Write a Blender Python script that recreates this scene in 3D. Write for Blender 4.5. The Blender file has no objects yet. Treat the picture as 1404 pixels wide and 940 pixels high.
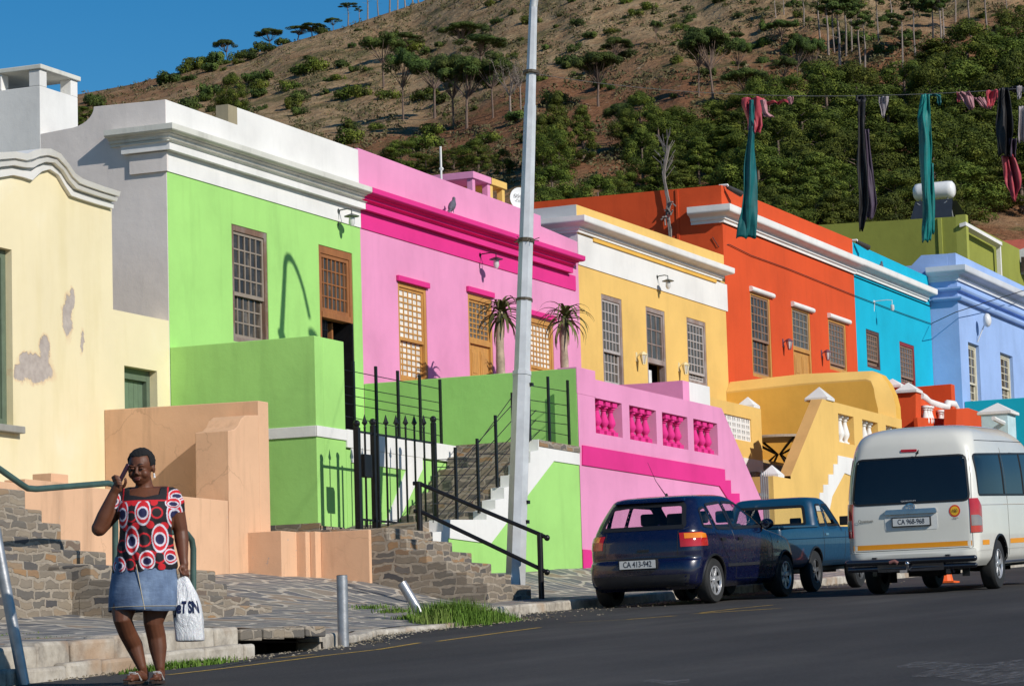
import bpy, bmesh, math, random
from mathutils import Vector, Matrix, noise as mnoise
from mathutils.bvhtree import BVHTree
PI = math.pi
rnd = random.Random(7)
scene = bpy.context.scene
COL = scene.collection
V = Vector

# ------------------------------------------------------------------ camera
FPX = 4113.25
PITCH, ROLL, YAW = math.radians(6.6789), math.radians(-1.6779), math.radians(23.2635)
_F0 = V((math.cos(YAW), math.sin(YAW), 0)); _R0 = V((math.sin(YAW), -math.cos(YAW), 0))
CF = _F0 * math.cos(PITCH) + V((0, 0, math.sin(PITCH)))
_U0 = _R0.cross(CF)
CR = _R0 * math.cos(ROLL) + _U0 * math.sin(ROLL)
CU = _U0 * math.cos(ROLL) - _R0 * math.sin(ROLL)
# x runs along the street (uphill, away), y towards the houses, z up; the lens is at the origin
def ray(px, py): return CF + CR * ((px - 702) / FPX) - CU * ((py - 470) / FPX)
def atd(px, py, d): return ray(px, py) * d
def aty(px, py, y): r = ray(px, py); return r * (y / r.y)
def atx(px, py, x): r = ray(px, py); return r * (x / r.x)
def proj(p):
    d = p.dot(CF); return (702 + FPX * p.dot(CR) / d, 470 - FPX * p.dot(CU) / d, d)
cam = bpy.data.cameras.new('camera'); camo = bpy.data.objects.new('camera', cam); COL.objects.link(camo)
cam.sensor_width = 36; cam.lens = 36 * FPX / 1404; cam.clip_start = 0.5; cam.clip_end = 6000
camo.matrix_world = Matrix(((CR.x, CU.x, -CF.x, 0), (CR.y, CU.y, -CF.y, 0), (CR.z, CU.z, -CF.z, 0), (0, 0, 0, 1)))
scene.camera = camo

# ------------------------------------------------------------------ objects
def thing(name, label, cat, loc=(0, 0, 0), rz=0, group=None):
    o = bpy.data.objects.new(name, None); COL.objects.link(o); o.empty_display_size = .2
    o.location = loc; o.rotation_euler = (0, 0, rz)
    o['label'] = label; o['category'] = cat
    if group: o['group'] = group
    return o
def tag(o, label=None, cat=None, group=None, kind=None):
    if label: o['label'] = label
    if cat: o['category'] = cat
    if group: o['group'] = group
    if kind: o['kind'] = kind
    return o
def rootloc(p):
    while p is not None and p.parent is not None: p = p.parent
    return V(p.location) if p is not None else V((0, 0, 0))
def copy_tree(o, parent=None):
    c = o.copy(); COL.objects.link(c); c.parent = parent
    for ch in list(o.children): copy_tree(ch, c)
    return c

class MB:
    def __init__(s): s.v = []; s.f = []; s.cols = None
    def add(s, vs, fs):
        n = len(s.v); s.v.extend([V(q) for q in vs]); s.f.extend([tuple(i + n for i in f) for f in fs]); return s
    def quad(s, a, b, c, d): return s.add([a, b, c, d], [(0, 1, 2, 3)])
    def poly(s, pts): return s.add(pts, [tuple(range(len(pts)))])
    def box(s, x0, x1, y0, y1, z0, z1):
        return s.add([(x0, y0, z0), (x1, y0, z0), (x1, y1, z0), (x0, y1, z0), (x0, y0, z1), (x1, y0, z1), (x1, y1, z1), (x0, y1, z1)],
                     [(0, 3, 2, 1), (4, 5, 6, 7), (0, 1, 5, 4), (1, 2, 6, 5), (2, 3, 7, 6), (3, 0, 4, 7)])
    def prism_y(s, pts, y0, y1):     # pts (x,z), extruded along y
        n = len(pts); vs = [(p[0], y0, p[1]) for p in pts] + [(p[0], y1, p[1]) for p in pts]
        fs = [tuple(range(n)), tuple(range(2 * n - 1, n - 1, -1))] + [(i, i + n, (i + 1) % n + n, (i + 1) % n) for i in range(n)]
        return s.add(vs, fs)
    def prism_x(s, pts, x0, x1):     # pts (y,z)
        n = len(pts); vs = [(x0, p[0], p[1]) for p in pts] + [(x1, p[0], p[1]) for p in pts]
        fs = [tuple(range(n)), tuple(range(2 * n - 1, n - 1, -1))] + [(i, i + n, (i + 1) % n + n, (i + 1) % n) for i in range(n)]
        return s.add(vs, fs)
    def prism_z(s, pts, z0, z1):
        n = len(pts); vs = [(p[0], p[1], z0) for p in pts] + [(p[0], p[1], z1) for p in pts]
        fs = [tuple(range(n)), tuple(range(2 * n - 1, n - 1, -1))] + [(i, i + n, (i + 1) % n + n, (i + 1) % n) for i in range(n)]
        return s.add(vs, fs)
    def tube(s, pts, r, n=8, caps=True, flat=1.0):
        pts = [V(p) for p in pts]; rs = r if isinstance(r, (list, tuple)) else [r] * len(pts)
        rings = []; up = None
        for i, p in enumerate(pts):
            t = (pts[min(i + 1, len(pts) - 1)] - pts[max(i - 1, 0)])
            if t.length < 1e-9: t = V((0, 0, 1))
            t.normalize()
            if up is None:
                up = V((0, 0, 1)) if abs(t.z) < .9 else V((1, 0, 0))
            a = t.cross(up)
            if a.length < 1e-6: a = t.cross(V((0, 1, 0)))
            a.normalize(); b = t.cross(a).normalized(); up = -b if b.dot(up) < 0 else b
            a = t.cross(up).normalized()
            rings.append([p + a * math.cos(2 * PI * k / n) * rs[i] + up * math.sin(2 * PI * k / n) * rs[i] * flat for k in range(n)])
        vs = [q for rg in rings for q in rg]; fs = []
        for i in range(len(pts) - 1):
            for k in range(n):
                fs.append((i * n + k, i * n + (k + 1) % n, (i + 1) * n + (k + 1) % n, (i + 1) * n + k))
        if caps:
            fs.append(tuple(range(n - 1, -1, -1))); fs.append(tuple((len(pts) - 1) * n + k for k in range(n)))
        return s.add(vs, fs)
    def lathe(s, prof, c=(0, 0, 0), n=12, axis='z'):   # prof (r,h)
        vs = []; c = V(c)
        for r, h in prof:
            for k in range(n):
                a = 2 * PI * k / n; q = (r * math.cos(a), r * math.sin(a), h)
                if axis == 'y': q = (q[0], q[2], q[1])
                if axis == 'x': q = (q[2], q[0], q[1])
                vs.append(c + V(q))
        m = len(prof); fs = [(i * n + k, i * n + (k + 1) % n, (i + 1) * n + (k + 1) % n, (i + 1) * n + k) for i in range(m - 1) for k in range(n)]
        fs.append(tuple(range(n - 1, -1, -1))); fs.append(tuple((m - 1) * n + k for k in range(n)))
        return s.add(vs, fs)
    def ball(s, c, r, n=10, m=7, rot=None):
        c = V(c); r = V((r, r, r)) if not hasattr(r, '__len__') else V(r); vs = []; fs = []
        for i in range(m + 1):
            t = PI * i / m
            for k in range(n):
                a = 2 * PI * k / n
                q = V((math.sin(t) * math.cos(a) * r.x, math.sin(t) * math.sin(a) * r.y, math.cos(t) * r.z))
                if rot is not None: q = rot @ q
                vs.append(c + q)
        for i in range(m):
            for k in range(n): fs.append((i * n + k, (i + 1) * n + k, (i + 1) * n + (k + 1) % n, i * n + (k + 1) % n))
        return s.add(vs, fs)
    def grid(s, P):                  # P rows of points
        R = len(P); C = len(P[0])
        return s.add([q for row in P for q in row], [(i * C + j, i * C + j + 1, (i + 1) * C + j + 1, (i + 1) * C + j) for i in range(R - 1) for j in range(C - 1)])
    def build(s, name, mat, parent=None, smooth=0, bevel=0, recalc=True, merge=0):
        me = bpy.data.meshes.new(name); off = rootloc(parent)
        me.from_pydata([tuple(q - off) for q in s.v], [], s.f)
        if recalc or merge:
            bm = bmesh.new(); bm.from_mesh(me)
            if merge: bmesh.ops.remove_doubles(bm, verts=bm.verts, dist=merge)
            if recalc: bmesh.ops.recalc_face_normals(bm, faces=bm.faces)
            bm.to_mesh(me); bm.free()
        if s.cols:
            at = me.color_attributes.new('col', 'FLOAT_COLOR', 'POINT')
            for i, c in enumerate(s.cols): at.data[i].color = (c[0], c[1], c[2], 1)
        if smooth:
            me.polygons.foreach_set('use_smooth', [True] * len(me.polygons))
            if smooth < 180: me.set_sharp_from_angle(angle=math.radians(smooth))
        if mat is not None: me.materials.append(mat)
        o = bpy.data.objects.new(name, me); COL.objects.link(o); o.parent = parent
        if bevel:
            b = o.modifiers.new('bevel', 'BEVEL'); b.width = bevel; b.segments = 2; b.limit_method = 'ANGLE'; b.angle_limit = math.radians(40)
        return o

# ------------------------------------------------------------------ materials
def srgb(r, g, b):
    f = lambda c: (c / 255 / 12.92) if c / 255 <= .04045 else ((c / 255 + .055) / 1.055) ** 2.4
    return (f(r), f(g), f(b))
MATS = {}
class N:
    def __init__(s, name):
        s.m = bpy.data.materials.new(name); s.m.use_nodes = True; s.t = s.m.node_tree
        s.t.nodes.clear(); s.out = s.t.nodes.new('ShaderNodeOutputMaterial'); s.p = s.t.nodes.new('ShaderNodeBsdfPrincipled')
        s.t.links.new(s.p.outputs[0], s.out.inputs[0])
    def n(s, typ, **kw):
        q = s.t.nodes.new(typ)
        for k, v in kw.items(): setattr(q, k, v)
        return q
    def l(s, a, b): s.t.links.new(a, b)
    def coord(s, scale=(1, 1, 1), rot=(0, 0, 0), kind='obj'):
        if kind == 'pos': src = s.n('ShaderNodeNewGeometry').outputs['Position']
        else: src = s.n('ShaderNodeTexCoord').outputs['Object']
        mp = s.n('ShaderNodeMapping'); mp.inputs['Scale'].default_value = scale; mp.inputs['Rotation'].default_value = rot
        s.l(src, mp.inputs['Vector']); return mp.outputs[0]
    def noise(s, vec, scale, detail=4, rough=.55, dist=0):
        q = s.n('ShaderNodeTexNoise'); q.inputs['Scale'].default_value = scale; q.inputs['Detail'].default_value = detail
        q.inputs['Roughness'].default_value = rough; q.inputs['Distortion'].default_value = dist; s.l(vec, q.inputs['Vector']); return q.outputs['Fac']
    def ramp(s, fac, stops):
        q = s.n('ShaderNodeValToRGB'); e = q.color_ramp.elements
        while len(e) > 1: e.remove(e[0])
        e[0].position = stops[0][0]; e[0].color = (*stops[0][1], 1)
        for p, c in stops[1:]:
            k = e.new(p); k.color = (*c, 1)
        s.l(fac, q.inputs[0]); return q.outputs[0]
    def mix(s, fac, a, b, mode='MIX'):
        q = s.n('ShaderNodeMix', data_type='RGBA', blend_type=mode)
        for i, x in ((0, fac), (6, a), (7, b)):
            if hasattr(x, 'links'): s.l(x, q.inputs[i])
            else: q.inputs[i].default_value = x if i == 0 else (*x[:3], 1)
        return q.outputs[2]
    def bump(s, h, strength=.3, dist=.02, prev=None):
        q = s.n('ShaderNodeBump'); q.inputs['Strength'].default_value = strength; q.inputs['Distance'].default_value = dist
        s.l(h, q.inputs['Height'])
        if prev is not None: s.l(prev, q.inputs['Normal'])
        s.l(q.outputs[0], s.p.inputs['Normal']); return q.outputs[0]
    def base(s, c):
        if hasattr(c, 'links'): s.l(c, s.p.inputs['Base Color'])
        else: s.p.inputs['Base Color'].default_value = (*c, 1)
    def set(s, **kw):
        for k, v in kw.items(): s.p.inputs[k.replace('_', ' ')].default_value = v
g3 = lambda v: (v, v, v)
def mul(c, k): return tuple(min(1, x * k) for x in c)
def plaster(name, c, stain=.5, rough=.85, bump=.25, crack=0):
    """painted lime plaster: faint patchiness, trowel relief, dust streaks"""
    if name in MATS: return MATS[name]
    s = N(name); s.set(Roughness=rough, Specular_IOR_Level=.25)
    v = s.coord(kind='pos')
    a = s.noise(v, .7, 5, .6); col = s.ramp(a, [(.28, mul(c, .85)), (.5, mul(c, .97)), (.7, mul(c, 1.04))])
    vs = s.coord((1.6, 1.6, .22), kind='pos'); st = s.noise(vs, 1.6, 6, .65)
    m = s.ramp(st, [(.52, g3(0)), (.72, g3(.5 * stain))])
    col = s.mix(m, col, mul(c, .62), 'MIX')
    f = s.noise(v, 22, 3, .6); m2 = s.ramp(f, [(.64, g3(0)), (.74, g3(.25 * stain))])
    col = s.mix(m2, col, mul(c, .7))
    if crack:
        wv = s.n('ShaderNodeTexNoise'); wv.inputs['Scale'].default_value = 1.3; wv.inputs['Detail'].default_value = 6; s.l(v, wv.inputs['Vector'])
        vm = s.n('ShaderNodeVectorMath', operation='MULTIPLY_ADD'); s.l(wv.outputs['Color'], vm.inputs[0]); vm.inputs[1].default_value = (.9, .9, .9); s.l(v, vm.inputs[2])
        vo = s.n('ShaderNodeTexVoronoi', feature='DISTANCE_TO_EDGE'); vo.inputs['Scale'].default_value = .75; s.l(vm.outputs[0], vo.inputs['Vector'])
        ck = s.ramp(vo.outputs[0], [(0, g3(.38)), (.003, g3(.28)), (.007, g3(0))]); gate = s.ramp(s.noise(v, .8, 3, .5), [(.50, g3(0)), (.60, g3(1))]); col = s.mix(s.mix(1.0, ck, gate, 'MULTIPLY'), col, mul(c, .38))
        fl = s.ramp(s.noise(v, 5.5, 6, .7), [(.66, g3(0)), (.68, g3(.8))]); lowz = s.n('ShaderNodeSeparateXYZ'); s.l(v, lowz.inputs[0]); mz = s.n('ShaderNodeMapRange'); s.l(lowz.outputs[2], mz.inputs[0]); mz.inputs[1].default_value = 3.2; mz.inputs[2].default_value = 2.4
        col = s.mix(s.mix(1.0, fl, mz.outputs[0], 'MULTIPLY'), col, (.42, .34, .30))
    s.base(col)
    b1 = s.bump(s.noise(v, 3.2, 5, .6), bump, .03); s.bump(s.noise(v, 45, 3, .6), bump * .8, .004, b1)
    MATS[name] = s.m; return s.m
def simple(name, c, rough=.5, metal=0, var=.12, scale=6, bump=0, coat=0, spec=.5):
    if name in MATS: return MATS[name]
    s = N(name); s.set(Roughness=rough, Metallic=metal, Coat_Weight=coat, Specular_IOR_Level=spec)
    v = s.coord(); a = s.noise(v, scale, 4, .6)
    s.base(s.ramp(a, [(.3, mul(c, 1 - var)), (.7, mul(c, 1 + var))]))
    if bump: s.bump(s.noise(v, scale * 3, 4, .6), bump, .01)
    MATS[name] = s.m; return s.m
def weathered_wood(name, c, c2, scale=1.0):
    if name in MATS: return MATS[name]
    s = N(name); s.set(Roughness=.7)
    v = s.coord((14, 14, 1.5)); a = s.noise(v, 2.0 * scale, 5, .65); w = s.noise(s.coord(), 2.2, 4, .6)
    col = s.ramp(a, [(.3, mul(c, .7)), (.6, c), (.8, mul(c, 1.15))]); col = s.mix(s.ramp(w, [(.45, g3(0)), (.65, g3(.85))]), col, c2)
    s.base(col); s.bump(a, .3, .004); MATS[name] = s.m; return s.m
def stone_masonry(name, axis):
    """rubble stone in pale mortar; axis picks the plane the pattern lies in"""
    if name in MATS: return MATS[name]
    s = N(name); s.set(Roughness=.85)
    geo = s.n('ShaderNodeNewGeometry').outputs['Position']; sp = s.n('ShaderNodeSeparateXYZ'); s.l(geo, sp.inputs[0])
    cb = s.n('ShaderNodeCombineXYZ')
    ad = s.n('ShaderNodeMath', operation='ADD'); s.l(sp.outputs[0], ad.inputs[0]); s.l(sp.outputs[1], ad.inputs[1])
    s.l(ad.outputs[0], cb.inputs[0]); s.l(sp.outputs[2], cb.inputs[1])
    warp = s.n('ShaderNodeTexNoise'); warp.inputs['Scale'].default_value = 2.6; warp.inputs['Detail'].default_value = 4; s.l(geo, warp.inputs['Vector'])
    vm = s.n('ShaderNodeVectorMath', operation='MULTIPLY_ADD'); s.l(warp.outputs['Color'], vm.inputs[0]); vm.inputs[1].default_value = (.40, .24, 0); s.l(cb.outputs[0], vm.inputs[2])
    br = s.n('ShaderNodeTexBrick', offset=.45, offset_frequency=2, squash=1.35, squash_frequency=3); s.l(vm.outputs[0], br.inputs['Vector'])
    for k_, v_ in (('Color1', (0, 0, 0, 1)), ('Color2', (1, 1, 1, 1)), ('Mortar', (0, 0, 0, 1))): br.inputs[k_].default_value = v_
    for k_, v_ in (('Scale', 1.0), ('Mortar Size', .022), ('Mortar Smooth', .45), ('Bias', 0), ('Brick Width', .27), ('Row Height', .108)): br.inputs[k_].default_value = v_
    sc = s.n('ShaderNodeSeparateColor'); s.l(br.outputs['Color'], sc.inputs[0])
    stone = s.ramp(sc.outputs[0], [(0, (.075, .07, .07)), (.2, (.155, .135, .11)), (.42, (.26, .205, .145)), (.6, (.31, .18, .085)), (.66, (.11, .10, .095)), (.84, (.29, .235, .17)), (1, (.15, .125, .10))])
    grain = s.noise(s.coord((3, 3, 12), kind='pos'), 4, 6, .7)
    stone = s.mix(.4, stone, s.ramp(grain, [(.3, g3(.35)), (.6, g3(.55)), (.8, g3(.75))]), 'OVERLAY')
    mort = s.ramp(s.noise(geo, 9, 5, .65), [(.3, (.23, .19, .145)), (.7, (.38, .32, .25))])
    m = s.ramp(br.outputs['Fac'], [(.25, g3(1)), (.75, g3(0))])
    s.base(s.mix(m, mort, stone))
    b1 = s.bump(m, .8, .02); s.bump(grain, .35, .012, b1); MATS[name] = s.m; return s.m
def crazy_paving(name):
    if name in MATS: return MATS[name]
    s = N(name); s.set(Roughness=.8)
    geo = s.n('ShaderNodeNewGeometry').outputs['Position']
    warp = s.n('ShaderNodeTexNoise'); warp.inputs['Scale'].default_value = 1.6; warp.inputs['Detail'].default_value = 3; s.l(geo, warp.inputs['Vector'])
    vm = s.n('ShaderNodeVectorMath', operation='MULTIPLY_ADD'); s.l(warp.outputs['Color'], vm.inputs[0]); vm.inputs[1].default_value = (.35, .35, 0); s.l(geo, vm.inputs[2])
    mp = s.n('ShaderNodeMapping'); mp.inputs['Scale'].default_value = (2.9, 2.0, 0); mp.inputs['Rotation'].default_value = (0, 0, .4); s.l(vm.outputs[0], mp.inputs['Vector'])
    vo = s.n('ShaderNodeTexVoronoi', voronoi_dimensions='2D', feature='DISTANCE_TO_EDGE'); vo.inputs['Scale'].default_value = 1; s.l(mp.outputs[0], vo.inputs['Vector'])
    vc = s.n('ShaderNodeTexVoronoi', voronoi_dimensions='2D'); vc.inputs['Scale'].default_value = 1; s.l(mp.outputs[0], vc.inputs['Vector'])
    sc = s.n('ShaderNodeSeparateColor'); s.l(vc.outputs['Color'], sc.inputs[0])
    st = s.ramp(sc.outputs[0], [(0, (.10, .10, .105)), (.35, (.17, .165, .16)), (.6, (.12, .12, .13)), (.8, (.22, .20, .17)), (.92, (.27, .19, .13)), (1, (.16, .155, .15))])
    gr = s.noise(s.coord((1, 3, 1), kind='pos'), 7, 7, .7)
    st = s.mix(.55, st, s.ramp(gr, [(.3, g3(.4)), (.7, g3(.75))]), 'OVERLAY')
    mort = s.ramp(s.noise(geo, 6, 5, .6), [(.3, (.38, .33, .27)), (.7, (.55, .49, .40))])
    m = s.ramp(vo.outputs[0], [(.05, g3(0)), (.10, g3(1))])
    s.base(s.mix(m, mort, st)); b = s.bump(m, .5, .02); s.bump(gr, .5, .015, b); MATS[name] = s.m; return s.m
def asphalt(name):
    s = N(name); s.set(Roughness=.9, Specular_IOR_Level=.2)
    v = s.coord(kind='pos'); big = s.noise(s.coord((.25, .8, 1), kind='pos'), .8, 5, .6); fine = s.noise(v, 45, 3, .7)
    col = s.ramp(big, [(.32, (.024, .0228, .023)), (.48, (.036, .034, .0345)), (.6, (.050, .047, .046)), (.74, (.076, .071, .068))])
    col = s.mix(s.ramp(fine, [(.35, g3(0)), (.75, g3(.55))]), col, (.10, .095, .09))
    lane = s.noise(s.coord((.05, 1.6, 1), kind='pos'), 1.2, 4, .6)
    col = s.mix(s.ramp(lane, [(.5, g3(0)), (.7, g3(.45))]), col, (.032, .031, .034))
    s.base(col); s.bump(fine, .55, .008); return s.m
def worn_paint(name, c, thr=.5):
    s = N(name); s.set(Roughness=.7)
    v = s.coord((.45, 2.6, 1), kind='pos'); a = s.noise(v, 9, 9, .85)
    tr = s.n('ShaderNodeBsdfTransparent'); mx = s.n('ShaderNodeMixShader')
    s.base(c); s.l(s.ramp(a, [(thr - .09, g3(0)), (thr + .14, g3(.85))]), mx.inputs[0]); s.l(tr.outputs[0], mx.inputs[1]); s.l(s.p.outputs[0], mx.inputs[2]); s.l(mx.outputs[0], s.out.inputs[0])
    return s.m
def window_glass(name, tint=(.055, .045, .036), rough=.06, wob=.06):
    if name in MATS: return MATS[name]
    s = N(name); s.set(Roughness=rough, Specular_IOR_Level=.35)
    v = s.coord(kind='pos'); a = s.noise(v, 3.5, 4, .6)
    oi = s.n('ShaderNodeObjectInfo').outputs['Random']; s.base(s.mix(s.ramp(oi, [(.2, g3(0)), (.9, g3(.5))]), s.ramp(a, [(.35, mul(tint, .4)), (.6, tint), (.72, mul(tint, 2.6))]), (.22, .19, .15))); s.bump(a, wob, .1); MATS[name] = s.m; return s.m
def clear_glass(name, tint, refl=.12):
    if name in MATS: return MATS[name]
    s = N(name); tr = s.n('ShaderNodeBsdfTransparent'); tr.inputs[0].default_value = (*tint, 1)
    gl = s.n('ShaderNodeBsdfGlossy'); gl.inputs['Roughness'].default_value = .02
    fr = s.n('ShaderNodeLayerWeight'); fr.inputs[0].default_value = .5; pw = s.n('ShaderNodeMath', operation='POWER'); s.l(fr.outputs['Facing'], pw.inputs[0]); pw.inputs[1].default_value = 4; ma = s.n('ShaderNodeMath', operation='MULTIPLY_ADD'); s.l(pw.outputs[0], ma.inputs[0]); ma.inputs[1].default_value = .6; ma.inputs[2].default_value = .05; mx = s.n('ShaderNodeMixShader')
    s.l(ma.outputs[0], mx.inputs[0]); s.l(tr.outputs[0], mx.inputs[1]); s.l(gl.outputs[0], mx.inputs[2]); s.l(mx.outputs[0], s.out.inputs[0]); MATS[name] = s.m; return s.m
def attr_mat(name, rough=.8):
    s = N(name); s.set(Roughness=rough); a = s.n('ShaderNodeAttribute', attribute_name='col'); s.l(a.outputs['Color'], s.p.inputs['Base Color'])
    s.bump(s.noise(s.coord(), 30, 3, .6), .2, .004); return s.m
def leaf_mat(name, c1, c2, c3):
    s = N(name); s.set(Roughness=.75, Specular_IOR_Level=.2)
    oi = s.n('ShaderNodeObjectInfo').outputs['Random']; v = s.coord(); a = s.noise(v, .9, 4, .6)
    col = s.ramp(a, [(.32, c1), (.52, c2), (.72, c3)])
    hs = s.n('ShaderNodeHueSaturation'); mr = s.n('ShaderNodeMapRange'); s.l(oi, mr.inputs[0]); mr.inputs[3].default_value = .75; mr.inputs[4].default_value = 1.25
    mh = s.n('ShaderNodeMapRange'); s.l(oi, mh.inputs[0]); mh.inputs[3].default_value = .485; mh.inputs[4].default_value = .515
    s.l(mr.outputs[0], hs.inputs['Value']); s.l(mh.outputs[0], hs.inputs['Hue']); s.l(col, hs.inputs['Color']); s.base(hs.outputs[0])
    s.set(Subsurface_Weight=0); return s.m

WHITE = plaster('white_paint', (.78, .765, .73), .5)
GREYW = plaster('gable_paint', (.76, .69, .64), .7)
GREEN = plaster('green_paint', (.36, .67, .185), .6)
PINK = plaster('pink_paint', (.76, .30, .50), .4)
HOT = plaster('hot_pink_paint', (.72, .035, .24), .25)
YELL = plaster('yellow_paint', (.78, .50, .15), .35)
OCHRE = plaster('ochre_paint', (.76, .44, .085), .5)
ORAN = plaster('orange_paint', (.66, .082, .020), .5)
CYAN = plaster('cyan_paint', (.006, .42, .60), .3)
LBLUE = plaster('light_blue_paint', (.32, .46, .76), .3)
PEACH = plaster('peach_paint', (.70, .43, .265), 1.5, crack=1)
OLIVE = plaster('olive_paint', (.27, .29, .055), .5)
TEAL = plaster('teal_paint', (.01, .40, .48), .5)
STONE = stone_masonry('rubble_stone', 0)
BLACKM = simple('black_iron', (.012, .012, .014), .4, .3, .3)
DARK = simple('dark_interior', (.015, .013, .012), .9, 0, .2)
RUBBER = simple('rubber', (.018, .018, .018), .75, 0, .25)
GLASS = window_glass('old_window_glass')
CURT = simple('lace_curtain', (.72, .69, .62), .9, 0, .12, 9)
def cream_mat():
    s = N('cream_paint'); s.set(Roughness=.88, Specular_IOR_Level=.2); c = (.78, .68, .44)
    v = s.coord(kind='pos'); col = s.ramp(s.noise(v, .6, 5, .6), [(.3, mul(c, .92)), (.6, c), (.75, (.80, .72, .52))])
    st = s.ramp(s.noise(s.coord((1.6, 1.6, .25), kind='pos'), 1.5, 6, .65), [(.5, g3(0)), (.72, g3(.35))]); col = s.mix(st, col, (.62, .52, .26))
    # bare plaster where the paint has flaked, at its true places on the wall
    geo = s.n('ShaderNodeNewGeometry').outputs['Position']; wn = s.n('ShaderNodeTexNoise'); wn.inputs['Scale'].default_value = 4.2; wn.inputs['Detail'].default_value = 9; wn.inputs['Roughness'].default_value = .68; s.l(geo, wn.inputs['Vector'])
    vm = s.n('ShaderNodeVectorMath', operation='MULTIPLY_ADD'); s.l(wn.outputs['Color'], vm.inputs[0]); vm.inputs[1].default_value = (.34, 0, .34); s.l(geo, vm.inputs[2])
    tot = None
    for px, py, rx, rz, k in ((50, 505, .50, .21, 0), (62, 484, .16, .28, .4), (33, 494, .14, .16, 0), (92, 432, .14, .33, -.5), (98, 412, .09, .22, -.5), (113, 468, .06, .2, 0), (28, 512, .2, .12, 0)):
        p = aty(px, py, 22.3)
        sb = s.n('ShaderNodeVectorMath', operation='SUBTRACT'); s.l(vm.outputs[0], sb.inputs[0]); sb.inputs[1].default_value = (p.x + .17, p.y, p.z + .17)
        mp = s.n('ShaderNodeMapping'); mp.inputs['Rotation'].default_value = (0, k, 0); mp.inputs['Scale'].default_value = (1 / rx, 0, 1 / rz); s.l(sb.outputs[0], mp.inputs[0])
        ln = s.n('ShaderNodeVectorMath', operation='LENGTH'); s.l(mp.outputs[0], ln.inputs[0])
        if tot is None: tot = ln.outputs['Value']
        else:
            mn = s.n('ShaderNodeMath', operation='MINIMUM'); s.l(tot, mn.inputs[0]); s.l(ln.outputs['Value'], mn.inputs[1]); tot = mn.outputs[0]
    dm = s.n('ShaderNodeMath', operation='MULTIPLY'); s.l(tot, dm.inputs[0]); dm.inputs[1].default_value = .5
    m = s.ramp(dm.outputs[0], [(.40, g3(1)), (.44, g3(0))]); rim = s.ramp(dm.outputs[0], [(.44, g3(1)), (.56, g3(0))])
    col = s.mix(s.mix(.5, rim, g3(0)), col, (.62, .40, .24)); col = s.mix(m, col, s.ramp(s.noise(v, 7, 6, .7), [(.3, (.34, .29, .26)), (.7, (.50, .44, .39))])); s.base(col)
    iv = s.n('ShaderNodeMath', operation='SUBTRACT'); iv.inputs[0].default_value = 1; s.l(m, iv.inputs[1])
    b = s.bump(iv.outputs[0], .5, .02); b = s.bump(s.noise(v, 3, 5, .6), .25, .03, b); s.bump(s.noise(v, 45, 3, .6), .2, .004, b); return s.m
CREAM = cream_mat()
# ------------------------------------------------------------------ light, sky
SUN = V((.385, 1, -.62)).normalized()
w = bpy.data.worlds.new('World'); scene.world = w; w.use_nodes = True; nt = w.node_tree
bg = nt.nodes['Background']; sky = nt.nodes.new('ShaderNodeTexSky'); sky.sky_type = 'NISHITA'; sky.sun_disc = False
sky.sun_elevation = math.asin(-SUN.z); sky.sun_rotation = math.atan2(-SUN.x, -SUN.y); sky.air_density = 1.0; sky.dust_density = .15; sky.ozone_density = 4.5; sky.altitude = 100
hs = nt.nodes.new('ShaderNodeHueSaturation'); hs.inputs['Saturation'].default_value = 1.36; hs.inputs['Hue'].default_value = .497; nt.links.new(sky.outputs[0], hs.inputs['Color']); nt.links.new(hs.outputs[0], bg.inputs[0]); bg.inputs[1].default_value = .085
sl = bpy.data.lights.new('sun', 'SUN'); sl.energy = 4.15; sl.angle = math.radians(.53); sl.color = (1, .95, .87)
so = bpy.data.objects.new('sun', sl); COL.objects.link(so); so.rotation_euler = SUN.to_track_quat('-Z', 'Y').to_euler(); so.location = (20, -10, 30)
scene.view_settings.view_transform = 'Standard'; scene.view_settings.look = 'None'; scene.view_settings.exposure = 0; scene.view_settings.gamma = 1

# ------------------------------------------------------------------ street
def lerp_tab(tab, x):
    if x <= tab[0][0]: return tab[0][1]
    for (a, b), (c, d) in zip(tab, tab[1:]):
        if x <= c: return b + (d - b) * (x - a) / (c - a)
    return tab[-1][1]
def roadz(x): return -.76 + .05 * x if x < 110 else 4.74 + .02 * (x - 110)
KERB = [(-60, 11.9), (10, 11.9), (19, 12.2), (24.5, 12.45), (26.5, 13.1), (28.2, 13.75), (32.4, 13.95), (33.3, 14.3), (34.2, 15.35), (120, 15.35), (300, 15.3)]
def kerby(x): return lerp_tab(KERB, x)
def kerbh(x): return lerp_tab([(22.6, .27), (24.4, .20), (25.2, .06), (33, .04), (34.5, .12)], x)
def walkz(x, y):
    k = kerby(x); h = kerbh(x)
    if x > 34: prof = [(k, h), (16.6, .13), (17.1, .17), (18.4, .5), (22.6, 1.1)]
    else: prof = [(k, h), (17.2, .30 + .1 * min(1, max(0, (24 - x) / 6))), (18.4, .5), (19.8, .76), (22.6, 1.1)]
    return roadz(x) + lerp_tab(prof, y)
def xs_list():
    xs = [-60 + i * 5 for i in range(12)] + [i * .5 for i in range(0, 100)] + [50 + i * 2 for i in range(40)] + [130 + i * 20 for i in range(9)]
    return xs
m = MB(); m.grid([[V((x, y, roadz(x))) for y in [-25, -18, -12, -6, -3, 0, 2, 4, 6, 7, 8, 9, 10, 10.5, 11, 11.5] + [kerby(x) - .3, kerby(x) + .4]] for x in xs_list()])
road = m.build('road', asphalt('asphalt'), smooth=180); tag(road, kind='structure')
gm = simple('dry_ground', (.20, .14, .085), .95, 0, .3, .4)
m = MB()
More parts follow.
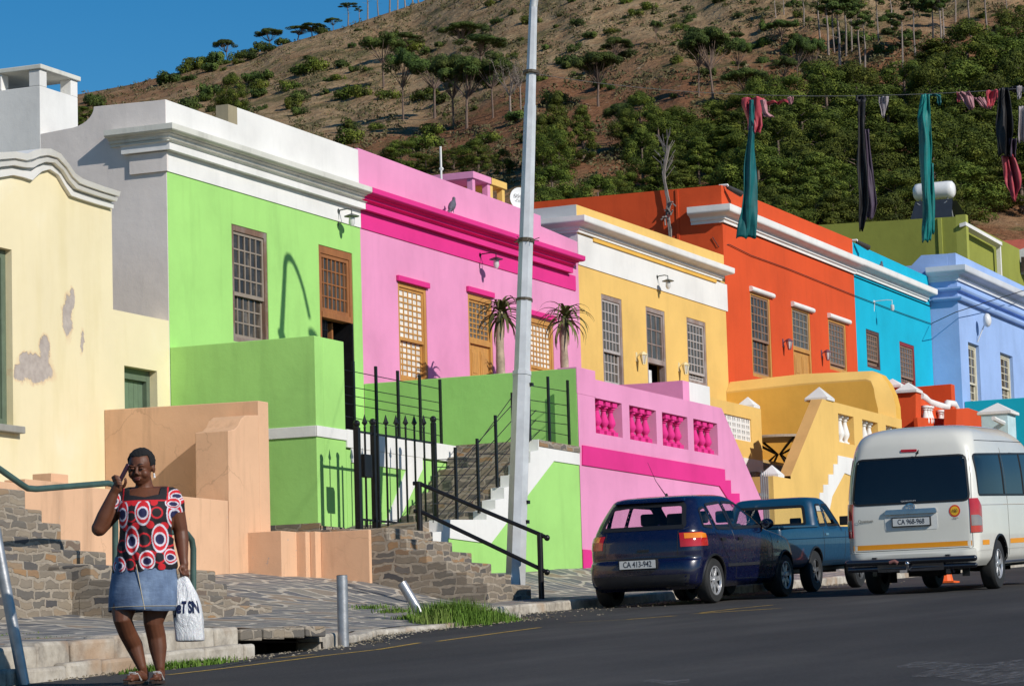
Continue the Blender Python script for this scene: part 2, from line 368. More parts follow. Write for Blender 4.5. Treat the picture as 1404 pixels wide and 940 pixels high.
gx = [-3000, -1200, -500, -200, -60, 0, 40, 80, 110, 160, 260, 500, 1200, 3000]; gy = [-3000, -1200, -500, -150, -50, -25, 0, 12, 30, 50, 100, 300, 1200, 3000]
m.grid([[V((x, y, roadz(max(-60, min(x, 160))) - .35)) for y in gy] for x in gx])
tag(m.build('ground', gm), kind='structure')
def ys(x):
    k = kerby(x); return [k + .22, k + .5, 14.5 if k < 14 else k + .8, 16.2, 16.9, 17.4, 17.9, 18.4, 19.2, 20.2, 21.4, 22.8]
m = MB(); m.grid([[V((x, y, walkz(x, y) + .02 * mnoise.noise(V((x * .9, y * .9, 0))))) for y in ys(x)] for x in xs_list() if x < 120])
tag(m.build('pavement', crazy_paving('crazy_paving'), smooth=180), kind='structure')
# kerb stones: individual blocks along the line, gap for the storm drain
def kerb_mat():
    s = N('kerb_stone'); s.set(Roughness=.9); v = s.coord(kind='pos')
    c = s.ramp(s.noise(v, 3, 6, .7), [(.3, (.20, .17, .14)), (.5, (.43, .38, .31)), (.7, (.60, .55, .47))]); s.base(s.mix(s.ramp(s.noise(v, 1.3, 3, .6), [(.55, g3(0)), (.7, g3(.7))]), c, (.36, .22, .12))); s.bump(s.noise(v, 8, 6, .7), .7, .02); return s.m
KST = kerb_mat()
kb = MB(); x = 8.0; DR0, DR1 = 22.75, 24.35
def kblock(m, x0, x1, yo, dy, z0f, z1f):
    n = 5; P = []
    for i in range(n + 1):
        xx = x0 + (x1 - x0) * i / n; yy = kerby(xx) + yo
        P.append((xx, yy, roadz(xx)))
    for a, b in zip(P, P[1:]):
        vs = [(a[0], a[1], a[2] + z0f), (b[0], b[1], b[2] + z0f), (b[0], b[1] + dy, b[2] + z0f), (a[0], a[1] + dy, a[2] + z0f),
              (a[0], a[1], a[2] + z1f), (b[0], b[1], b[2] + z1f), (b[0], b[1] + dy, b[2] + z1f), (a[0], a[1] + dy, a[2] + z1f)]
        m.add(vs, [(0, 3, 2, 1), (4, 5, 6, 7), (0, 1, 5, 4), (2, 3, 7, 6)] + ([(3, 0, 4, 7)] if a is P[0] else []) + ([(1, 2, 6, 5)] if b is P[-1] else []))
kr = random.Random(5)
while x < 112:
    L = kr.uniform(.55, 1.1); x1 = x + L; h = kerbh((x + x1) / 2)
    if x < DR0 < x1: x1 = DR0
    if DR0 <= x < DR1: x = DR1; continue
    g = .012; r = kr.uniform(-.012, .012)
    if x < DR0:
        kblock(kb, x + g, x1 - g, .02 + r, .30, -.1, h + .01 + r); kblock(kb, x + g + .2, x1 - g + .2 if x1 < DR0 else x1 - g, -.14, .15, -.1, .12 + r)
    else: kblock(kb, x + g, x1 - g, r * .5, .26, -.1, h + .01 + r * .6)
    x = x1
for v_ in kb.v: v_ += V((.012 * mnoise.noise(v_ * 2.3), .022 * mnoise.noise(v_ * 2.9 + V((7, 0, 0))), .014 * mnoise.noise(v_ * 2.1 + V((0, 5, 0)))))
tag(kb.build('kerb', KST, smooth=40, bevel=.028), kind='structure')
# storm drain
xd = (DR0 + DR1) / 2; yd = kerby(xd)
t = thing('storm_drain', 'dark storm drain opening under a stone lintel in the kerb', 'storm drain', (xd, yd, roadz(xd)))
m = MB(); z = roadz(DR0)
for a in range(4):
    x0 = DR0 + (DR1 - DR0) * a / 4 + .01; x1 = DR0 + (DR1 - DR0) * (a + 1) / 4 - .01; zz = roadz(x0)
    m.box(x0, x1, yd - .02 - .01 * (a % 2), yd + .5, zz + .15 - .006 * a, zz + .245 - .006 * a)
m.build('lintel', STONE, t, bevel=.012)
m = MB(); m.box(DR0 - .02, DR1 + .02, yd + .02, yd + .6, z - .6, z + .149); m.f = [f for f in m.f if f != (0, 1, 5, 4)]; m.build('drain_chamber', DARK, t, recalc=False)

# painted marks on the road, each a sheet a few mm above the asphalt
yl = worn_paint('yellow_road_paint', (.60, .37, .05), .40)
def strip(name, pts, wdt, mat, lab=None):
    m = MB(); rows = []
    for i, (px, py) in enumerate(pts):
        # intersect with the road plane
        r = ray(px, py); t_ = -.76 / (r.z - .05 * r.x); p = r * t_; rows.append([V((p.x, p.y - wdt / 2, roadz(p.x) + .004)), V((p.x, p.y + wdt / 2, roadz(p.x) + .004))])
    m.grid(rows); return tag(m.build(name, mat), kind='structure')
strip('yellow_line', [(230, 925), (300, 917), (380, 907), (450, 898), (520, 890), (575, 881)], .07, yl)
strip('yellow_line', [(300, 906), (380, 902), (430, 897)], .06, yl)
strip('yellow_line', [(600, 879), (680, 868), (740, 860)], .07, yl)
strip('yellow_line', [(780, 853), (860, 849), (925, 844)], .09, yl)
strip('yellow_line', [(955, 841), (1000, 838), (1065, 834)], .14, yl)
strip('yellow_line', [(960, 840), (1010, 834), (1060, 829)], .06, yl)
wp = worn_paint('white_road_paint', (.24, .23, .225), .55)
def patch(px0, px1, py0, py1):
    m = MB(); rows = []
    for a in range(7):
        row = []
        for b in range(3):
            px = px0 + (px1 - px0) * a / 6; k_ = (.15, .55, .8, 1, .95, .9, 1)[a]; pm_ = (py0 + py1) / 2 - (py1 - py0) * .25 * math.sin(a * 1.3); py = pm_ + (py1 - py0) * (b / 2 - .5) * k_
            r = ray(px, py); t_ = -.76 / (r.z - .05 * r.x); p = r * t_; row.append(V((p.x, p.y, roadz(p.x) + .004)))
        rows.append(row)
    m.grid(rows); return tag(m.build('road_marking', wp), kind='structure')
patch(1230, 1404, 907, 922); patch(1250, 1440, 918, 936); patch(880, 945, 932, 938)
strip('tar_seam', [(300, 914), (430, 890), (570, 868), (700, 852)], .03, simple('tar', (.012, .012, .013), .5))
strip('tar_seam', [(770, 850), (900, 843), (1050, 832)], .03, MATS['tar'])
# ------------------------------------------------------------------ houses
YW = 22.3                     # the line of the fronts
def X(px, py=450, y=YW): return aty(px, py, y).x
def Z(px, py, y=YW): return aty(px, py, y).z
def wall_holes(m, x0, x1, z0, z1, y, holes, rev=.22, ztop=None):
    """front sheet in a y plane with real openings and their reveals"""
    xs = sorted({x0, x1} | {h[0] for h in holes} | {h[1] for h in holes}); zs = sorted({z0, z1} | {h[2] for h in holes} | {h[3] for h in holes})
    for a, b in zip(xs, xs[1:]):
        for c, d in zip(zs, zs[1:]):
            mx, mz = (a + b) / 2, (c + d) / 2
            if any(h[0] < mx < h[1] and h[2] < mz < h[3] for h in holes): continue
            m.quad((a, y, c), (b, y, c), (b, y, d), (a, y, d))
    for h in holes:
        a, b, c, d = h
        m.quad((a, y, c), (a, y + rev, c), (a, y + rev, d), (a, y, d)); m.quad((b, y, c), (b, y, d), (b, y + rev, d), (b, y + rev, c))
        m.quad((a, y, d), (a, y + rev, d), (b, y + rev, d), (b, y, d)); m.quad((a, y, c), (b, y, c), (b, y + rev, c), (a, y + rev, c))
def sweep_cornice(m, prof, x0, x1, y, lret=0, rret=0):
    """closed profile (d outwards, z) run along a front, with returns round the corners"""
    pos = []
    for d, z in prof:
        p = []
        if lret: p += [(x0 - d, y + lret, z), (x0 - d, y - d, z)]
        else: p += [(x0, y - d, z)]
        if rret: p += [(x1 + d, y - d, z), (x1 + d, y + rret, z)]
        else: p += [(x1, y - d, z)]
        pos.append(p)
    n = len(prof); k = len(pos[0]); vs = [q for p in pos for q in p]
    fs = [(i * k + j, i * k + j + 1, ((i + 1) % n) * k + j + 1, ((i + 1) % n) * k + j) for i in range(n) for j in range(k - 1)]
    fs += [tuple(i * k for i in range(n)), tuple(i * k + k - 1 for i in range(n - 1, -1, -1))]
    m.add(vs, fs)
def cyma(z0, z1, d, base=0.0):
    """classical cornice section between z0 and z1: fascia, cove, half round, top"""
    h = z1 - z0
    P = [(base - .02, z0), (base + .05, z0), (base + .05, z0 + .16 * h), (base + .09, z0 + .2 * h), (base + .09, z0 + .36 * h), (base + .14, z0 + .42 * h)]
    for i in range(6):
        a = -PI / 2 + PI * .55 * i / 5; P.append((base + d - .10 + .10 * math.cos(a), z0 + .66 * h + .18 * h * math.sin(a)))
    P += [(base + d, z0 + .84 * h), (base + d, z0 + .97 * h), (base - .02, z1)]
    return P

def window(par, px, pyt, pyb, pxr, wood, cols=4, rows=4, mid=.52, bars=None, y=YW, curtain=None, muntin=None, depth=.0, door=None, sill=None, fw=.085, inset=.03):
    """sash window measured on the front; returns the opening for the wall"""
    x0, x1 = X(px, pyt, y), X(pxr, pyt, y); z1 = Z(px, pyt, y); z0 = Z(px, pyb, y)
    muntin = muntin or wood; yi = y + inset
    fr = MB()
    fr.box(x0, x0 + fw, yi - .02, yi + .11, z0, z1); fr.box(x1 - fw, x1, yi - .02, yi + .11, z0, z1)
    fr.box(x0 + fw, x1 - fw, yi - .018, yi + .11, z1 - fw * 1.2, z1); fr.box(x0 + fw, x1 - fw, yi - .018, yi + .11, z0, z0 + fw)
    name = 'door' if door else 'window'
    f = fr.build(name, wood, par, bevel=.006)
    zm = z0 + (z1 - z0) * mid; xa, xb = x0 + fw, x1 - fw; zt, zb = z1 - fw * 1.2, z0 + fw
    def sash(za, zb2, yo, cols, rows):
        s = MB(); t = .045
        s.box(xa, xa + t, yo, yo + .035, za, zb2); s.box(xb - t, xb, yo, yo + .035, za, zb2); s.box(xa + t, xb - t, yo, yo + .034, zb2 - t, zb2); s.box(xa + t, xb - t, yo, yo + .034, za, za + t * 1.3)
        for i in range(1, cols):
            xx = xa + t + (xb - xa - 2 * t) * i / cols; s.box(xx - .012, xx + .012, yo + .004, yo + .03, za + t, zb2 - t)
        for i in range(1, rows):
            zz = za + t + (zb2 - za - 2 * t) * i / rows; s.box(xa + t, xb - t, yo + .006, yo + .028, zz - .012, zz + .012)
        s.build('sash', muntin, f)
        g = MB(); g.quad((xa + t * .5, yo + .02, za + .02), (xb - t * .5, yo + .02, za + .02), (xb - t * .5, yo + .02, zb2 - .02), (xa + t * .5, yo + .02, zb2 - .02))
        g.build('pane', GLASS if not curtain else simple('curtained_pane', (.78, .74, .66), .35, 0, .3, 5), f)
    if door:
        sash(zm, zt, yi + .01, cols, rows)
        if door == 'panel':
            d = MB(); d.box(xa, xb, yi + .03, yi + .07, z0 + .02, zm - .02)
            for a in (0, 1):
                cx = xa + (xb - xa) * (.28 + .44 * a); ww = (xb - xa) * .15
                zz = zm - .16
                while zz - .55 > z0 + .1:
                    d.box(cx - ww, cx + ww, yi + .015, yi + .03, zz - .5, zz); d.box(cx - ww * .7, cx + ww * .7, yi + .005, yi + .0149, zz - .44, zz - .06); zz -= .6
            d.build('door_leaf', wood, f, bevel=.008)
        fr2 = MB(); fr2.box(xa, xb, yi - .017, yi + .09, zm - .06, zm + .035); fr2.build('transom', wood, f)
    else:
        sash(zm, zt, yi + .005, cols, rows); sash(zb, zm + .05, yi + .05, cols, max(2, round(rows * (mid) / (1 - mid + .001))))
    if False:
        c = MB(); rows_ = []
        for i in range(25):
            xx = xa + (xb - xa) * i / 24; rows_.append([V((xx, yi + .16 + .02 * math.sin(i * 1.9), zb if not door else zm)), V((xx, yi + .16 + .02 * math.sin(i * 1.9), zt))])
        c.grid(rows_); c.build('curtain', curtain, f, smooth=180)
    if bars:
        b = MB(); nb = 5
        for i in range(1, nb + 1):
            xx = xa + (xb - xa) * i / (nb + 1); b.box(xx - .008, xx + .008, yi - .012, yi - .001, z0 + .05, z1 - .1)
        b.build('burglar_bars', bars, f)
    if sill:
        s = MB(); s.box(x0 - .05, x1 + .05, y - .07, y + .05, z0 - .07, z0 - .003); s.build('sill', sill, f, bevel=.01)
    return (x0 + .004, x1 - .004, z0 + .004, z1 - .004)
def room(par, x0, x1, y, z0, z1):
    m = MB(); m.box(x0 + .05, x1 - .05, y + .45, y + 2.5, z0, z1); 
    m.build('room', DARK, par)
def lamp_goose(par, px, py, mat, s=1.0, y=YW, arm=.26, shade=True, drop=.22):
    """bulkhead lamp on a swan neck arm fixed to the wall"""
    p = aty(px, py, y); m = MB(); x, z = p.x, p.z
    m.lathe([(.05, 0), (.05, .02)], (x, y - .02, z), 10, 'y')
    m.tube([(x, y, z - .25), (x, y - .02, z - .02), (x, y - .05, z + .02), (x, y - arm * .7, z + .03), (x, y - arm, z + .01), (x, y - arm, z - .08)], .011, 6)
    a = m.build('wall_lamp', mat, par)
    g = MB(); g.lathe([(.02, 0), (.05, -.02), (.055, -.12), (.03, -.17), (.005, -.175)], (x, y - arm, z - .1), 10); g.build('lamp_glass', simple('lamp_glass', (.6, .6, .58), .15, 0, .05), a, smooth=40)
    if shade:
        g = MB(); g.lathe([(.02, .03), (.13, -.01), (.13, -.02), (.03, .01)], (x, y - arm, z - .09), 14); g.build('lamp_shade', mat, a, smooth=40)
def lantern(par, px, py, mat, y=YW, s=.8):
    p = aty(px, py, y); x, z = p.x, p.z; m = MB()
    m.box(x - .03, x + .03, y - .02, y, z - .12 * s, z + .12 * s)
    m.tube([(x, y - .02, z), (x, y - .10, z + .07), (x, y - .16, z + .09)], .012, 6)
    m.lathe([(.02, .12 * s), (.11 * s, .05 * s), (.11 * s, .03 * s)], (x, y - .17, z), 6); m.lathe([(.03, -.2 * s), (.045, -.22 * s)], (x, y - .17, z), 6)
    for k in range(6):
        a = PI / 3 * k; m.tube([(x + .1 * s * math.cos(a), y - .17 + .1 * s * math.sin(a), z + .04 * s), (x + .045 * s * math.cos(a), y - .17 + .045 * s * math.sin(a), z - .2 * s)], .006, 4)
    o = m.build('wall_lantern', mat, par)
    g = MB(); g.lathe([(.092 * s, .03 * s), (.04 * s, -.19 * s)], (x, y - .17, z), 6); g.build('lamp_glass', simple('lamp_glass', (.6, .6, .58), .15, 0, .05), o)

W_WEATH = weathered_wood('weathered_brown_wood', (.20, .115, .075), (.26, .22, .20))
W_ORNG = weathered_wood('varnished_teak', (.34, .13, .04), (.24, .09, .03))
W_HONEY = weathered_wood('honey_varnished_wood', (.58, .29, .07), (.46, .22, .06))
W_GREY = weathered_wood('greyed_wood', (.28, .20, .17), (.36, .31, .29))
W_DARK = weathered_wood('dark_bars_wood', (.09, .045, .035), (.13, .06, .05))
W_MUNT = simple('pale_grey_muntin', (.27, .22, .175), .7)
W_MUNTD = simple('brown_muntin', (.26, .16, .11), .7)

U0 = 38.91; U1 = 45.46
# levels measured on the corner
ZP = 9.07; ZF = 7.97
def body(par, x0, x1, zb, zt, wallmat, side_l=None, depth=7.5, holes=(), y=YW, roofz=None, extra=None):
    m = MB(); wall_holes(m, x0, x1, zb, zt, y, list(holes)); 
    m.build('wall', wallmat, par, recalc=False)
    m = MB(); m.quad((x0 + .001, y, zb), (x0 + .001, y, zt), (x0 + .001, y + depth, zt), (x0 + .001, y + depth, zb)); m.quad((x1 - .001, y, zb), (x1 - .001, y + depth, zb), (x1 - .001, y + depth, zt), (x1 - .001, y, zt))
    m.quad((x0, y + depth, zb), (x0, y + depth, zt), (x1, y + depth, zt), (x1, y + depth, zb)); m.build('side_wall', side_l or wallmat, par, recalc=False)
    rz = roofz or zt - .05; m = MB(); m.box(x0 + .01, x1 - .01, y + .23, y + depth - .01, rz - .12, rz); m.build('roof', simple('roof_sheet', (.25, .24, .23), .8), par)

# ---- the green house -------------------------------------------------------
t = GH = thing('green_house', 'lime green house with white parapet and grey gable at the near end of the row', 'house', (U0, YW, 4.0))
h1 = window(t, 317, 306, 467, 366, W_WEATH, 5, 4, .40, muntin=W_MUNT)
# door: fanlight above, dark open doorway below
x0, x1 = X(438, 400), X(484, 400); zt_, zb_ = Z(438, 335), 4.02; zm_ = Z(441, 430)
h2 = (x0, x1, zb_, zt_)
body(t, U0, U1, .9, ZF - .001, GREEN, GREYW, holes=[h1, h2], roofz=8.3)
room(t, U0, U1, YW, 4.0, 7.9)
f = MB(); fw = .09
f.box(x0, x0 + fw, YW + .01, YW + .16, zb_, zt_ - .002); f.box(x1 - fw, x1, YW + .01, YW + .16, zb_, zt_ - .002); f.box(x0 + fw, x1 - fw, YW + .012, YW + .16, zt_ - .13, zt_ - .002); f.box(x0 + fw, x1 - fw, YW - .01, YW + .16, zm_ - .05, zm_ + .05)
d = f.build('door', W_ORNG, t, bevel=.006)
f = MB()
for i in range(1, 7):
    xx = x0 + fw + (x1 - x0 - 2 * fw) * i / 7; f.box(xx - .012, xx + .012, YW + .04, YW + .07, zm_ + .1, zt_ - .17)
for i in range(1, 4):
    zz = zm_ + .1 + (zt_ - zm_ - .27) * i / 4; f.box(x0 + fw, x1 - fw, YW + .042, YW + .068, zz - .01, zz + .01)
for (a, b, c, e) in ((x0 + fw, x1 - fw, zm_ + .05, zm_ + .12), (x0 + fw, x1 - fw, zt_ - .19, zt_ - .13), (x0 + fw, x0 + fw + .07, zm_ + .12, zt_ - .19), (x1 - fw - .07, x1 - fw, zm_ + .12, zt_ - .19)): f.box(a, b, YW + .03, YW + .08, c, e)
f.build('fanlight', W_ORNG, d)
f = MB(); f.quad((x0 + fw, YW + .06, zm_ + .05), (x1 - fw, YW + .06, zm_ + .05), (x1 - fw, YW + .06, zt_ - .13), (x0 + fw, YW + .06, zt_ - .13)); f.build('pane', GLASS, d)
f = MB(); f.box(x1 - fw - .34, x1 - fw - .29, YW + .2, YW + .95, zb_, zm_ - .06); f.build('door_leaf', W_ORNG, d, bevel=.005)
f = MB(); f.box(x1 - fw - .05, x1 - fw - .012, YW - .04, YW + .9, zb_, zm_ - .06); f.build('security_gate', BLACKM, d)
f = MB()
for i in range(7): f.box(x0 + fw + .02 + i * .055, x0 + fw + .035 + i * .055, YW + .1, YW + .12, 5.0, zm_ - .06)
for i in range(6): f.box(x0 + fw, x0 + fw + .4, YW + .1, YW + .118, 5.4 + i * .14, 5.414 + i * .14)
f.build('open_shutter', BLACKM, d)
f = MB(); f.box(x0 - .1, x0 + .42, YW + .7, YW + .74, 4.0, 6.2); f.build('hall_wall', simple('hall_paint', (.55, .5, .42), .9), d)
# frieze, parapet, cornice, gable
m = MB(); m.box(U0 - .012, U1 + .0, YW - .018, YW + .2, ZF, 8.42); m.build('frieze', WHITE, t)
zr = Z(331.4, 149.4); xn = X(331)
m = MB(); m.prism_y([(U0, 8.42), (U1, 8.42), (U1, Z(488.7, 204.6)), (xn, zr), (xn, ZP - .02), (U0, ZP)], YW, YW + .24); m.build('parapet', WHITE, t, bevel=.008)
m = MB(); gz = 8.3
pts = [(YW + .002, .9), (YW + .002, ZP - .004), (23.56, ZP + .02)]
for i in range(1, 9):
    a = PI / 2 * i / 8; pts.append((23.56 + .45 * (1 - math.cos(a)), ZP + .02 - .29 * math.sin(a)))
pts += [(24.6, 8.76), (25.4, 8.64), (27, 8.5), (29.8, 8.45), (29.8, .9)]
m.prism_x(pts, U0 - .006, U0 + .24); m.build('gable', GREYW, t, bevel=.006)
m = MB(); sweep_cornice(m, cyma(8.42, 8.66, .24), U0, U1 + .02, YW, lret=.95); m.build('cornice', plaster('old_white_cornice', (.66, .65, .58), 1.2), t, smooth=35)
m = MB(); sweep_cornice(m, [(-.02, 8.28), (.12, 8.28), (.12, 8.39), (.16, 8.405), (-.02, 8.405)], U0, U1 - .01, YW, lret=.72); m.build('fascia', WHITE, t)
m = MB(); m.box(U0 - .05, U0 - .006, YW - .03, YW + .62, 7.97, 8.27); m.build('frieze_return', GREYW, t)
m = MB(); x_ = xn; m.box(xn - .30, xn - .003, YW + .002, YW + .22, ZP - .1, zr); m.build('coping_stub', plaster('mossy_plaster', (.34, .29, .19), 1.5), t)
lamp_goose(t, 463, 290, simple('grey_iron', (.12, .13, .12), .5, .6))
# chimney on the gable
c = MB(); cy0, cy1, cx0, cx1 = 24.51, 26.1, U0 - .01, 40.0; zc0, zc1, zc2 = 8.3, 9.52, 9.78
c.box(cx0, cx1, cy0, cy1, zc0, zc1)
for (a, b) in ((cx0, cy0), (cx1 - .2, cy0), (cx0, cy1 - .2), (cx1 - .2, cy1 - .2)): c.box(a, a + .2, b, b + .2, zc1, zc2)
c.box(cx0, cx0 + .199, (cy0 + cy1) / 2 - .1, (cy0 + cy1) / 2 + .1, zc1, zc2)
ch = c.build('chimney', WHITE, t, bevel=.01)
c = MB(); c.box(cx0 - .03, cx1 + .04, cy0 - .04, cy1 + .04, zc2, zc2 + .075); c.build('chimney_cap', plaster('old_white_cornice', (.66, .65, .58), 1.2), ch, bevel=.012)
# raised terrace (stoep) of the green house: side, front, band, floor
WB = 19.87; WF = 18.41
m = MB(); m.prism_x([(YW - .004, 1.0), (YW - .004, 5.30), (WB, 5.30), (WB, 1.0)], U0 + .0, U0 + .26)
m.box(U0 + .26, 39.86, WB + .0, WB + .24, 1.0, 5.299)
st = m.build('terrace_wall', GREEN, t, bevel=.01)
m = MB(); m.box(39.86, U1, WB, WB + .2, 1.0, 3.69); m.build('terrace_front', GREEN, t)
m = MB(); m.box(U0 - .02, 39.86, WB - .022, WB - .002, 3.82, 3.98); m.box(39.862, U1 - .2, WB - .026, WB + .26, 3.72, 3.99); m.box(U0 - .021, U0 - .002, WB - .0015, YW - .3, 3.82, 3.98); m.box(40.0, 42.3, WB - .018, WB - .001, 3.5, 3.719)
m.build('band', WHITE, t, bevel=.006)
m = MB(); m.box(U0 + .26, U1 - .01, WB + .26, YW - .003, 3.8, 3.96); m.build('terrace_floor', simple('screed', (.35, .32, .28), .9), t)
m = MB(); m.box(U0 - .01, 39.7, WB - .03, WB + .02, 2.28, 2.52); m.box(U0 - .03, U0 + .02, WB - .03, WB + 1.2, 2.2, 2.56); m.build('stone_plinth', STONE, t)
# ---- divider wall between green and pink terraces
m = MB(); m.box(U1, U1 + .30, WF + .0, YW - .004, 1.2, 5.30); 
dv = m.build('divider_wall', GREEN, t, bevel=.01)
# front wall of the stairs with its stepped white string
def FX(px, py): p = aty(px, py, WF); return (p.x, p.z)
steps = [(606, 728), (606, 712), (666, 712), (666, 700), (678, 697), (678, 685), (690, 683), (690, 668), (703, 666), (703, 651), (714, 650), (714, 636), (726, 634), (726, 619), (737, 617), (737, 602)]
top = [FX(*q) for q in steps] + [(U1, 3.99)]
lo = [(U1, 3.70), (FX(746, 600)[0] + .35, 3.70), (FX(672, 745)[0], FX(672, 745)[1]), (FX(613, 737)[0], FX(613, 737)[1]), (FX(612, 750)[0], FX(612, 750)[1]), (FX(577, 746)[0], FX(577, 746)[1]), (FX(577, 731)[0], FX(577, 731)[1])]
m = MB(); m.prism_y([(FX(577, 746)[0], 1.0), (U1, 1.0), (U1, 3.9)] + [(a, b - .04) for a, b in reversed(top[:-1])] + [(FX(577, 731)[0], FX(577, 731)[1] - .04)], WF + .004, WF + .2); m.build('stair_wall', GREEN, t)
m = MB(); m.prism_y(lo + top, WF - .014, WF + .21); m.build('stair_string', WHITE, t)
# stone flight behind the string, rising up the street
m = MB(); fl = [(a + .02, b - .012) for a, b in top[:-1]]
xl, zl = 37.42, 2.36
m.prism_y([(xl, 1.0), (44.6, 1.0), (44.6, 3.965)] + [(fl[-1][0], 3.965)] + list(reversed(fl[1:-1])) + [(fl[0][0] - .35, 2.5), (fl[0][0] - .35, zl), (xl, zl)], WF + .212, WB - .024)
m.build('stone_stairs', STONE, t)
m = MB(); m.box(fl[-1][0], U1 - .002, WF - .03, WB - .02, 3.90, 4.0); m.build('landing', STONE, t)
# white string on the rear wall of the flight
m = MB(); m.prism_y([(41.2, 2.35), (40.85, 2.35), (41.9, 3.5), (42.3, 3.72), (42.5, 3.72), (42.5, 3.55)], WB - .02, WB - .002); m.build('rear_string', WHITE, t)

# ---- platform with stone steps towards the street -----------------------------
t = thing('stone_steps', 'stone steps from the pavement up to the black gate, between peach wall and lamp post', 'steps', (37.9, 17.5, 1.2))
UF = 38.95
def SY(px, py): p = atx(px, py, UF); return (p.y, p.z)
prof = [(WF + .2, 1.0), (WF + .2, 2.35)]
q = [(580, 728), (592, 730), (592, 747), (616, 747), (616, 763), (641, 763), (641, 780), (667, 780), (667, 797), (690, 797), (690, 818)]
prof = [(WF + .2, .9), (WF + .2, 2.345)] + [(WF - .35, 2.345)]
yy, zz = prof[-1]
for i in range(5): prof += [(yy, zz - .165), (yy - .30, zz - .165)]; yy -= .30; zz -= .165
prof += [(yy, .9)]
m = MB(); m.prism_x(prof, 37.44, UF); m.build('flight', STONE, t, bevel=.015)
m = MB(); m.box(37.44, 40.3, WF + .2, WB - .03, 1.2, 2.35); m.build('landing', STONE, t)
YS0 = prof[2][0]; YS1 = yy
# peach walls of the platform, stepping out towards the street
t = thing('peach_platform_wall', 'low peach retaining wall with cracks and corner piers under the green terrace', 'wall', (36.9, 19, 1.6))
m = MB(); ztp = 2.33
m.box(36.62, 37.08, 19.28, WB - .03, 1.0, ztp); m.box(37.081, 37.40, 19.14, WB - .03, 1.0, ztp - .002); m.box(37.20, 37.434, 19.05, 19.138, 1.0, ztp + .002); m.box(37.36, 37.436, 18.3, 19.049, 1.0, ztp - .003)
m.build('wall', PEACH, t, bevel=.008)

# ---- cream house -----------------------------------------------------------
t = CH = thing('cream_house', 'cream house with white wavy gable moulding and flaking paint at the left edge', 'house', (35, YW, 3.5))
xr = X(155, 430); xl = 28.0
wfr = simple('green_window_paint', (.11, .15, .10), .6)
# tall sash window cut by the frame
x0, x1 = X(-28, 450), X(17, 450); z1, z0 = Z(10, 341), Z(10, 583)
hole = (x0, x1, z0, z1)
dx0, dx1 = X(171, 530), X(216, 530); dz1 = Z(190, 504); dz0 = 3.0
za = Z(155, 424)
m = MB(); wall_holes(m, xl, xr, .8, 7.0, YW, [hole], .25)
m.build('wall', CREAM, t, recalc=False)
m = MB(); wall_holes(m, xr, U0 - .008, .8, za, YW + .004, [(dx0, dx1, dz0, dz1)], .3); m.quad((xr, YW + .004, za), (U0 - .008, YW + .004, za), (U0 - .008, YW + .3, za + .02), (xr, YW + .3, za + .02))
m.build('annexe_wall', CREAM, t, recalc=False)
room(t, xl, xr, YW, 1, 6.9)
# gable: wavy moulding, bands between the lower edge and the upper edge
L = [(-60, 255), (-30, 250), (0, 243), (18, 240), (32, 243), (44, 247), (50, 241), (57, 235), (68, 232), (80, 240), (88, 254), (97, 268), (108, 272), (130, 279), (155, 286)]
Uu = [(-62, 222), (-30, 214), (0, 209), (20, 208), (36, 211), (46, 206), (54, 204), (68, 204), (82, 211), (94, 226), (102, 238), (112, 245), (122, 249), (142, 256), (164, 263)]
m = MB(); gp = [(X(a, b), Z(a, b)) for a, b in L]
cols_ = [(xl, gp[0][1])] + [q_ for q_ in gp if q_[0] < xr - .01] + [(xr, gp[-1][1])]
for a_, b_ in zip(cols_, cols_[1:]): m.quad((a_[0], YW, 7.0), (b_[0], YW, 7.0), (b_[0], YW, b_[1] + .05), (a_[0], YW, a_[1] + .05))
m.quad((xr, YW, 7.0), (xr, YW + .35, 7.0), (xr, YW + .35, gp[-1][1] + .05), (xr, YW, gp[-1][1] + .05))
m.build('gable', CREAM, t, recalc=False)
m = MB()
def lerp2(a, b, k): return (a[0] + (b[0] - a[0]) * k, a[1] + (b[1] - a[1]) * k)
A = [(X(*q, YW - .05), Z(*q, YW - .05)) for q in L]; B = [(X(*q, YW - .22), Z(*q, YW - .22)) for q in Uu]
for (k0, k1, d0, d1) in ((0, .30, .06, .08), (.30, .42, .05, .05), (.42, .62, .14, .17), (.62, .72, .12, .12), (.72, 1.0, .20, .24)):
    lo_ = [lerp2(a, b, k0) for a, b in zip(A, B)]; hi_ = [lerp2(a, b, k1) for a, b in zip(A, B)]
    n_ = len(lo_); vs = []
    for a, b in zip(lo_, hi_): vs += [(a[0], YW - d0, a[1]), (b[0], YW - d1, b[1]), (b[0], YW + .38, b[1]), (a[0], YW + .38, a[1])]
    fs = []
    for i in range(n_ - 1):
        for j in range(4): fs.append((i * 4 + j, i * 4 + (j + 1) % 4, (i + 1) * 4 + (j + 1) % 4, (i + 1) * 4 + j))
    fs += [(0, 1, 2, 3), tuple((n_ - 1) * 4 + j for j in range(4))]; m.add(vs, fs)
m.build('moulding', WHITE, t, smooth=35)
m = MB(); m.box(xl, xr - .02, YW + .3, YW + 6, 6.2, 6.5); m.quad((xr - .01, YW, .8), (xr - .01, YW + 6, .8), (xr - .01, YW + 6, 7.0), (xr - .01, YW, 7.0)); m.build('roof', CREAM, t, recalc=False)
f = MB(); f.box(x0, x0 + .1, YW + .1, YW + .22, z0, z1); f.box(x1 - .11, x1, YW + .10, YW + .22, z0, z1); f.box(x0 + .1, x1 - .11, YW + .102, YW + .22, z1 - .12, z1); f.box(x0 + .1, x1 - .11, YW + .102, YW + .22, z0, z0 + .1)
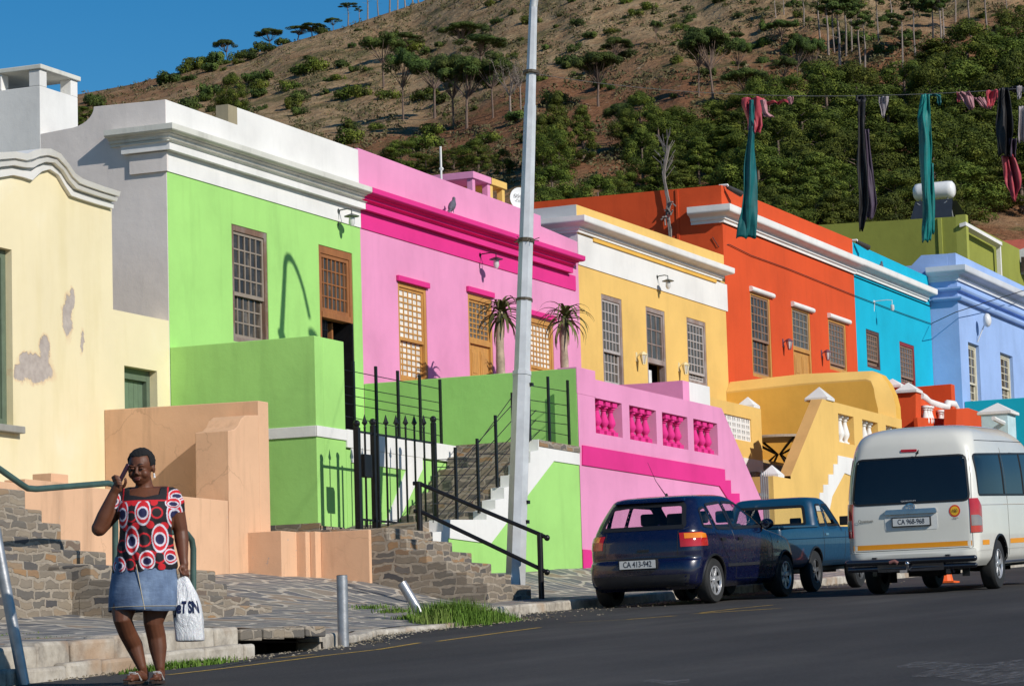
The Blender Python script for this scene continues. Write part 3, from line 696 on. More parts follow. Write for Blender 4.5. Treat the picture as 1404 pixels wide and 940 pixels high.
f.box(x0 + .1, x1 - .11, YW + .12, YW + .2, (z0 + z1) / 2 + .25, (z0 + z1) / 2 + .33); f.box(x1 - .19, x1 - .11, YW + .13, YW + .19, z0, z1)
wn = f.build('window', wfr, t, bevel=.006)
f = MB(); f.quad((x0, YW + .16, z0), (x1 - .1, YW + .16, z0), (x1 - .1, YW + .16, z1), (x0, YW + .16, z1)); f.build('pane', window_glass('pale_glass', (.35, .38, .4), .1), wn)
f = MB(); f.box(x0 - .05, x1 + .12, YW - .12, YW + .2, z0 - .10, z0 - .004); f.build('sill', plaster('grey_sill', (.30, .29, .26), 1.2), wn, bevel=.012)
f = MB(); f.box(dx0, dx0 + .06, YW + .14, YW + .24, dz0, dz1 - .003); f.box(dx1 - .1, dx1 - .003, YW + .13, YW + .24, dz0, dz1 - .003); f.box(dx0 + .06, dx1 - .1, YW + .132, YW + .24, dz1 - .16, dz1 - .003)
dd = f.build('door', wfr, t)
f = MB()
for i in range(6): a = dx0 + .06 + (dx1 - dx0 - .16) * i / 6; f.box(a + .004, a + (dx1 - dx0 - .16) / 6 - .004, YW + .2, YW + .23, dz0, dz1 - .163)
f.build('door_leaf', simple('green_boards', (.13, .19, .12), .6), dd)

# peach terrace walls in front of the cream house
t = thing('peach_terrace_wall', 'tall cracked peach wall and pier with scalloped top, beside the cream house', 'wall', (36, 20, 1.8))
m = MB(); ue = 37.0; yf = 19.80
m.prism_x([(YW - .003, 1.0), (YW - .003, 4.22), (yf, 4.19), (yf, 1.0)], ue, ue + .30)
m.build('boundary_wall', PEACH, t, bevel=.01)
def PX(px, py): p = aty(px, py, yf); return (p.x, p.z)
m = MB(); a = PX(313, 590); pr = [(PX(313, 690)[0], 1.0), (a[0], a[1]), (PX(322, 588)[0], PX(322, 588)[1]), (PX(327, 583)[0], PX(327, 583)[1]), (PX(331, 574)[0], PX(331, 574)[1]), (PX(337, 569)[0], PX(337, 569)[1]), (ue, PX(349, 568)[1]), (ue, 1.0)]
m.prism_y(pr, yf, yf + .52); m.build('pier', PEACH, t, bevel=.01)
m = MB()
m.box(PX(35, 700)[0], PX(120, 700)[0], yf + .001, yf + .3, 1.0, PX(115, 664)[1]); m.box(PX(120, 700)[0], PX(313, 700)[0] - .001, yf, yf + .52, 1.0, PX(200, 675)[1]); m.box(PX(-60, 700)[0], PX(35, 700)[0], yf + .002, yf + .3, 1.0, PX(35, 663)[1])
m.box(PX(119, 650)[0], PX(142, 650)[0], yf + .52, yf + .8, 1.0, PX(130, 646)[1])
m.build('front_wall', PEACH, t, bevel=.008)
m = MB(); m.box(PX(119, 650)[0], 37.0, yf + .53, YW - .01, 2.2, 2.6); m.build('terrace_floor', simple('screed', (.35, .32, .28), .9), t)

# left stone stair blocks
t = thing('stone_stairway', 'long rubble stone stairway with a green pipe rail, left of the peach wall', 'steps', (31, 17, 1.0))
def stairblock(name, yface, edges, xleft, zfoot, dep):
    m = MB(); prev = None
    for i, (px, pyt, pyb) in enumerate(edges):
        yy_ = yface - i * dep; p = aty(px, pyt, yy_); pb = aty(px, pyb, yy_)
        m.box(xleft - .004 * i, p.x, yy_, yy_ + dep * 2.5 + .01 * i, zfoot - .01 * i, p.z + .001 * i)
    return m.build(name, STONE, t, bevel=.02)
stairblock('upper_flight', 19.3, [(35, 672, 700), (58, 699, 718), (84, 718, 740), (111, 741, 757), (146, 757, 790), (146, 775, 800)], 20.5, .6, .29)
stairblock('lower_flight', 17.3, [(296, 782, 800), (312, 800, 816), (343, 818, 830), (374, 831, 850)], X(158, 800, 17.0), .5, .3)
m = MB(); yy_ = 17.55; m.box(20.5, X(140, 800, yy_), yy_, yy_ + .4, .4, Z(100, 783, yy_)); m.build('lower_wall', STONE, t, bevel=.02)
pg = simple('green_pipe', (.055, .10, .085), .4, 0, .2)
m = MB(); yr = 17.5
P = lambda px, py, y=yr: aty(px, py, y)
m.tube([P(-60, 600), P(0, 643), P(30, 664), P(38, 669), P(50, 670), P(148, 662), P(155, 664), P(158, 672), P(158, 800)], .035, 10)
m.build('handrail', pg, t, smooth=60)
m = MB(); m.tube([P(228, 730, 16.6), P(245, 728, 16.6), P(256, 731, 16.6), P(263, 740, 16.6), P(265, 752, 16.6), P(265, 830, 16.6)], .035, 10); m.build('handrail', pg, t, smooth=60)

# ---- pink house ------------------------------------------------------------
U2 = X(797, 500)
t = PH = thing('pink_house', 'pink house with hot pink cornice and frieze beside the green house', 'house', (U1, YW, 4.0))
hs = [window(t, 545, 384, 522, 584, W_HONEY, 5, 8, .42, curtain=CURT), window(t, 641, 401, 545, 674, W_HONEY, 5, 7, .56, door='panel'), window(t, 725, 433, 510, 758, W_HONEY, 6, 8, .1, curtain=CURT)]
body(t, U1, U2, 1.0, 8.42, PINK, GREYW, holes=hs, roofz=8.45)
room(t, U1, U2, YW, 4.0, 8.0)
for (a, b, c_) in ((543, 586, 377), (639, 675, 392), (723, 760, 424)):
    m = MB(); xa, xb = X(a, c_ + 4), X(b, c_ + 16); zt_ = Z(a, c_); m.box(xa, xb, YW - .06, YW - .002, zt_ - .10, zt_); m.build('window_hood', HOT, t, bevel=.01)
m = MB(); m.box(U1 + .003, X(788, 380), YW - .02, YW - .001, ZF, 8.27); m.build('frieze', HOT, t)
zA = Z(489.6, 202.3); xB = X(740, 290); zB = Z(729, 290)
m = MB(); m.prism_y([(U1 + .002, 8.42), (U2, 8.42), (U2, Z(785, 329)), (X(742, 310), Z(742, 310)), (X(742, 310), zB - .02), (U1 + .002, zA)], YW + .002, YW + .24); m.build('parapet', PINK, t, bevel=.008)
m = MB(); sweep_cornice(m, cyma(8.42, 8.66, .24), U1 + .03, X(781, 345), YW, rret=.2); m.build('cornice', HOT, t, smooth=35)
m = MB(); sweep_cornice(m, [(-.02, 8.28), (.12, 8.28), (.12, 8.39), (.16, 8.405), (-.02, 8.405)], U1 + .0, X(778, 365), YW); m.build('fascia', HOT, t)
lamp_goose(t, 657, 350, simple('black_lamp', (.03, .03, .035), .4, .5), arm=.34)
# chimney shared: pink half and yellow half, dish and mast
c = MB(); cy = 24.2; cx0, cx1, cx2 = X(648, 250, cy), X(672, 250, cy), X(692, 260, cy); zt_ = Z(650, 236, cy); zo1 = zt_ - .14; zo0 = zt_ - .5
def chim(par, xa, xb, mat, ya=cy, yb=cy + 2.2, open_=True):
    c = MB(); c.box(xa, xb, ya, yb, 8.0, zo0 - .1)
    for q in (xa, xb - .13): c.box(q, q + .13, ya, ya + .13, zo0 - .1, zo1); c.box(q, q + .13, yb - .13, yb, zo0 - .1, zo1)
    c.box(xa, xa + .12, (ya + yb) / 2 - .12, (ya + yb) / 2 + .12, zo0 - .1, zo1)
    c.box(xa - .04, xb + .04 if mat is not PINK else xb, ya - .04, yb + .04, zo1, zt_)
    return c.build('chimney', mat, par, bevel=.01)
chim(t, cx0, cx1, PINK)
# ---- yellow house ----------------------------------------------------------
U3 = X(998, 500)
t = YH = thing('yellow_house', 'yellow house with white cornice and weathered grey windows, between pink and orange', 'house', (U2, YW, 4.5))
chim(t, cx1 + .002, cx2, YELL)
hs = [window(t, 824, 402, 528, 852, W_GREY, 5, 5, .38, muntin=simple('white_muntin', (.42, .38, .36), .7)), window(t, 885, 419, 532, 911, W_GREY, 3, 3, .36, door='open', muntin=W_GREY), window(t, 941, 434, 524, 967, W_GREY, 5, 6, .16, muntin=simple('white_muntin', (.42, .38, .36), .7))]
zfr0 = Z(797, 364); zc0 = Z(794, 322) ; zc1 = Z(794, 299); zpt = Z(784, 278)
body(t, U2, U3, 1.5, zc0 + .02, YELL, GREYW, holes=hs, roofz=zc1)
room(t, U2, U3, YW, 4.5, zfr0)
m = MB(); xd0, xd1 = X(890, 500), X(899, 500); m.box(xd0, xd1, YW + .1, YW + .14, 4.6, Z(890, 505)); m.build('door_leaf', simple('white_door', (.75, .75, .72), .5), t)
m = MB(); m.box(U2 - .01, X(996, 400), YW - .02, YW - .001, zfr0 , zc0); m.build('frieze', WHITE, t)
m = MB(); m.prism_y([(U2, zc0), (U3, zc0), (U3, Z(993, 350)), (U2, zpt)], YW, YW + .24); m.build('parapet', YELL, t, bevel=.008)
m = MB(); m.prism_x([(YW + .001, 6.5), (YW + .001, zpt - .003), (28, zpt - .05), (28, 6.5)], U2 - .008, U2 + .2); m.build('gable', simple('raw_grey_plaster', (.48, .49, .50), .9, 0, .12, 2), t)
m = MB(); sweep_cornice(m, cyma(zc0 + .04, zc1 + .0, .28), U2, X(986, 370), YW, lret=1.3, rret=.2); m.build('cornice', WHITE, t, smooth=35)
m = MB(); m.box(X(812, 350), X(980, 390), YW - .05, YW - .021, zc0 - .05, zc0 + .02); m.build('bead', OCHRE, t)
lamp_goose(t, 900, 380, simple('grey_iron', (.12, .13, .12), .5, .6))
lm = simple('cream_lantern', (.75, .66, .40), .5)
lantern(t, 872, 489, lm); lantern(t, 930, 503, lm)
# ---- orange house ------------------------------------------------------------
U4 = X(1175, 480)
t = OH = thing('orange_house', 'orange red house with white cornice and white window hoods', 'house', (U3, YW, 5.0))
hs = [window(t, 1028, 397, 514, 1055, W_HONEY, 5, 5, .43, muntin=W_MUNTD), window(t, 1085, 417, 520, 1110, W_HONEY, 4, 5, .44, door='panel', muntin=W_MUNT), window(t, 1135, 434, 505, 1159, W_HONEY, 5, 7, .12, muntin=W_MUNTD)]
zo_c0 = Z(1000, 311); zo_c1 = Z(1000, 286); zo_p = Z(990, 254)
body(t, U3, U4, 1.8, zo_c0 + .05, ORAN, ORAN, holes=hs, roofz=zo_p - .5)
room(t, U3, U4, YW, 5.0, zo_c0 - .3)
m = MB(); m.prism_y([(U3, zo_c0), (U4, zo_c0), (U4, Z(1171, 329)), (U3, zo_p)], YW, YW + .24); m.build('parapet', ORAN, t, bevel=.008)
m = MB(); m.prism_x([(YW + .001, 6.0), (YW + .001, zo_p - .003), (28.5, zo_p + .04), (28.5, 6.0)], U3 - .008, U3 + .2); m.prism_x([(23.35, 8.5), (23.35, zo_p - .01), (23.41, zo_p - .01), (23.41, 8.5)], U3 - .03, U3 - .007); m.build('gable', ORAN, t)
m = MB(); sweep_cornice(m, cyma(zo_c0 + .04, zo_c1, .29), U3, U4, YW, lret=.75); m.build('cornice', WHITE, t, smooth=35)
for (a, b, c_) in ((1028, 1056, 390), (1085, 1111, 411), (1135, 1161, 427)):
    m = MB(); xa, xb = X(a, c_) - .05, X(b, c_) + .1; zt_ = Z(a, c_); m.tube([(xa, YW - .03, zt_ - .1), (xb, YW - .03, zt_ - .1)], .065, 10); m.build('window_hood', WHITE, t, smooth=60)
lm = simple('purple_lantern', (.16, .07, .10), .5)
lantern(t, 1073, 470, lm); lantern(t, 1126, 485, lm)
sp = simple('dark_spotlight', (.05, .045, .04), .5, .3)
def spot(par, px, py):
    p = aty(px, py, YW); m = MB(); m.tube([(p.x, YW + .1, p.z + .05), (p.x, YW - .1, p.z + .05), (p.x + .02, YW - .12, p.z)], .03, 6); o = m.build('floodlight', WHITE, par)
    m = MB(); m.tube([(p.x + .0, YW - .1, p.z), (p.x + .35, YW - .30, p.z - .13)], [.05, .075], 10); m.build('lamp_head', sp, o)
spot(t, 992, 257); spot(t, 1170, 332)
# ---- cyan house ------------------------------------------------------------
U5 = X(1279, 500)
t = CY = thing('turquoise_house', 'bright turquoise blue house between the orange and the light blue one', 'house', (U4, YW, 5.5))
hs = [window(t, 1187, 450, 502, 1205, W_DARK, 5, 5, .2, muntin=W_MUNTD), window(t, 1233, 467, 527, 1253, simple('dark_red_frame', (.25, .02, .015), .5), 5, 6, .2, muntin=W_MUNTD)]
body(t, U4, U5, 2.2, Z(1176, 382), CYAN, CYAN, holes=hs, roofz=Z(1176, 382))
room(t, U4, U5, YW, 5.5, zo_c0 - .3)
m = MB(); zq = Z(1176, 380); m.prism_y([(U4 + .002, zq), (U5, zq), (U5, Z(1277, 381)), (U4 + .002, Z(1172, 333))], YW + .001, YW + .24); m.build('parapet', CYAN, t, bevel=.008)
zk0, zk1 = Z(1176, 379), Z(1176, 358)
m = MB(); sweep_cornice(m, cyma(zk0 + .04, zk1, .29), U4 + .002, X(1268, 396), YW, rret=.2); m.build('cornice', WHITE, t, smooth=35)
lamp_goose(t, 1198, 414, simple('white_lamp', (.7, .7, .7), .4), arm=.5, shade=False)
# ---- light blue house --------------------------------------------------------
YL = 21.5
t = LB = thing('light_blue_house', 'light blue house with double string lines under a white cornice, at the right edge', 'house', (U5, YL, 5.5))
xL = U5 + .02; x9 = X(1500, 500, YL)
hs = [window(t, 1327, 468, 560, 1342, simple('cream_frame', (.6, .55, .42), .6), 3, 4, .4, y=YL, inset=.12), window(t, 1371, 482, 560, 1388, simple('cream_frame', (.6, .55, .42), .6), 3, 4, .4, y=YL, inset=.12)]
zl_p = Z(1309, 346, YL); zl_c1 = Z(1314, 366, YL); zl_c0 = Z(1313, 386, YL)
body(t, xL, x9, 2.2, zl_c0 + .03, LBLUE, LBLUE, holes=hs, y=YL, roofz=zl_c0)
room(t, xL, x9, YL, 5.5, zl_c0)
m = MB(); m.prism_y([(xL, zl_c0), (x9, zl_c0), (x9, zl_p - .1), (xL, zl_p)], YL, YL + .24)
zz_ = zl_p - .005; m.prism_x([(YL + .241, zl_c0 - .5), (YL + .241, zz_), (YL + 1.0, zz_ + .02), (YL + 1.3, zz_ - .25), (YL + 3, zz_ - .28), (YL + 3, zl_c0 - .5)], xL - .004, xL + .2); m.build('parapet', LBLUE, t, bevel=.008)
m = MB(); sweep_cornice(m, cyma(zl_c0 + .02, zl_c1 + .0, .34), xL, x9, YL, lret=.8); m.build('cornice', plaster('blue_white_cornice', (.62, .64, .68), .5), t, smooth=35)
for pz in (396, 409):
    z_ = Z(1313, pz, YL); m = MB(); sweep_cornice(m, [(-.02, z_ - .05), (.12, z_ - .05), (.15, z_), (.15, z_ + .05), (-.02, z_ + .05)], xL, x9, YL, lret=.7); m.build('string_course', LBLUE, t)
m = MB(); p = aty(1338, 440, YL); m.tube([(p.x, YL - .02, p.z - .6), (p.x, YL - .25, p.z - .1), (p.x, YL - .3, p.z)], .02, 6); m.ball((p.x, YL - .33, p.z), (.16, .12, .2), 10, 8); m.build('wall_lamp', simple('white_lamp', (.7, .7, .7), .4), t, smooth=60)

# cables along the orange, turquoise and blue fronts
cab = simple('cable', (.02, .018, .018), .6)
def cable(name, lab, pts, r=.010, mat=cab):
    m = MB(); m.tube(pts, r, 5); return tag(m.build(name, mat, smooth=90), lab, 'cable')
P = [aty(x_, y_, YW - .03) for x_, y_ in ((977, 325), (985, 338), (1000, 335), (1030, 350), (1080, 368), (1172, 405), (1230, 427), (1278, 444))]
P[0] = atx(977, 325, U3 - .03); P[1] = atx(985, 338, U3 - .03)
cable('power_cable', 'thin dark cable clipped across the orange and turquoise fronts', P)
cable('overhead_cable', 'slack black cable reaching from the light blue corner to the right edge', [aty(1278, 443, YW - .1), aty(1310, 428, 21.2), aty(1350, 415, 21.0), aty(1404, 398, 20.8), aty(1500, 360, 20.4)], .012)
# ------------------------------------------------------------------ terraces further up
def baluster(m, x, y, z0, z1, r=.075, n=10):
    h = z1 - z0; P = [(.9, 0), (.9, .08), (.55, .10), (.5, .16), (.95, .30), (1.0, .38), (.75, .55), (.5, .72), (.45, .80), (.7, .84), (.5, .88), (.95, .92), (.95, 1)]
    m.lathe([(r * a, h * b) for a, b in P], (x, y, z0), n)
def fx(px, py, y=WF): p = aty(px, py, y); return (p.x, p.z)
# ---- pink terrace wall with baluster openings --------------------------------
t = thing('pink_terrace_wall', 'pink terrace wall with hot pink balusters in four openings and a hot pink band', 'wall', (U1 + .3, WF, 1.8))
ops = [((815, 545), (852, 555), (851, 600), (815, 592)), ((862, 554), (899, 565), (899, 609), (862, 601)), ((907, 565), (942, 573), (943, 616), (908, 610)), ((950, 574), (983, 582), (984, 624), (951, 618))]
zt0 = fx(815, 545)[1]; zb0 = fx(815, 593)[1]
holes = []
for o in ops:
    (a, b), (c, d) = fx(*o[0]), fx(*o[1]); holes.append((a, c, zb0, zt0))
xp = fx(1045, 690)[0]; x_d0 = fx(989, 560)[0]; ztop = fx(815, 520)[1]; xS = U1 + .001
m = MB(); wall_holes(m, xS, x_d0, zb0 - .1, ztop, WF - .006, holes, .34)
m.quad((xS, WF - .006, zb0 - .1), (x_d0, WF - .006, zb0 - .1), (x_d0, WF - .006, 1.2), (xS, WF - .006, 1.2))
m.add([(x_d0, WF - .006, ztop), (x_d0, WF - .006, 1.2), (xp + .02, WF - .006, 1.2), (xp + .02, WF - .006, fx(1045, 690)[1])], [(0, 1, 2, 3)])
# top and back faces
yb_ = WF + .34
m.quad((xS, WF - .006, ztop), (x_d0, WF - .006, ztop), (x_d0, yb_, ztop), (xS, yb_, ztop)); m.quad((x_d0, WF - .006, ztop), (xp + .02, WF - .006, fx(1045, 690)[1]), (xp + .02, yb_, fx(1045, 690)[1]), (x_d0, yb_, ztop))
wall_holes(m, xS, x_d0, zb0 - .1, ztop, yb_, holes, .001)
m.quad((xp + .02, WF - .006, 1.2), (xp + .02, yb_, 1.2), (xp + .02, yb_, fx(1045, 690)[1]), (xp + .02, WF - .006, fx(1045, 690)[1]))
m.build('wall', PINK, t)
xe = fx(815, 500)[0]
m = MB(); m.box(xS, xe, WF - .012, WF + .335, ztop - .3, 5.32); m.build('pier', PINK, t, bevel=.01)
for h in holes:
    for k in range(3):
        m = MB(); x_ = h[0] + (h[1] - h[0]) * (.30 + .26 * k); 
        m.box(x_ - .1, x_ + .1, WF + .03, WF + .21, h[2], h[2] + .08); m.box(x_ - .1, x_ + .1, WF + .03, WF + .21, h[3] - .09, h[3] - .001)
        baluster(m, x_, WF + .12, h[2] + .08, h[3] - .09, .085); m.build('baluster', HOT, t, smooth=40)
# hot band with zigzag right end
zA0, zA1 = fx(797, 610)[1], fx(797, 655)[1]
Pb = [fx(797, 610), (fx(992, 645)[0], fx(797, 610)[1]), (fx(992, 645)[0], fx(992, 658)[1]), (fx(1000, 658)[0], fx(1000, 658)[1]), (fx(1000, 660)[0], fx(1000, 676)[1]), (fx(1012, 676)[0], fx(1012, 676)[1]), (fx(1012, 676)[0], fx(1012, 694)[1]), fx(1003, 694)]
Pb += [(fx(985, 668)[0], fx(985, 666)[1] - .0), (fx(797, 637)[0], fx(797, 637)[1])]
m = MB(); m.prism_y([(a, b) for a, b in Pb], WF - .03, WF - .007); m.build('band', HOT, t)
m = MB(); m.box(xS, fx(835, 760)[0], WF - .02, WF - .007, 1.3, fx(802, 753)[1]); m.build('skirting', HOT, t)
# purple side of the inner pier and the white block
m = MB(); a = aty(945, 530, 20.6); b = aty(973, 530, 20.6); m.box(a.x, b.x, 20.6, 20.601, 4.0, 4.1)
p0 = aty(945, 523, 18.9); p1 = aty(973, 526, 18.9)
m = MB(); m.box(p0.x, p1.x, 18.9, 19.4, 3.6, p0.z); m.build('inner_pier', WHITE, t, bevel=.01)
m = MB(); m.prism_x([(18.905, 3.6), (18.905, p0.z - .004), (19.6, p0.z - .01), (YW - .01, p0.z + .03), (YW - .01, 3.6)], p0.x - .35, p0.x - .004); m.build('inner_wall', PINK, t)
# ---- yellow terrace --------------------------------------------------------
t = thing('yellow_terrace_wall', 'yellow terrace wall with pierced block panel and white pyramid cap, behind the pink slope', 'wall', (52, 20, 2.5))
yy = 20.2
q = lambda px, py: (lambda p: (p.x, p.z))(aty(px, py, yy))
m = MB(); ax, az = q(972, 542); bx, _ = q(1043, 556); xw0, zw1 = q(992, 563); xw1, zw0 = q(1031, 606)
xb0 = q(985, 560)[0]
wall_holes(m, ax, bx, 2.2, az - .03, yy, [(xb0, xw1, zw0, zw1 - .05)], .2); m.quad((bx, yy, 2.2), (bx, yy, az - .03), (bx, yy + .3, az - .03), (bx, yy + .3, 2.2)); m.quad((ax, yy, az - .03), (bx, yy, az - .03), (bx, yy + .3, az - .03), (ax, yy + .3, az - .03))
m.build('wall', YELL, t, recalc=False)
m = MB(); nx, nz = 7, 4; cw = (xw1 - xb0) / nx; chh = (zw1 - .05 - zw0) / nz
hl = []
for i in range(nx):
    for j in range(nz):
        cx = xb0 + cw * (i + .5); cz = zw0 + chh * (j + .5)
        for s_ in (-1, 1): hl.append((cx + s_ * cw * .2 - cw * .13, cx + s_ * cw * .2 + cw * .13, cz - chh * .3, cz + chh * .3))
wall_holes(m, xb0, xw1, zw0, zw1 - .05, yy + .03, hl, .12); m.build('pierced_block', WHITE, t, recalc=False)
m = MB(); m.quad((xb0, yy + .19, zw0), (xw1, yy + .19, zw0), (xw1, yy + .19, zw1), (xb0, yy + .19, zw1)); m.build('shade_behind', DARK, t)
def pyramid_cap(par, x, y, z, s, h, mat=WHITE, base=.06):
    m = MB(); m.box(x - s, x + s, y - s, y + s, z, z + base); zz = z + base
    m.add([(x - s, y - s, zz), (x + s, y - s, zz), (x + s, y + s, zz), (x - s, y + s, zz), (x, y, zz + h)], [(0, 1, 4), (1, 2, 4), (2, 3, 4), (3, 0, 4)])
    return m.build('pier_cap', mat, par, bevel=.008)
pyramid_cap(t, bx - .24, yy + .2, az - .03, .2, .2)
m = MB(); a = q(1018, 627); b = q(1044, 634); m.box(a[0], b[0] + .02, yy - .03, yy + .2, b[1] - .25, a[1]); m.build('band', WHITE, t)
# tall ochre divider wall between the yellow and orange terraces, curved front
t = thing('ochre_divider_wall', 'big ochre wall with rounded front end between the yellow and orange terraces', 'wall', (U3, 20, 3))
px_pts = [(1002, 523), (1100, 512), (1195, 508), (1207, 513), (1216, 525), (1223, 540), (1227, 556), (1229, 590)]
poly = []
for a, b in px_pts:
    p = atx(a, b, U3); poly.append((min(p.y, YW - .005), p.z))
zc_ = poly[2][1]
prof = [(YW - .005, 2.0), (YW - .005, poly[0][1])] + poly[1:] + [(poly[-1][0], 2.0)]
def inset_pts(pr, d): return [(y_ + (d if i > 2 else 0), z_ - d) for i, (y_, z_) in enumerate(pr)]
m = MB(); m.prism_x(prof, U3 + .06, U3 + .45); m.build('wall', OCHRE, t, bevel=.01)
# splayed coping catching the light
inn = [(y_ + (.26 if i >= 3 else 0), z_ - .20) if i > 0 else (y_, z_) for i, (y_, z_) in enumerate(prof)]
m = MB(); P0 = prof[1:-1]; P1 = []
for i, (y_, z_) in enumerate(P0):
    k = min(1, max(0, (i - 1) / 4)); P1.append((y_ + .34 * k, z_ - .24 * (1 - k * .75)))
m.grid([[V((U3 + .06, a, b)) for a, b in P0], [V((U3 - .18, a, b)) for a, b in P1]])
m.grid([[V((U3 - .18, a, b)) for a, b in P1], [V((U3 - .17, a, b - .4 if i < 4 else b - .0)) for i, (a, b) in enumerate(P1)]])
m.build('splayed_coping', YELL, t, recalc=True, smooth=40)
m = MB(); pr2 = [(YW - .005, 2.0), (YW - .005, P1[0][1] - .001)] + P1[1:] + [(P1[-1][0], 2.0)]; m.prism_x(pr2, U3 - .179, U3 + .055); m.build('face', OCHRE, t)
# yellow stair front wall
t = thing('yellow_stair_wall', 'yellow sloping stair wall with white stepped string, white balusters and two pyramid caps', 'wall', (58, WF, 2))
P_ = lambda px, py: fx(px, py, WF)
m = MB(); b1, b2, b3, b4 = P_(1084, 652), P_(1128, 560), P_(1148, 552), P_(1250, 583)
hb = [(P_(1149, 566)[0], P_(1170, 566)[0], P_(1149, 605)[1], P_(1149, 566)[1]), (P_(1182, 573)[0], P_(1203, 573)[0], P_(1149, 605)[1], P_(1149, 566)[1]), (P_(1214, 573)[0], P_(1236, 573)[0], P_(1149, 605)[1], P_(1149, 566)[1])]
zt_ = b3[1]
wall_holes(m, b3[0], U3 + .4, P_(1149, 605)[1] - .2, zt_, WF, hb, .3)
m.add([(b3[0], WF, zt_), (b3[0], WF, 1.5), (b1[0], WF, 1.5), (b1[0], WF, b1[1]), (b2[0], WF, zt_)], [(0, 1, 2, 3, 4)]); m.quad((b3[0], WF, P_(1149, 605)[1] - .2), (U3 + .4, WF, P_(1149, 605)[1] - .2), (U3 + .4, WF, 1.5), (b3[0], WF, 1.5))
m.quad((b2[0], WF, zt_), (U3 + .4, WF, zt_), (U3 + .4, WF + .4, zt_), (b2[0], WF + .4, zt_))
m.build('wall', YELL, t, recalc=False)
m = MB(); c0 = (b1[0], b1[1]); c1 = (b2[0], zt_)
m.add([(c0[0], WF, c0[1]), (c1[0], WF, c1[1]), (c1[0] - .02, WF + .24, c1[1]), (c0[0] - .02, WF + .24, c0[1])], [(0, 1, 2, 3)])
m.add([(c0[0] - .02, WF + .24, c0[1]), (c1[0] - .02, WF + .24, c1[1]), (c1[0] - .02, WF + .24, 1.5), (c0[0] - .02, WF + .24, 1.5)], [(0, 1, 2, 3)])
m.build('sloping_coping', plaster('tan_coping', (.62, .36, .13), .8), t, recalc=False)
m = MB(); a = P_(1060, 652); m.box(a[0], b1[0], WF + .001, WF + .5, 1.5, a[1]); m.build('pier', YELL, t)
pyramid_cap(t, (a[0] + b1[0]) / 2, WF + .2, a[1], .19, .2)
pyramid_cap(t, (b2[0] + b3[0]) / 2, WF + .22, zt_ + .001, .25, .25)
for h in hb:
    for k in range(3):
        m = MB(); x_ = h[0] + (h[1] - h[0]) * (.17 + .33 * k); baluster(m, x_, WF + .15, h[2], h[3], .1); m.build('baluster', WHITE, t, smooth=40)
zz = [(1123, 683), (1123, 675), (1128, 675), (1128, 664), (1135, 664), (1135, 650), (1142, 650), (1142, 636), (1148, 636), (1148, 624), (1250, 640)]
pts = [P_(*v) for v in zz]; pts = pts[:-1] + [(P_(1200, 630)[0], pts[-2][1]), (P_(1200, 630)[0], pts[-2][1] - .5), P_(1157, 648), P_(1140, 680), P_(1136, 700), P_(1116, 700), P_(1116, 683)]
m = MB(); m.prism_y(pts, WF - .02, WF - .003); m.build('stair_string', WHITE, t)
# agave on that terrace
def rosette(name, lab, pos, n, ln, wd, mat, up=.6, rr=random.Random(3), grp=None):
    t = thing(name, lab, 'plant', pos, group=grp); m = MB()
    for i in range(n):
        a = 2 * PI * i / n + rr.uniform(-.3, .3); e = rr.uniform(.2, 1.2) * up; L = ln * rr.uniform(.7, 1.1); d = V((math.cos(a), math.sin(a), 0)); p = V(pos); pts = []
        for k in range(6):
            s_ = k / 5; pts.append(p + d * (L * s_ * math.cos(e)) + V((0, 0, L * (s_ * math.sin(e) - .25 * s_ * s_))))
        m.tube(pts, [wd * (1 - .9 * k / 5) for k in range(6)], 4, flat=.4)
    m.build('foliage', mat, t); return t
AG = simple('agave_green', (.20, .24, .07), .6, 0, .3)
pa = aty(1203, 562, 20.3); rosette('agave_plant', 'spiky agave in the yellow terrace in front of the ochre wall', (pa.x, pa.y, pa.z - .1), 22, .8, .035, AG, 1.0)
# garden table
pt = aty(1067, 600, 20.6)
t = thing('garden_table', 'round table with slatted top and curved dark iron legs on the yellow terrace', 'table', (pt.x, pt.y, pt.z - .72))
m = MB(); R_ = .85; m.lathe([(R_, -.04), (R_, .0), (R_ - .03, .015), (0.02, .015)], pt, 28); m.build('tabletop', weathered_wood('table_slats', (.45, .37, .28), (.3, .25, .2)), t, smooth=30)
m = MB()
for k in range(4):
    a = PI / 4 + PI / 2 * k; d = V((math.cos(a), math.sin(a), 0)); m.tube([pt + d * R_ * .85 + V((0, 0, -.05)), pt + d * .35 + V((0, 0, -.22)), pt + d * .06 + V((0, 0, -.36)), pt + d * .25 + V((0, 0, -.52)), pt + d * .55 + V((0, 0, -.74))], .03, 6)
m.build('iron_legs', BLACKM, t, smooth=60)
# stair mass and dark ground behind the gate
m = MB(); a = aty(1044, 640, 20.6); b = aty(1092, 640, 20.6)
t = thing('yellow_terrace_steps', 'shaded stone steps below the garden table behind the grey gate', 'steps', (a.x, 19.5, 2))
dk = stone_masonry('rubble_stone', 0)
for i in range(5): m.box(a.x - 2, b.x + 4, 19.0 + i * .35, 19.4 + i * .35, 1.5, aty(1060, 692 - i * 14, 19 + i * .35).z)
m.build('flight', dk, t)
m = MB(); m.box(aty(1044, 640, 20.6).x - 4, U3 - .2, 20.75, YW - .01, 3.0, aty(1060, 632, 20.75).z); m.build('terrace', simple('screed_tan', (.45, .30, .12), .9), t)
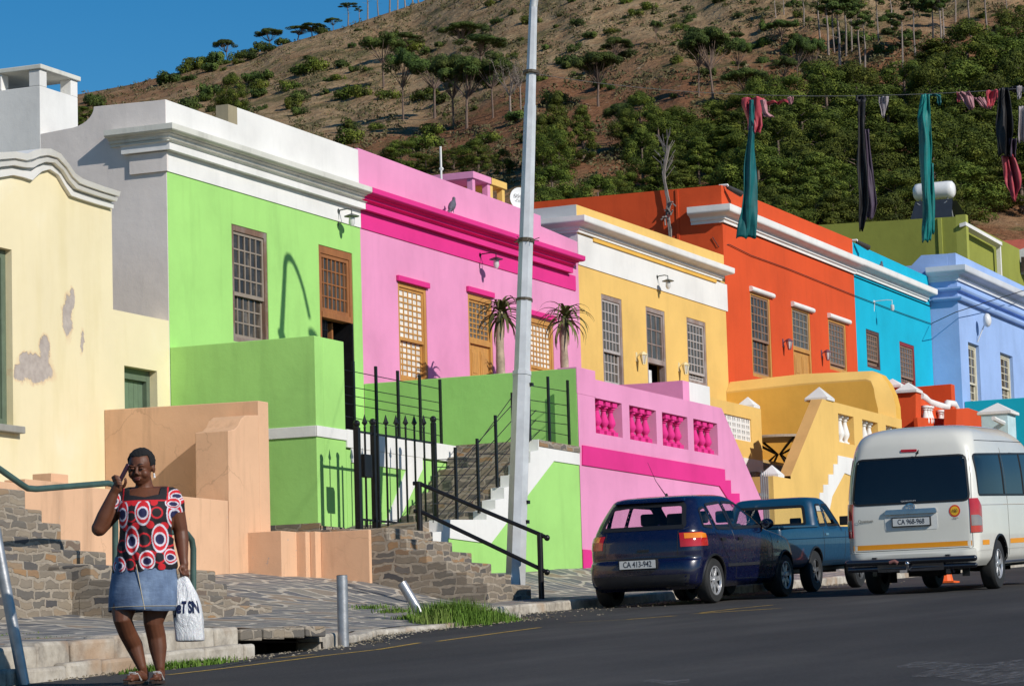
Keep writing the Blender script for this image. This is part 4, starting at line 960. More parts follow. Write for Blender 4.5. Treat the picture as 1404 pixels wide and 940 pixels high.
# grey palisade gate
ga = aty(1044, 690, WF + .1); gb = aty(1070, 690, WF + .1); ztp = aty(1050, 651, WF + .1).z
t = thing('grey_palisade_gate', 'small grey palisade gate between the pink slope and the yellow pier', 'gate', (ga.x, WF + .1, 1.6))
gm_ = simple('galvanised', (.36, .36, .37), .45, .6, .15)
m = MB(); n_ = 9
for i in range(n_):
    x_ = ga.x + (gb.x - ga.x) * (i + .5) / n_; m.box(x_ - .03, x_ + .03, WF + .1, WF + .12, 1.7, ztp - .1 * (i / n_)); m.add([(x_ - .03, WF + .1, ztp - .1 * (i / n_)), (x_ + .03, WF + .1, ztp - .1 * (i / n_)), (x_, WF + .1, ztp + .12 - .1 * (i / n_))], [(0, 1, 2)])
m.build('pickets', gm_, t)
for z_ in (ztp - .42, 1.8): m = MB(); m.box(ga.x, gb.x, WF + .121, WF + .15, z_, z_ + .06); m.build('rail', gm_, t)
# ---- orange terrace --------------------------------------------------------
t = thing('orange_terrace_wall', 'orange red terrace walls with white scrolled coping and capped piers above the white van', 'wall', (68, 19, 3))
yo = 18.3
O = lambda px, py, y=yo: (lambda p: (p.x, p.z))(aty(px, py, y))
def slab(pts, y, th, mat, name, bev=.01):
    m = MB(); m.prism_y([O(a, b, y) for a, b in pts], y, y + th); return m.build(name, mat, t, bevel=bev)
slab([(1232, 640), (1232, 531), (1237, 531), (1237, 640)], 20.8, .4, ORAN, 'rear_pier')
pc = aty(1227, 529, 20.9); pyramid_cap(t, pc.x + .15, 21.0, pc.z - .05, .3, .2)
slab([(1243, 700), (1243, 556), (1256, 556), (1256, 700)], yo + .35, .3, ORAN, 'low_wall')
slab([(1256, 700), (1256, 537), (1263, 538), (1263, 700)], yo, .55, ORAN, 'front_pier'); 
pc = aty(1258, 537, yo); pyramid_cap(t, pc.x + .05, yo + .22, pc.z - .02, .26, .2)
m = MB(); a = O(1263, 545); b = O(1275, 556); c = O(1300, 562); d = O(1312, 566); 
pts = [(1263, 546), (1270, 550), (1278, 556), (1300, 561), (1305, 562), (1305, 640), (1263, 640)]
hl = []
slab(pts, yo + .05, .25, ORAN, 'balustrade')
for k, (bx_, by_) in enumerate(((1266, 562), (1270, 562.5), (1273, 563), (1287, 568), (1291, 568.5), (1294, 569))):
    p = aty(bx_, by_, yo); m = MB(); baluster(m, p.x, yo - .04, p.z - .45, p.z + .1, .1); m.build('baluster', WHITE, t, smooth=40)
m = MB(); pp = [aty(a_, b_, yo + .1) for a_, b_ in ((1262, 542), (1267, 545), (1273, 551), (1285, 555), (1298, 559), (1299, 553), (1308, 554), (1311, 560), (1311, 566))]
m.tube(pp, .09, 8); m.build('scrolled_coping', WHITE, t, smooth=60)
slab([(1305, 640), (1307, 556), (1312, 560), (1312, 640)], yo + .02, .3, ORAN, 'end_pier')
slab([(1263, 640), (1258, 572), (1310, 574), (1310, 640)], yo - .12, .1, ORAN, 'plinth')
# divider of orange/turquoise terraces : perpendicular, shaded
xdv = U4 + .3
pr = [(YW - .01, 2.0), (YW - .01, atx(1258, 531, xdv).z), (atx(1304, 526, xdv).y, atx(1304, 526, xdv).z), (atx(1304, 526, xdv).y, 2.0)]
m = MB(); m.prism_x(pr, xdv, xdv + .35); m.build('divider', ORAN, t, bevel=.01)
slab([(1310, 640), (1312, 560), (1328, 559), (1360, 570), (1360, 640)], 17.6, .3, ORAN, 'street_wall')
# ---- turquoise terrace
t = thing('turquoise_terrace_wall', 'teal terrace wall with white capped pier above the roof of the white van', 'wall', (78, 18, 3.5))
slab2 = lambda pts, y, th, mat, name: (lambda m: (m.prism_y([O(a, b, y) for a, b in pts], y, y + th), m.build(name, mat, t, bevel=.01)))(MB())
xt = U5 + .2
m = MB(); p0 = atx(1312, 551, xt); p1 = atx(1430, 543, xt); m.prism_x([(YL - .01, 2.5), (YL - .01, p0.z), (p1.y, p1.z), (p1.y, 2.5)], xt, xt + .3); m.build('divider', TEAL, t, bevel=.01)
pier = aty(1387, 568, 15.9); m = MB(); m.box(pier.x - .35, pier.x + .35, 15.9, 16.5, 2.6, pier.z); m.build('pier', simple('pale_teal', (.50, .66, .68), .8), t, bevel=.01)
pyramid_cap(t, pier.x, 16.2, pier.z, .38, .22)
m = MB(); m.tube([aty(1362, 573, 16), aty(1372, 578, 16), aty(1383, 582, 16)], .05, 6); m.build('coping', WHITE, t)
# ---- olive building, white lean-to, geyser ------------------------------------
xo = 112.0
t = thing('olive_building', 'olive green flat building behind the turquoise house with a white edged lean-to', 'building', (xo, 30, 8))
def OY(px, py): p = atx(px, py, xo); return (p.y, p.z)
a = OY(1110, 309); b = OY(1310, 297); c_ = OY(1322, 296)
m = MB(); m.prism_x([(a[0] + 6, 4), (a[0] + 6, a[1] - .3), (a[0], a[1]), b, (b[0], 4)], xo, xo + 12); m.build('wall', OLIVE, t)
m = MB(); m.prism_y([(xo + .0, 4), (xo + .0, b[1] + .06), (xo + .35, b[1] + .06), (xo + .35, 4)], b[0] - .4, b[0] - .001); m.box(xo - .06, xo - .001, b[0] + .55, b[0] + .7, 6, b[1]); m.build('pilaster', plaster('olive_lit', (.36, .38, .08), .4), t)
m = MB(); yb2 = b[0] - .42; p1 = aty(1324, 304, yb2); p2 = aty(1374, 332, yb2)
def roofpl(m, pa, pb, th): m.add([(pa.x, pa.y, pa.z), (pb.x, pb.y, pb.z), (pb.x, pb.y + .25, pb.z - .05), (pa.x, pa.y + .25, pa.z - .05), (pa.x, pa.y, pa.z - th), (pb.x, pb.y, pb.z - th), (pb.x, pb.y + .25, pb.z - .05 - th), (pa.x, pa.y + .25, pa.z - .05 - th)], [(0, 1, 2, 3), (4, 7, 6, 5), (0, 4, 5, 1), (1, 5, 6, 2), (2, 6, 7, 3), (3, 7, 4, 0)])
p1b = aty(1324, 304, yb2 - 1.2); p2b = aty(1374, 332, yb2 - 1.2)
roofpl(m, p1, p2, .14); m.build('lean_to_roof', WHITE, t)
m = MB(); p3 = aty(1371, 336, yb2 + .1); m.box(p3.x, p3.x + .16, p3.y, p3.y + .16, 5, p3.z); m.build('post', WHITE, t)
m = MB(); p4 = aty(1364, 345, yb2 + .6); m.box(p4.x, p4.x + .5, p4.y, p4.y + .3, 5, p4.z); m.build('olive_post', OLIVE, t)
m = MB(); p5 = aty(1330, 380, yb2 + 2.2); m.box(xo + .4, p4.x + 3, p5.y, p5.y + .2, 5, p4.z - .4); m.build('back_wall', simple('dark_tan', (.16, .11, .06), .9), t)
# geyser on the roof
pg_ = atx(1281, 262, xo + 1.5)
t = thing('solar_geyser', 'white horizontal water tank on a metal stand on the olive roof', 'water tank', (pg_.x, pg_.y, b[1]))
m = MB(); L_ = .83; prof = [(.02, -L_), (.22, -L_ + .02), (.33, -L_ + .1), (.35, -L_ + .25), (.35, L_ - .25), (.33, L_ - .1), (.22, L_ - .02), (.02, L_)]
m.lathe(prof, pg_, 20, 'y'); m.build('tank', simple('white_enamel', (.75, .75, .74), .3, 0, .05), t, smooth=60)
m = MB(); zb_ = b[1] - .05
for s_ in (-1, 1):
    for k in (-1, 1): m.tube([(pg_.x + .1 * k, pg_.y + s_ * .55, pg_.z - .3), (pg_.x + .5 * k, pg_.y + s_ * .62, zb_)], .03, 5)
m.tube([(pg_.x - .4, pg_.y - .6, pg_.z - .5), (pg_.x - .5, pg_.y + .6, zb_)], .025, 5); m.tube([(pg_.x - .4, pg_.y + .6, pg_.z - .5), (pg_.x - .5, pg_.y - .6, zb_)], .025, 5)
m.build('stand', simple('galvanised', (.4, .4, .4), .5), t)
m = MB(); m.add([(pg_.x - .3, pg_.y + .7, pg_.z - .4), (pg_.x - .3, pg_.y - .8, pg_.z - .4), (pg_.x - 1.0, pg_.y - .9, zb_), (pg_.x - 1.0, pg_.y + .8, zb_)], [(0, 1, 2, 3)]); m.add([(pg_.x + .3, pg_.y + .7, pg_.z - .4), (pg_.x + .3, pg_.y - .8, pg_.z - .4), (pg_.x + 1.0, pg_.y - 1.2, zb_), (pg_.x + 1.0, pg_.y + .8, zb_)], [(0, 1, 2, 3)]); m.build('panel', simple('solar_panel', (.03, .035, .045), .3), t)
# red roofed house at the right edge
d_ = 135
pr_ = atd(1376, 330, d_)
t = thing('red_roofed_house', 'house with a terracotta red roof and small dormer at the right edge under the hill', 'house', (pr_.x, pr_.y, pr_.z - 8))
def D(px, py, d=d_): return atd(px, py, d)
m = MB(); e0 = D(1372, 330); e1 = D(1480, 322); f0 = D(1360, 382, 128); f1 = D(1500, 392, 128); m.add([e0, e1, f1, f0, e0 + V((2, 3, -8)), e1 + V((2, 3, -8)), f1 + V((0, 0, -.2)), f0 + V((0, 0, -.2))], [(0, 1, 2, 3), (4, 5, 6, 7), (0, 4, 5, 1), (0, 3, 7, 4), (1, 5, 6, 2)])
m.build('roof', simple('terracotta', (.42, .09, .05), .8, 0, .2, 3), t)
m = MB(); g0 = D(1360, 382, 128.5); g1 = D(1500, 392, 128.5); m.add([g0, g1, g1 + V((0, 0, -9)), g0 + V((0, 0, -9))], [(0, 1, 2, 3)]); m.build('wall', plaster('grey_green_wall', (.20, .22, .18), .6), t)
m = MB(); a_ = [D(1388, 346, 125), D(1404, 340, 125), D(1440, 340, 125), D(1440, 376, 125), D(1388, 376, 125)]; m.add(a_ + [q_ + V((5, 2, 0)) for q_ in a_], [(0, 1, 2, 3, 4), (0, 5, 6, 1), (4, 9, 5, 0), (1, 6, 7, 2)])
dm = m.build('dormer', simple('grey_board', (.45, .46, .47), .8), t)
m = MB(); w_ = [D(1400, 352, 124.8), D(1416, 352, 124.8), D(1416, 372, 124.8), D(1400, 372, 124.8)]; m.add(w_, [(0, 1, 2, 3)]); m.build('window', GLASS, dm)
for (a, b) in ((1366, 370), (1380, 372), (1394, 374)):
    m = MB(); w_ = [D(a, b, 128.2), D(a + 10, b + 1, 128.2), D(a + 10, b + 9, 128.2), D(a, b + 8, 128.2)]; m.add(w_, [(0, 1, 2, 3)]); m.build('window', simple('white_lamp', (.7, .7, .7), .4), t)
# ------------------------------------------------------------------ street furniture
alum = simple('pole_metal', (.60, .60, .59), .42, .35, .16, 3, .1)
def gx(px, py):           # where a sight line meets the pavement
    r = ray(px, py); d = 15.0
    while d < 70:
        p = r * d
        if p.z < walkz(p.x, p.y) if p.y > kerby(p.x) else p.z < roadz(p.x): return p
        d += .05
    return p
# leaning octagonal lamp post
b = V((39.25, 16.95, walkz(39.25, 16.95))); p0 = aty(706, 822, 16.95); p1 = aty(731.5, 0, 16.95)
b = V((p0.x, 16.95, p0.z)); dirn = (p1 - p0).normalized(); H = 8.95
t = thing('lamp_post', 'tall leaning aluminium lamp post in front of the green stairs', 'lamp post', b)
ptop = b + dirn * H
m = MB(); K = 8
def octa(m, pts, rs, n=8): m.tube(pts, rs, n)
octa(m, [b - dirn * .4, b + dirn * 3.3], [.155, .138]); octa(m, [b + dirn * 3.28, b + dirn * 3.34], [.15, .145]); octa(m, [b + dirn * 3.3, b + dirn * 7.4], [.125, .095]); octa(m, [b + dirn * 7.38, ptop], [.085, .065])
m.build('post', alum, t)
m = MB(); arm = [ptop]
for i in range(1, 9):
    a = PI * .60 * i / 8; arm.append(ptop + V((.1 * (1 - math.cos(a)), -1.05 * (1 - math.cos(a)), .66 * math.sin(a))))
arm.append(arm[-1] + V((.05, -.35, -.2))); m.tube(arm, [.062] * 5 + [.05] * 5, 10); ar = m.build('arm', alum, t, smooth=60)
e = arm[-1]; m = MB(); m.ball(e + V((0, -.3, -.1)), (.13, .38, .09), 12, 8, Matrix.Rotation(-.4, 3, 'X')); m.build('lamp_head', simple('lamp_housing', (.45, .45, .44), .5, .3), ar, smooth=60)
m = MB()
for zz_, w_ in ((aty(719, 330, 16.95).z, .03), (aty(717, 411, 16.95).z, .02), (aty(728, 100, 16.95).z, .02)):
    c = b + dirn * ((zz_ - b.z) / dirn.z); m.tube([c - dirn * w_, c + dirn * w_], [.125, .125], 12)
for k in range(10):
    a = k * 1.3; c = b + dirn * ((aty(719, 331, 16.95).z - b.z) / dirn.z); m.tube([c + V((math.cos(a) * .11, math.sin(a) * .11, .03)), c + V((math.cos(a) * .2, math.sin(a) * .2, .02 + .05 * math.sin(k * 2.1)))], .006, 4)
m.build('straps', simple('strap', (.07, .055, .035), .7), t)
m = MB()
for py_ in (688, 715, 526):
    c = b + dirn * ((aty(709, py_, 16.95).z - b.z) / dirn.z); m.box(c.x - .02, c.x + .05, c.y - .17, c.y - .10, c.z - .03, c.z + .02)
m.build('bolts', BLACKM, t)
# pipe handrail of the stone steps
t = thing('pipe_handrail', 'black double pipe handrail running down the stone steps beside the lamp post', 'railing', (UF, 17.4, 2.0))
uR = UF + .06
T = [atx(574, 662, uR), atx(574, 745, uR), atx(740, 732, uR), atx(740, 836, uR), atx(575, 700, uR), atx(740, 779, uR)]
m = MB(); m.tube([V((uR, T[0].y, T[1].z - .3)), V((uR, T[0].y, T[0].z + .02))], .045, 10); m.build('post', BLACKM, t, smooth=60)
m = MB(); m.tube([V((uR, T[2].y, walkz(uR, T[2].y) - .3)), V((uR, T[2].y, T[2].z + .02))], .042, 10); m.build('post', BLACKM, t, smooth=60)
for a, b_ in ((T[0], T[2]), (T[4], T[5])):
    m = MB(); m.tube([a + V((-.02, .08, 0)), a, b_, b_ + V((0, -.10, -.05))], .03, 10); m.ball(b_ + V((0, -.11, -.055)), .045, 8, 6); m.build('rail', BLACKM, t, smooth=60)
# wrought iron gate on the platform
yg = 19.15
G = lambda px, py: aty(px, py, yg)
t = thing('iron_gate', 'tall black wrought iron gate with spear tops at the foot of the green house stairs', 'gate', (37.6, yg, 2.36))
def bar(m, px, pyt, pyb, w_=.012, spear=True, sq=True):
    a, b_ = G(px, pyt), G(px, pyb); x_ = a.x; zlo = max(2.36, b_.z)
    m.box(x_ - w_, x_ + w_, yg - w_, yg + w_, zlo, a.z)
    if spear:
        m.lathe([(.008, 0), (.02, .03), (.012, .06), (.045, .10), (.03, .13), (.004, .22)], (x_, yg, a.z - .03), 6)
def gpost(px, pyt, w_=.05):
    m = MB(); a = G(px, pyt); m.box(a.x - w_, a.x + w_, yg - w_, yg + w_, 2.3, a.z); m.ball((a.x, yg, a.z + .06), .055, 8, 6); m.lathe([(.045, 0), (.03, .03)], (a.x, yg, a.z), 8); m.build('gate_post', BLACKM, t, smooth=40)
gpost(489, 586, .04); gpost(511, 584, .032); gpost(594, 580, .034)
m = MB(); a = G(517, 592); m.box(a.x - .02, a.x + .02, yg - .02, yg + .02, 2.4, a.z)
for px_ in (500, 529, 543, 556, 568, 581): bar(m, px_, 586, 722)
for py_ in (591, 711):
    a = G(489, py_); b_ = G(594, py_); m.box(a.x, b_.x, yg - .012, yg + .012, a.z - .015, a.z + .015)
# ring of scroll work and mesh behind
a = G(517, 712); 
for i in range(5): xx = G(494 + i * 3.5, 712).x; m.box(xx - .006, xx + .006, yg, yg + .01, 2.36, a.z)
m.build('leaf', BLACKM, t)
m = MB(); a = G(496, 622); b_ = G(507, 655); m.box(a.x, b_.x, yg - .05, yg + .05, b_.z, a.z); m.build('lock_box', BLACKM, t, bevel=.01)
# long balcony rail with square posts and thin rods
def railing(lab, name, base, posts, rods, y, zb, w_=.027, rm=.007):
    t = thing(name, lab, 'railing', base)
    for (px, pyt, pyb) in posts:
        a = aty(px, pyt, y); b2 = aty(px, pyb, y); m = MB(); m.box(a.x - w_, a.x + w_, y - w_ * .6, y + w_ * .6, b2.z - .03, a.z); m.build('post', BLACKM, t)
    m = MB()
    for (p, q_) in rods: a = aty(*p, y); b2 = aty(*q_, y); m.tube([a, b2], rm, 5)
    m.build('rods', BLACKM, t); return t
railing('black rod railing along the green terrace edge above the iron gate', 'terrace_railing', (40, WB + .12, 3.99), [(484, 495, 583), (515, 502, 592), (545, 508, 597), (575, 514, 602), (603, 520, 608)],
        [((463, 505), (603, 533)), ((463, 527), (603, 552)), ((463, 539), (603, 564)), ((463, 551), (603, 575)), ((463, 568), (603, 597))], WB + .1, 3.99)
yq = WF + .1
railing('black rod railing on the stair landing right of the lamp post', 'landing_railing', (44.5, yq, 3.99), [(724, 512, 601), (751, 516, 602), (778, 521, 606)],
        [((712, 526), (780, 537)), ((712, 546), (780, 556)), ((712, 560), (780, 570)), ((712, 584), (780, 597)), ((712, 574), (780, 582))], yq, 3.99)
t = railing('black stair railing rising over the stone steps left of the lamp post', 'stair_railing', (41, yq, 2.6), [(624, 613, 716), (654, 601, 700), (679, 569, 665), (702, 538, 640)],
        [((596, 630), (654, 628)), ((594, 652), (654, 650)), ((594, 690), (624, 690)), ((600, 690), (720, 556)), ((597, 670), (720, 535)), ((610, 716), (735, 575)), ((602, 706), (735, 562)), ((632, 640), (712, 530)), ((594, 632), (594, 716)), ((620, 716), (740, 590)), ((596, 640), (640, 640)), ((654, 622), (700, 622))], yq, 2.6)

# bollards and the pipe at the left edge
gal = simple('galvanised_pipe', (.42, .42, .43), .42, .7, .2, 8, .15)
def pipe(name, lab, cat, p, q_, r, cap=True, grp=None):
    t = thing(name, lab, cat, p, group=grp); m = MB(); n = 20; m.tube([p, q_], [r, r], n, caps=True)
    m.build('tube', gal, t, smooth=40); m = MB(); d = (q_ - p).normalized(); m.tube([q_ + d * .002, q_ + d * .004], [r * .86, r * .86], n); m.build('open_end', DARK, t); return t
def roadpt(px, py): r = ray(px, py); return r * (-.76 / (r.z - .05 * r.x))
p = roadpt(471, 886); q_ = atd(467, 788, p.dot(CF)); pipe('bollard', 'upright galvanised steel bollard in front of the storm drain', 'bollard', p, V((p.x, p.y, q_.z)), .052)
p = roadpt(588, 860); d_ = p.dot(CF); q_ = atd(551, 799, d_ + .15); pipe('bollard', 'galvanised steel bollard knocked over at an angle beside the grass', 'bollard', p - (q_ - p) * .03, q_, .055)
p = roadpt(33, 938); d_ = p.dot(CF); q_ = atd(-2, 752, d_ + .1); q_ = p + (q_ - p) * 1.15; pipe('steel_pipe', 'leaning grey steel pipe on the kerb at the left edge', 'post', p - (q_ - p) * .03, q_, .042)

# grass tufts
gr = leaf_mat('grass_blade', (.05, .10, .012), (.11, .19, .025), (.26, .28, .09))
def tufts(lab, spots, n, h, wd=.009, seed=1):
    r_ = random.Random(seed); m = MB()
    for i in range(n):
        (cx, cy, sx, sy, hh) = r_.choice(spots); x_ = r_.gauss(cx, sx); y_ = r_.gauss(cy, sy); k = kerby(x_)
        z_ = walkz(x_, y_) if y_ > k else roadz(x_); a = r_.uniform(0, 2 * PI); L = h * hh * r_.uniform(.5, 1.15); lean = r_.uniform(.1, .8); d = V((math.cos(a), math.sin(a), 0)); s_ = V((-d.y, d.x, 0)) * wd * r_.uniform(.7, 1.5)
        p0 = V((x_, y_, z_ - .02)); p1 = p0 + V((0, 0, L * .55)) + d * L * lean * .25; p2 = p0 + V((0, 0, L * (.95 - lean * .35))) + d * L * lean * .8
        m.add([p0 - s_, p0 + s_, p1 + s_ * .8, p1 - s_ * .8, p2], [(0, 1, 2, 3), (3, 2, 4)])
    return tag(m.build('grass', gr, recalc=False), lab, kind='stuff')
def spot_(px, py, sx, sy, hh): p = roadpt(px, py); return (p.x, p.y + .15, sx, sy, hh)
tufts('lush green grass growing at the kerb beside the fallen bollard', [spot_(630, 858, .26, .12, 1), spot_(652, 857, .28, .12, 1.1), spot_(680, 854, .28, .09, .6), spot_(612, 860, .15, .08, .55), spot_(705, 852, .2, .05, .35)], 7000, .28, .0042)
tufts('sparse grass on the kerb left of the fallen bollard', [spot_(525, 856, .25, .08, .4), spot_(555, 857, .2, .08, .5), spot_(575, 860, .12, .06, .45)], 600, .2, .005, seed=4)
tufts('grass growing along the kerb in front of the storm drain', [(20.9, 11.98, .25, .03, .9), (21.4, 12.0, .25, .03, .8), (20.4, 11.98, .15, .03, .6)], 1500, .12, .004, seed=2)
tufts('small weeds between the paving stones', [(22.0, 14.2, .25, .1, .6), (21.0, 13.2, .2, .1, .5), (30, 17.5, .2, .1, .5)], 200, .08, .004, seed=9)

gt = MB(); rg = random.Random(8)
for _ in range(1500):
    x_ = rg.uniform(17, 50); k_ = kerby(x_); y_ = k_ - .02 - abs(rg.gauss(0, .22)) if x_ < 33 else k_ - abs(rg.gauss(0, .5)); r_ = rg.uniform(.006, .022); a_ = rg.uniform(0, 6.3); zz_ = roadz(x_) + .004
    p_ = [V((x_ + r_ * math.cos(a_ + q_), y_ + r_ * math.sin(a_ + q_), zz_ + rg.uniform(0, .012))) for q_ in (0, 2.1, 4.2)]; gt.add(p_ + [sum(p_, V()) / 3 + V((0, 0, .01))], [(0, 1, 3), (1, 2, 3), (2, 0, 3)])
tag(gt.build('grit', leaf_mat('grit_and_leaves', (.08, .06, .04), (.22, .18, .13), (.38, .33, .26)), recalc=False), 'grit and dry leaves gathered along the kerb', kind='stuff')
# aloes on the pink terrace
alm = leaf_mat('aloe_leaf', (.08, .10, .03), (.18, .17, .06), (.34, .20, .10)); bark = simple('aloe_trunk', (.40, .31, .22), .85, 0, .3, 9, .4)
def aloe(lab, px, pytop, pyb, y, seed, lean):
    r_ = random.Random(seed); c = aty(px, pytop, y); bse = aty(px + lean, pyb, y); bse.z -= .6
    t = thing('tree_aloe', lab, 'aloe', bse, group=None)
    pts = [bse + (c - bse) * s_ + V((.05 * math.sin(s_ * 5), .03 * math.sin(s_ * 3), 0)) for s_ in [i / 10 for i in range(11)]]
    m = MB(); m.tube(pts, [.092 - .035 * i / 10 + (.006 if i % 2 else 0) for i in range(11)], 9); m.build('trunk', bark, t, smooth=60)
    m = MB()
    for i in range(52):
        a = i * 2.399 + r_.uniform(-.2, .2); k = i / 51; el = 1.25 - 1.75 * k + r_.uniform(-.15, .15); L = r_.uniform(.50, .72); d = V((math.cos(a), math.sin(a), 0)); P_ = []; p = V(c) + V((0, 0, .05 - .12 * k)); e_ = el; st = L / 8
        side = V((-d.y, d.x, 0)); rows = []
        for j in range(9):
            w_ = .034 * (1 - (j / 8) ** 1.5) + .004; nn = V((-math.sin(e_) * d.x, -math.sin(e_) * d.y, math.cos(e_)))
            rows.append([p - side * w_, p - nn * w_ * .35, p + side * w_]); p = p + (d * math.cos(e_) + V((0, 0, math.sin(e_)))) * st; e_ -= .10 + .17 * (j / 8) + .16 * (1 - k)
        m.grid(rows)
    m.build('leaves', alm, t, smooth=180)
aloe('left tree aloe with drooping leaves, just left of the lamp post on the pink terrace', 688, 428, 513, 20.6, 1, -3)
aloe('right tree aloe with drooping leaves, on the pink terrace near its yellow neighbour', 775, 436, 503, 20.6, 2, -2)

# pigeons
pgm = simple('pigeon_grey', (.10, .10, .13), .7, 0, .3, 20); 
def pigeon(lab, px, py, x_dir=1):
    p = aty(px, py, YW - .22)
    m = MB(); X_ = V((1, 0, 0)) * x_dir; R = Matrix.Rotation(-.75 if x_dir > 0 else .75, 3, 'Y')
    m.ball(p + V((0, 0, .13)), (.15, .065, .075), 12, 8, R); m.ball(p + V((.09 * x_dir, 0, .27)), (.035, .032, .04), 8, 6); m.tube([p + V((.06 * x_dir, 0, .18)), p + V((.09 * x_dir, 0, .26))], [.05, .03], 8); m.tube([p + V((-.08 * x_dir, 0, .05)), p + V((-.2 * x_dir, 0, -.03))], [.045, .03], 6, flat=.4)
    m.tube([p + V((.12 * x_dir, 0, .27)), p + V((.155 * x_dir, 0, .262))], [.01, .003], 5)
    for s_ in (-.025, .025): m.tube([p + V((0, s_, .08)), p + V((.01, s_, 0))], .007, 4)
    return tag(m.build('pigeon', pgm, smooth=60), lab, 'pigeon')
pigeon('grey pigeon perched on the hot pink cornice', 620, 292); pigeon('dark pigeon perched on the cornice of the turquoise house', 1208, 373)
# mast, dish, dead aerial
t = thing('satellite_dish', 'white satellite dish behind the pink parapet by the lamp post', 'satellite dish', (aty(712, 268, 24.5).x, 24.5, 8.5))
c = aty(713, 274, 24.3); R = Matrix.Rotation(math.radians(-48), 3, 'Z') @ Matrix.Rotation(math.radians(-14), 3, 'X')
m = MB(); rows = []
for i in range(7):
    rr = .235 * i / 6; rows.append([c + R @ V((rr * math.cos(a_ * PI / 12), -.9 * rr * rr + .16 - .16, rr * 1.12 * math.sin(a_ * PI / 12))) for a_ in range(25)])
m.grid(rows); m.build('dish', simple('dish_white', (.72, .72, .72), .5, 0, .04), t, smooth=90)
def text_mesh(name, s, size, mat, parent, M, extr=.001, xs=1.0, off=0.0, shear=0):
    cu = bpy.data.curves.new(name, 'FONT'); cu.body = s; cu.size = size; cu.extrude = extr; cu.align_x = 'CENTER'; cu.align_y = 'CENTER'; cu.offset = off; cu.shear = shear
    o = bpy.data.objects.new('tmp', cu); COL.objects.link(o); bpy.context.view_layer.update(); me = bpy.data.meshes.new_from_object(o.evaluated_get(bpy.context.evaluated_depsgraph_get()))
    bpy.data.objects.remove(o); me.name = name; L0 = rootloc(parent)
    me.transform(Matrix.Diagonal((xs, 1, 1, 1))); me.transform(M); me.transform(Matrix.Translation(-L0)); me.materials.clear(); me.materials.append(mat)
    ob = bpy.data.objects.new(name, me); COL.objects.link(ob); ob.parent = parent; return ob
INK = simple('ink', (.01, .01, .012), .6)
Mt = Matrix.Translation(c + R @ V((-.04, -.05, .07))) @ R.to_4x4() @ Matrix.Rotation(PI / 2, 4, 'X')
text_mesh('dish_lettering', 'DStv', .10, INK, t, Mt); text_mesh('dish_lettering', 'Multi', .07, INK, t, Matrix.Translation(c + R @ V((-.04, -.05, -.03))) @ R.to_4x4() @ Matrix.Rotation(PI / 2, 4, 'X'))
m = MB(); m.tube([c + V((.05, .1, -.05)), c + V((.1, .4, -.3)), V((c.x + .1, c.y + .4, 8.3))], .03, 6); m.tube([c + R @ V((0, 0, -.24)), c + R @ V((0, -.3, -.2))], .012, 5); m.build('bracket', gal, t)
m = MB(); p = aty(604, 201, 24.6); m.tube([V((p.x, 24.6, 8.2)), p], .022, 6); m.tube([p + V((-.02, 0, -.45)), p + V((.05, 0, -.45))], .035, 6); tag(m.build('aerial_mast', WHITE), 'thin white aerial mast on the roof left of the pink chimney', 'mast')
# old aerial with vine up the orange gable
xg = U3 - .1; m = MB(); rv = random.Random(2)
for k in range(6):
    pts = []; 
    for i in range(9):
        q0 = ((918, 330), (918, 312), (916, 295), (917, 280), (914, 264), (911, 250), (909, 236), (912, 220), (916, 200))[i]; pts.append(atx(q0[0] + rv.uniform(-2.5, 2.5), q0[1], xg) + V((0, 0, 0)))
    m.tube(pts, .018, 4)
for k in range(26):
    s_ = rv.random(); a = atx(911 + 3 * s_ + rv.uniform(-3, 3), 246 - 50 * s_, xg); b_ = a + V((0, rv.uniform(-.25, .25), rv.uniform(.2, .5))); m.tube([a, b_], .008, 3)
for k in range(14):
    s_ = rv.random(); a = atx(917 + rv.uniform(-6, 6), 300 - 22 * s_, xg); m.tube([a, a + V((-.05, rv.uniform(-.15, .15), rv.uniform(-.2, .1)))], .02, 4)
tag(m.build('old_aerial', simple('dead_twigs', (.22, .19, .17), .9, 0, .3)), 'tangled old aerial and dry vine climbing the orange gable', 'aerial')

# ---- rags hanging from a line across the street
A0 = aty(728, 100, 16.95 - .12); A1 = atd(1560, 107, 30.0)
def on_line(px):
    lo_, hi_ = 0.0, 1.0
    for _ in range(40):
        mid = (lo_ + hi_) / 2; q_ = A0.lerp(A1, mid)
        if proj(q_)[0] < px: lo_ = mid
        else: hi_ = mid
    q_ = A0.lerp(A1, lo_); s_ = lo_; return q_ + V((0, 0, -.26 * 4 * s_ * (1 - s_)))
m = MB(); m.tube([A0.lerp(A1, i / 30) + V((0, 0, -.26 * 4 * (i / 30) * (1 - i / 30))) for i in range(31)], .004, 4)
tag(m.build('washing_line', simple('string', (.25, .22, .2), .8)), 'thin line strung from the lamp post towards the right edge carrying torn cloths', 'line')
def cloth_mat(n, c): return simple(n, c, .55, 0, .25, 7, .1)
cteal = cloth_mat('teal_satin', (.0, .10, .105)); cteal2 = cloth_mat('bright_teal_satin', (.0, .16, .15)); cblk = cloth_mat('black_cloth', (.006, .005, .006)); cpur = cloth_mat('dull_purple_cloth', (.055, .035, .06)); cred = cloth_mat('faded_red_cloth', (.42, .05, .07)); cpnk = cloth_mat('dusty_pink_cloth', (.38, .17, .19)); cgry = cloth_mat('grey_rag', (.30, .26, .27))
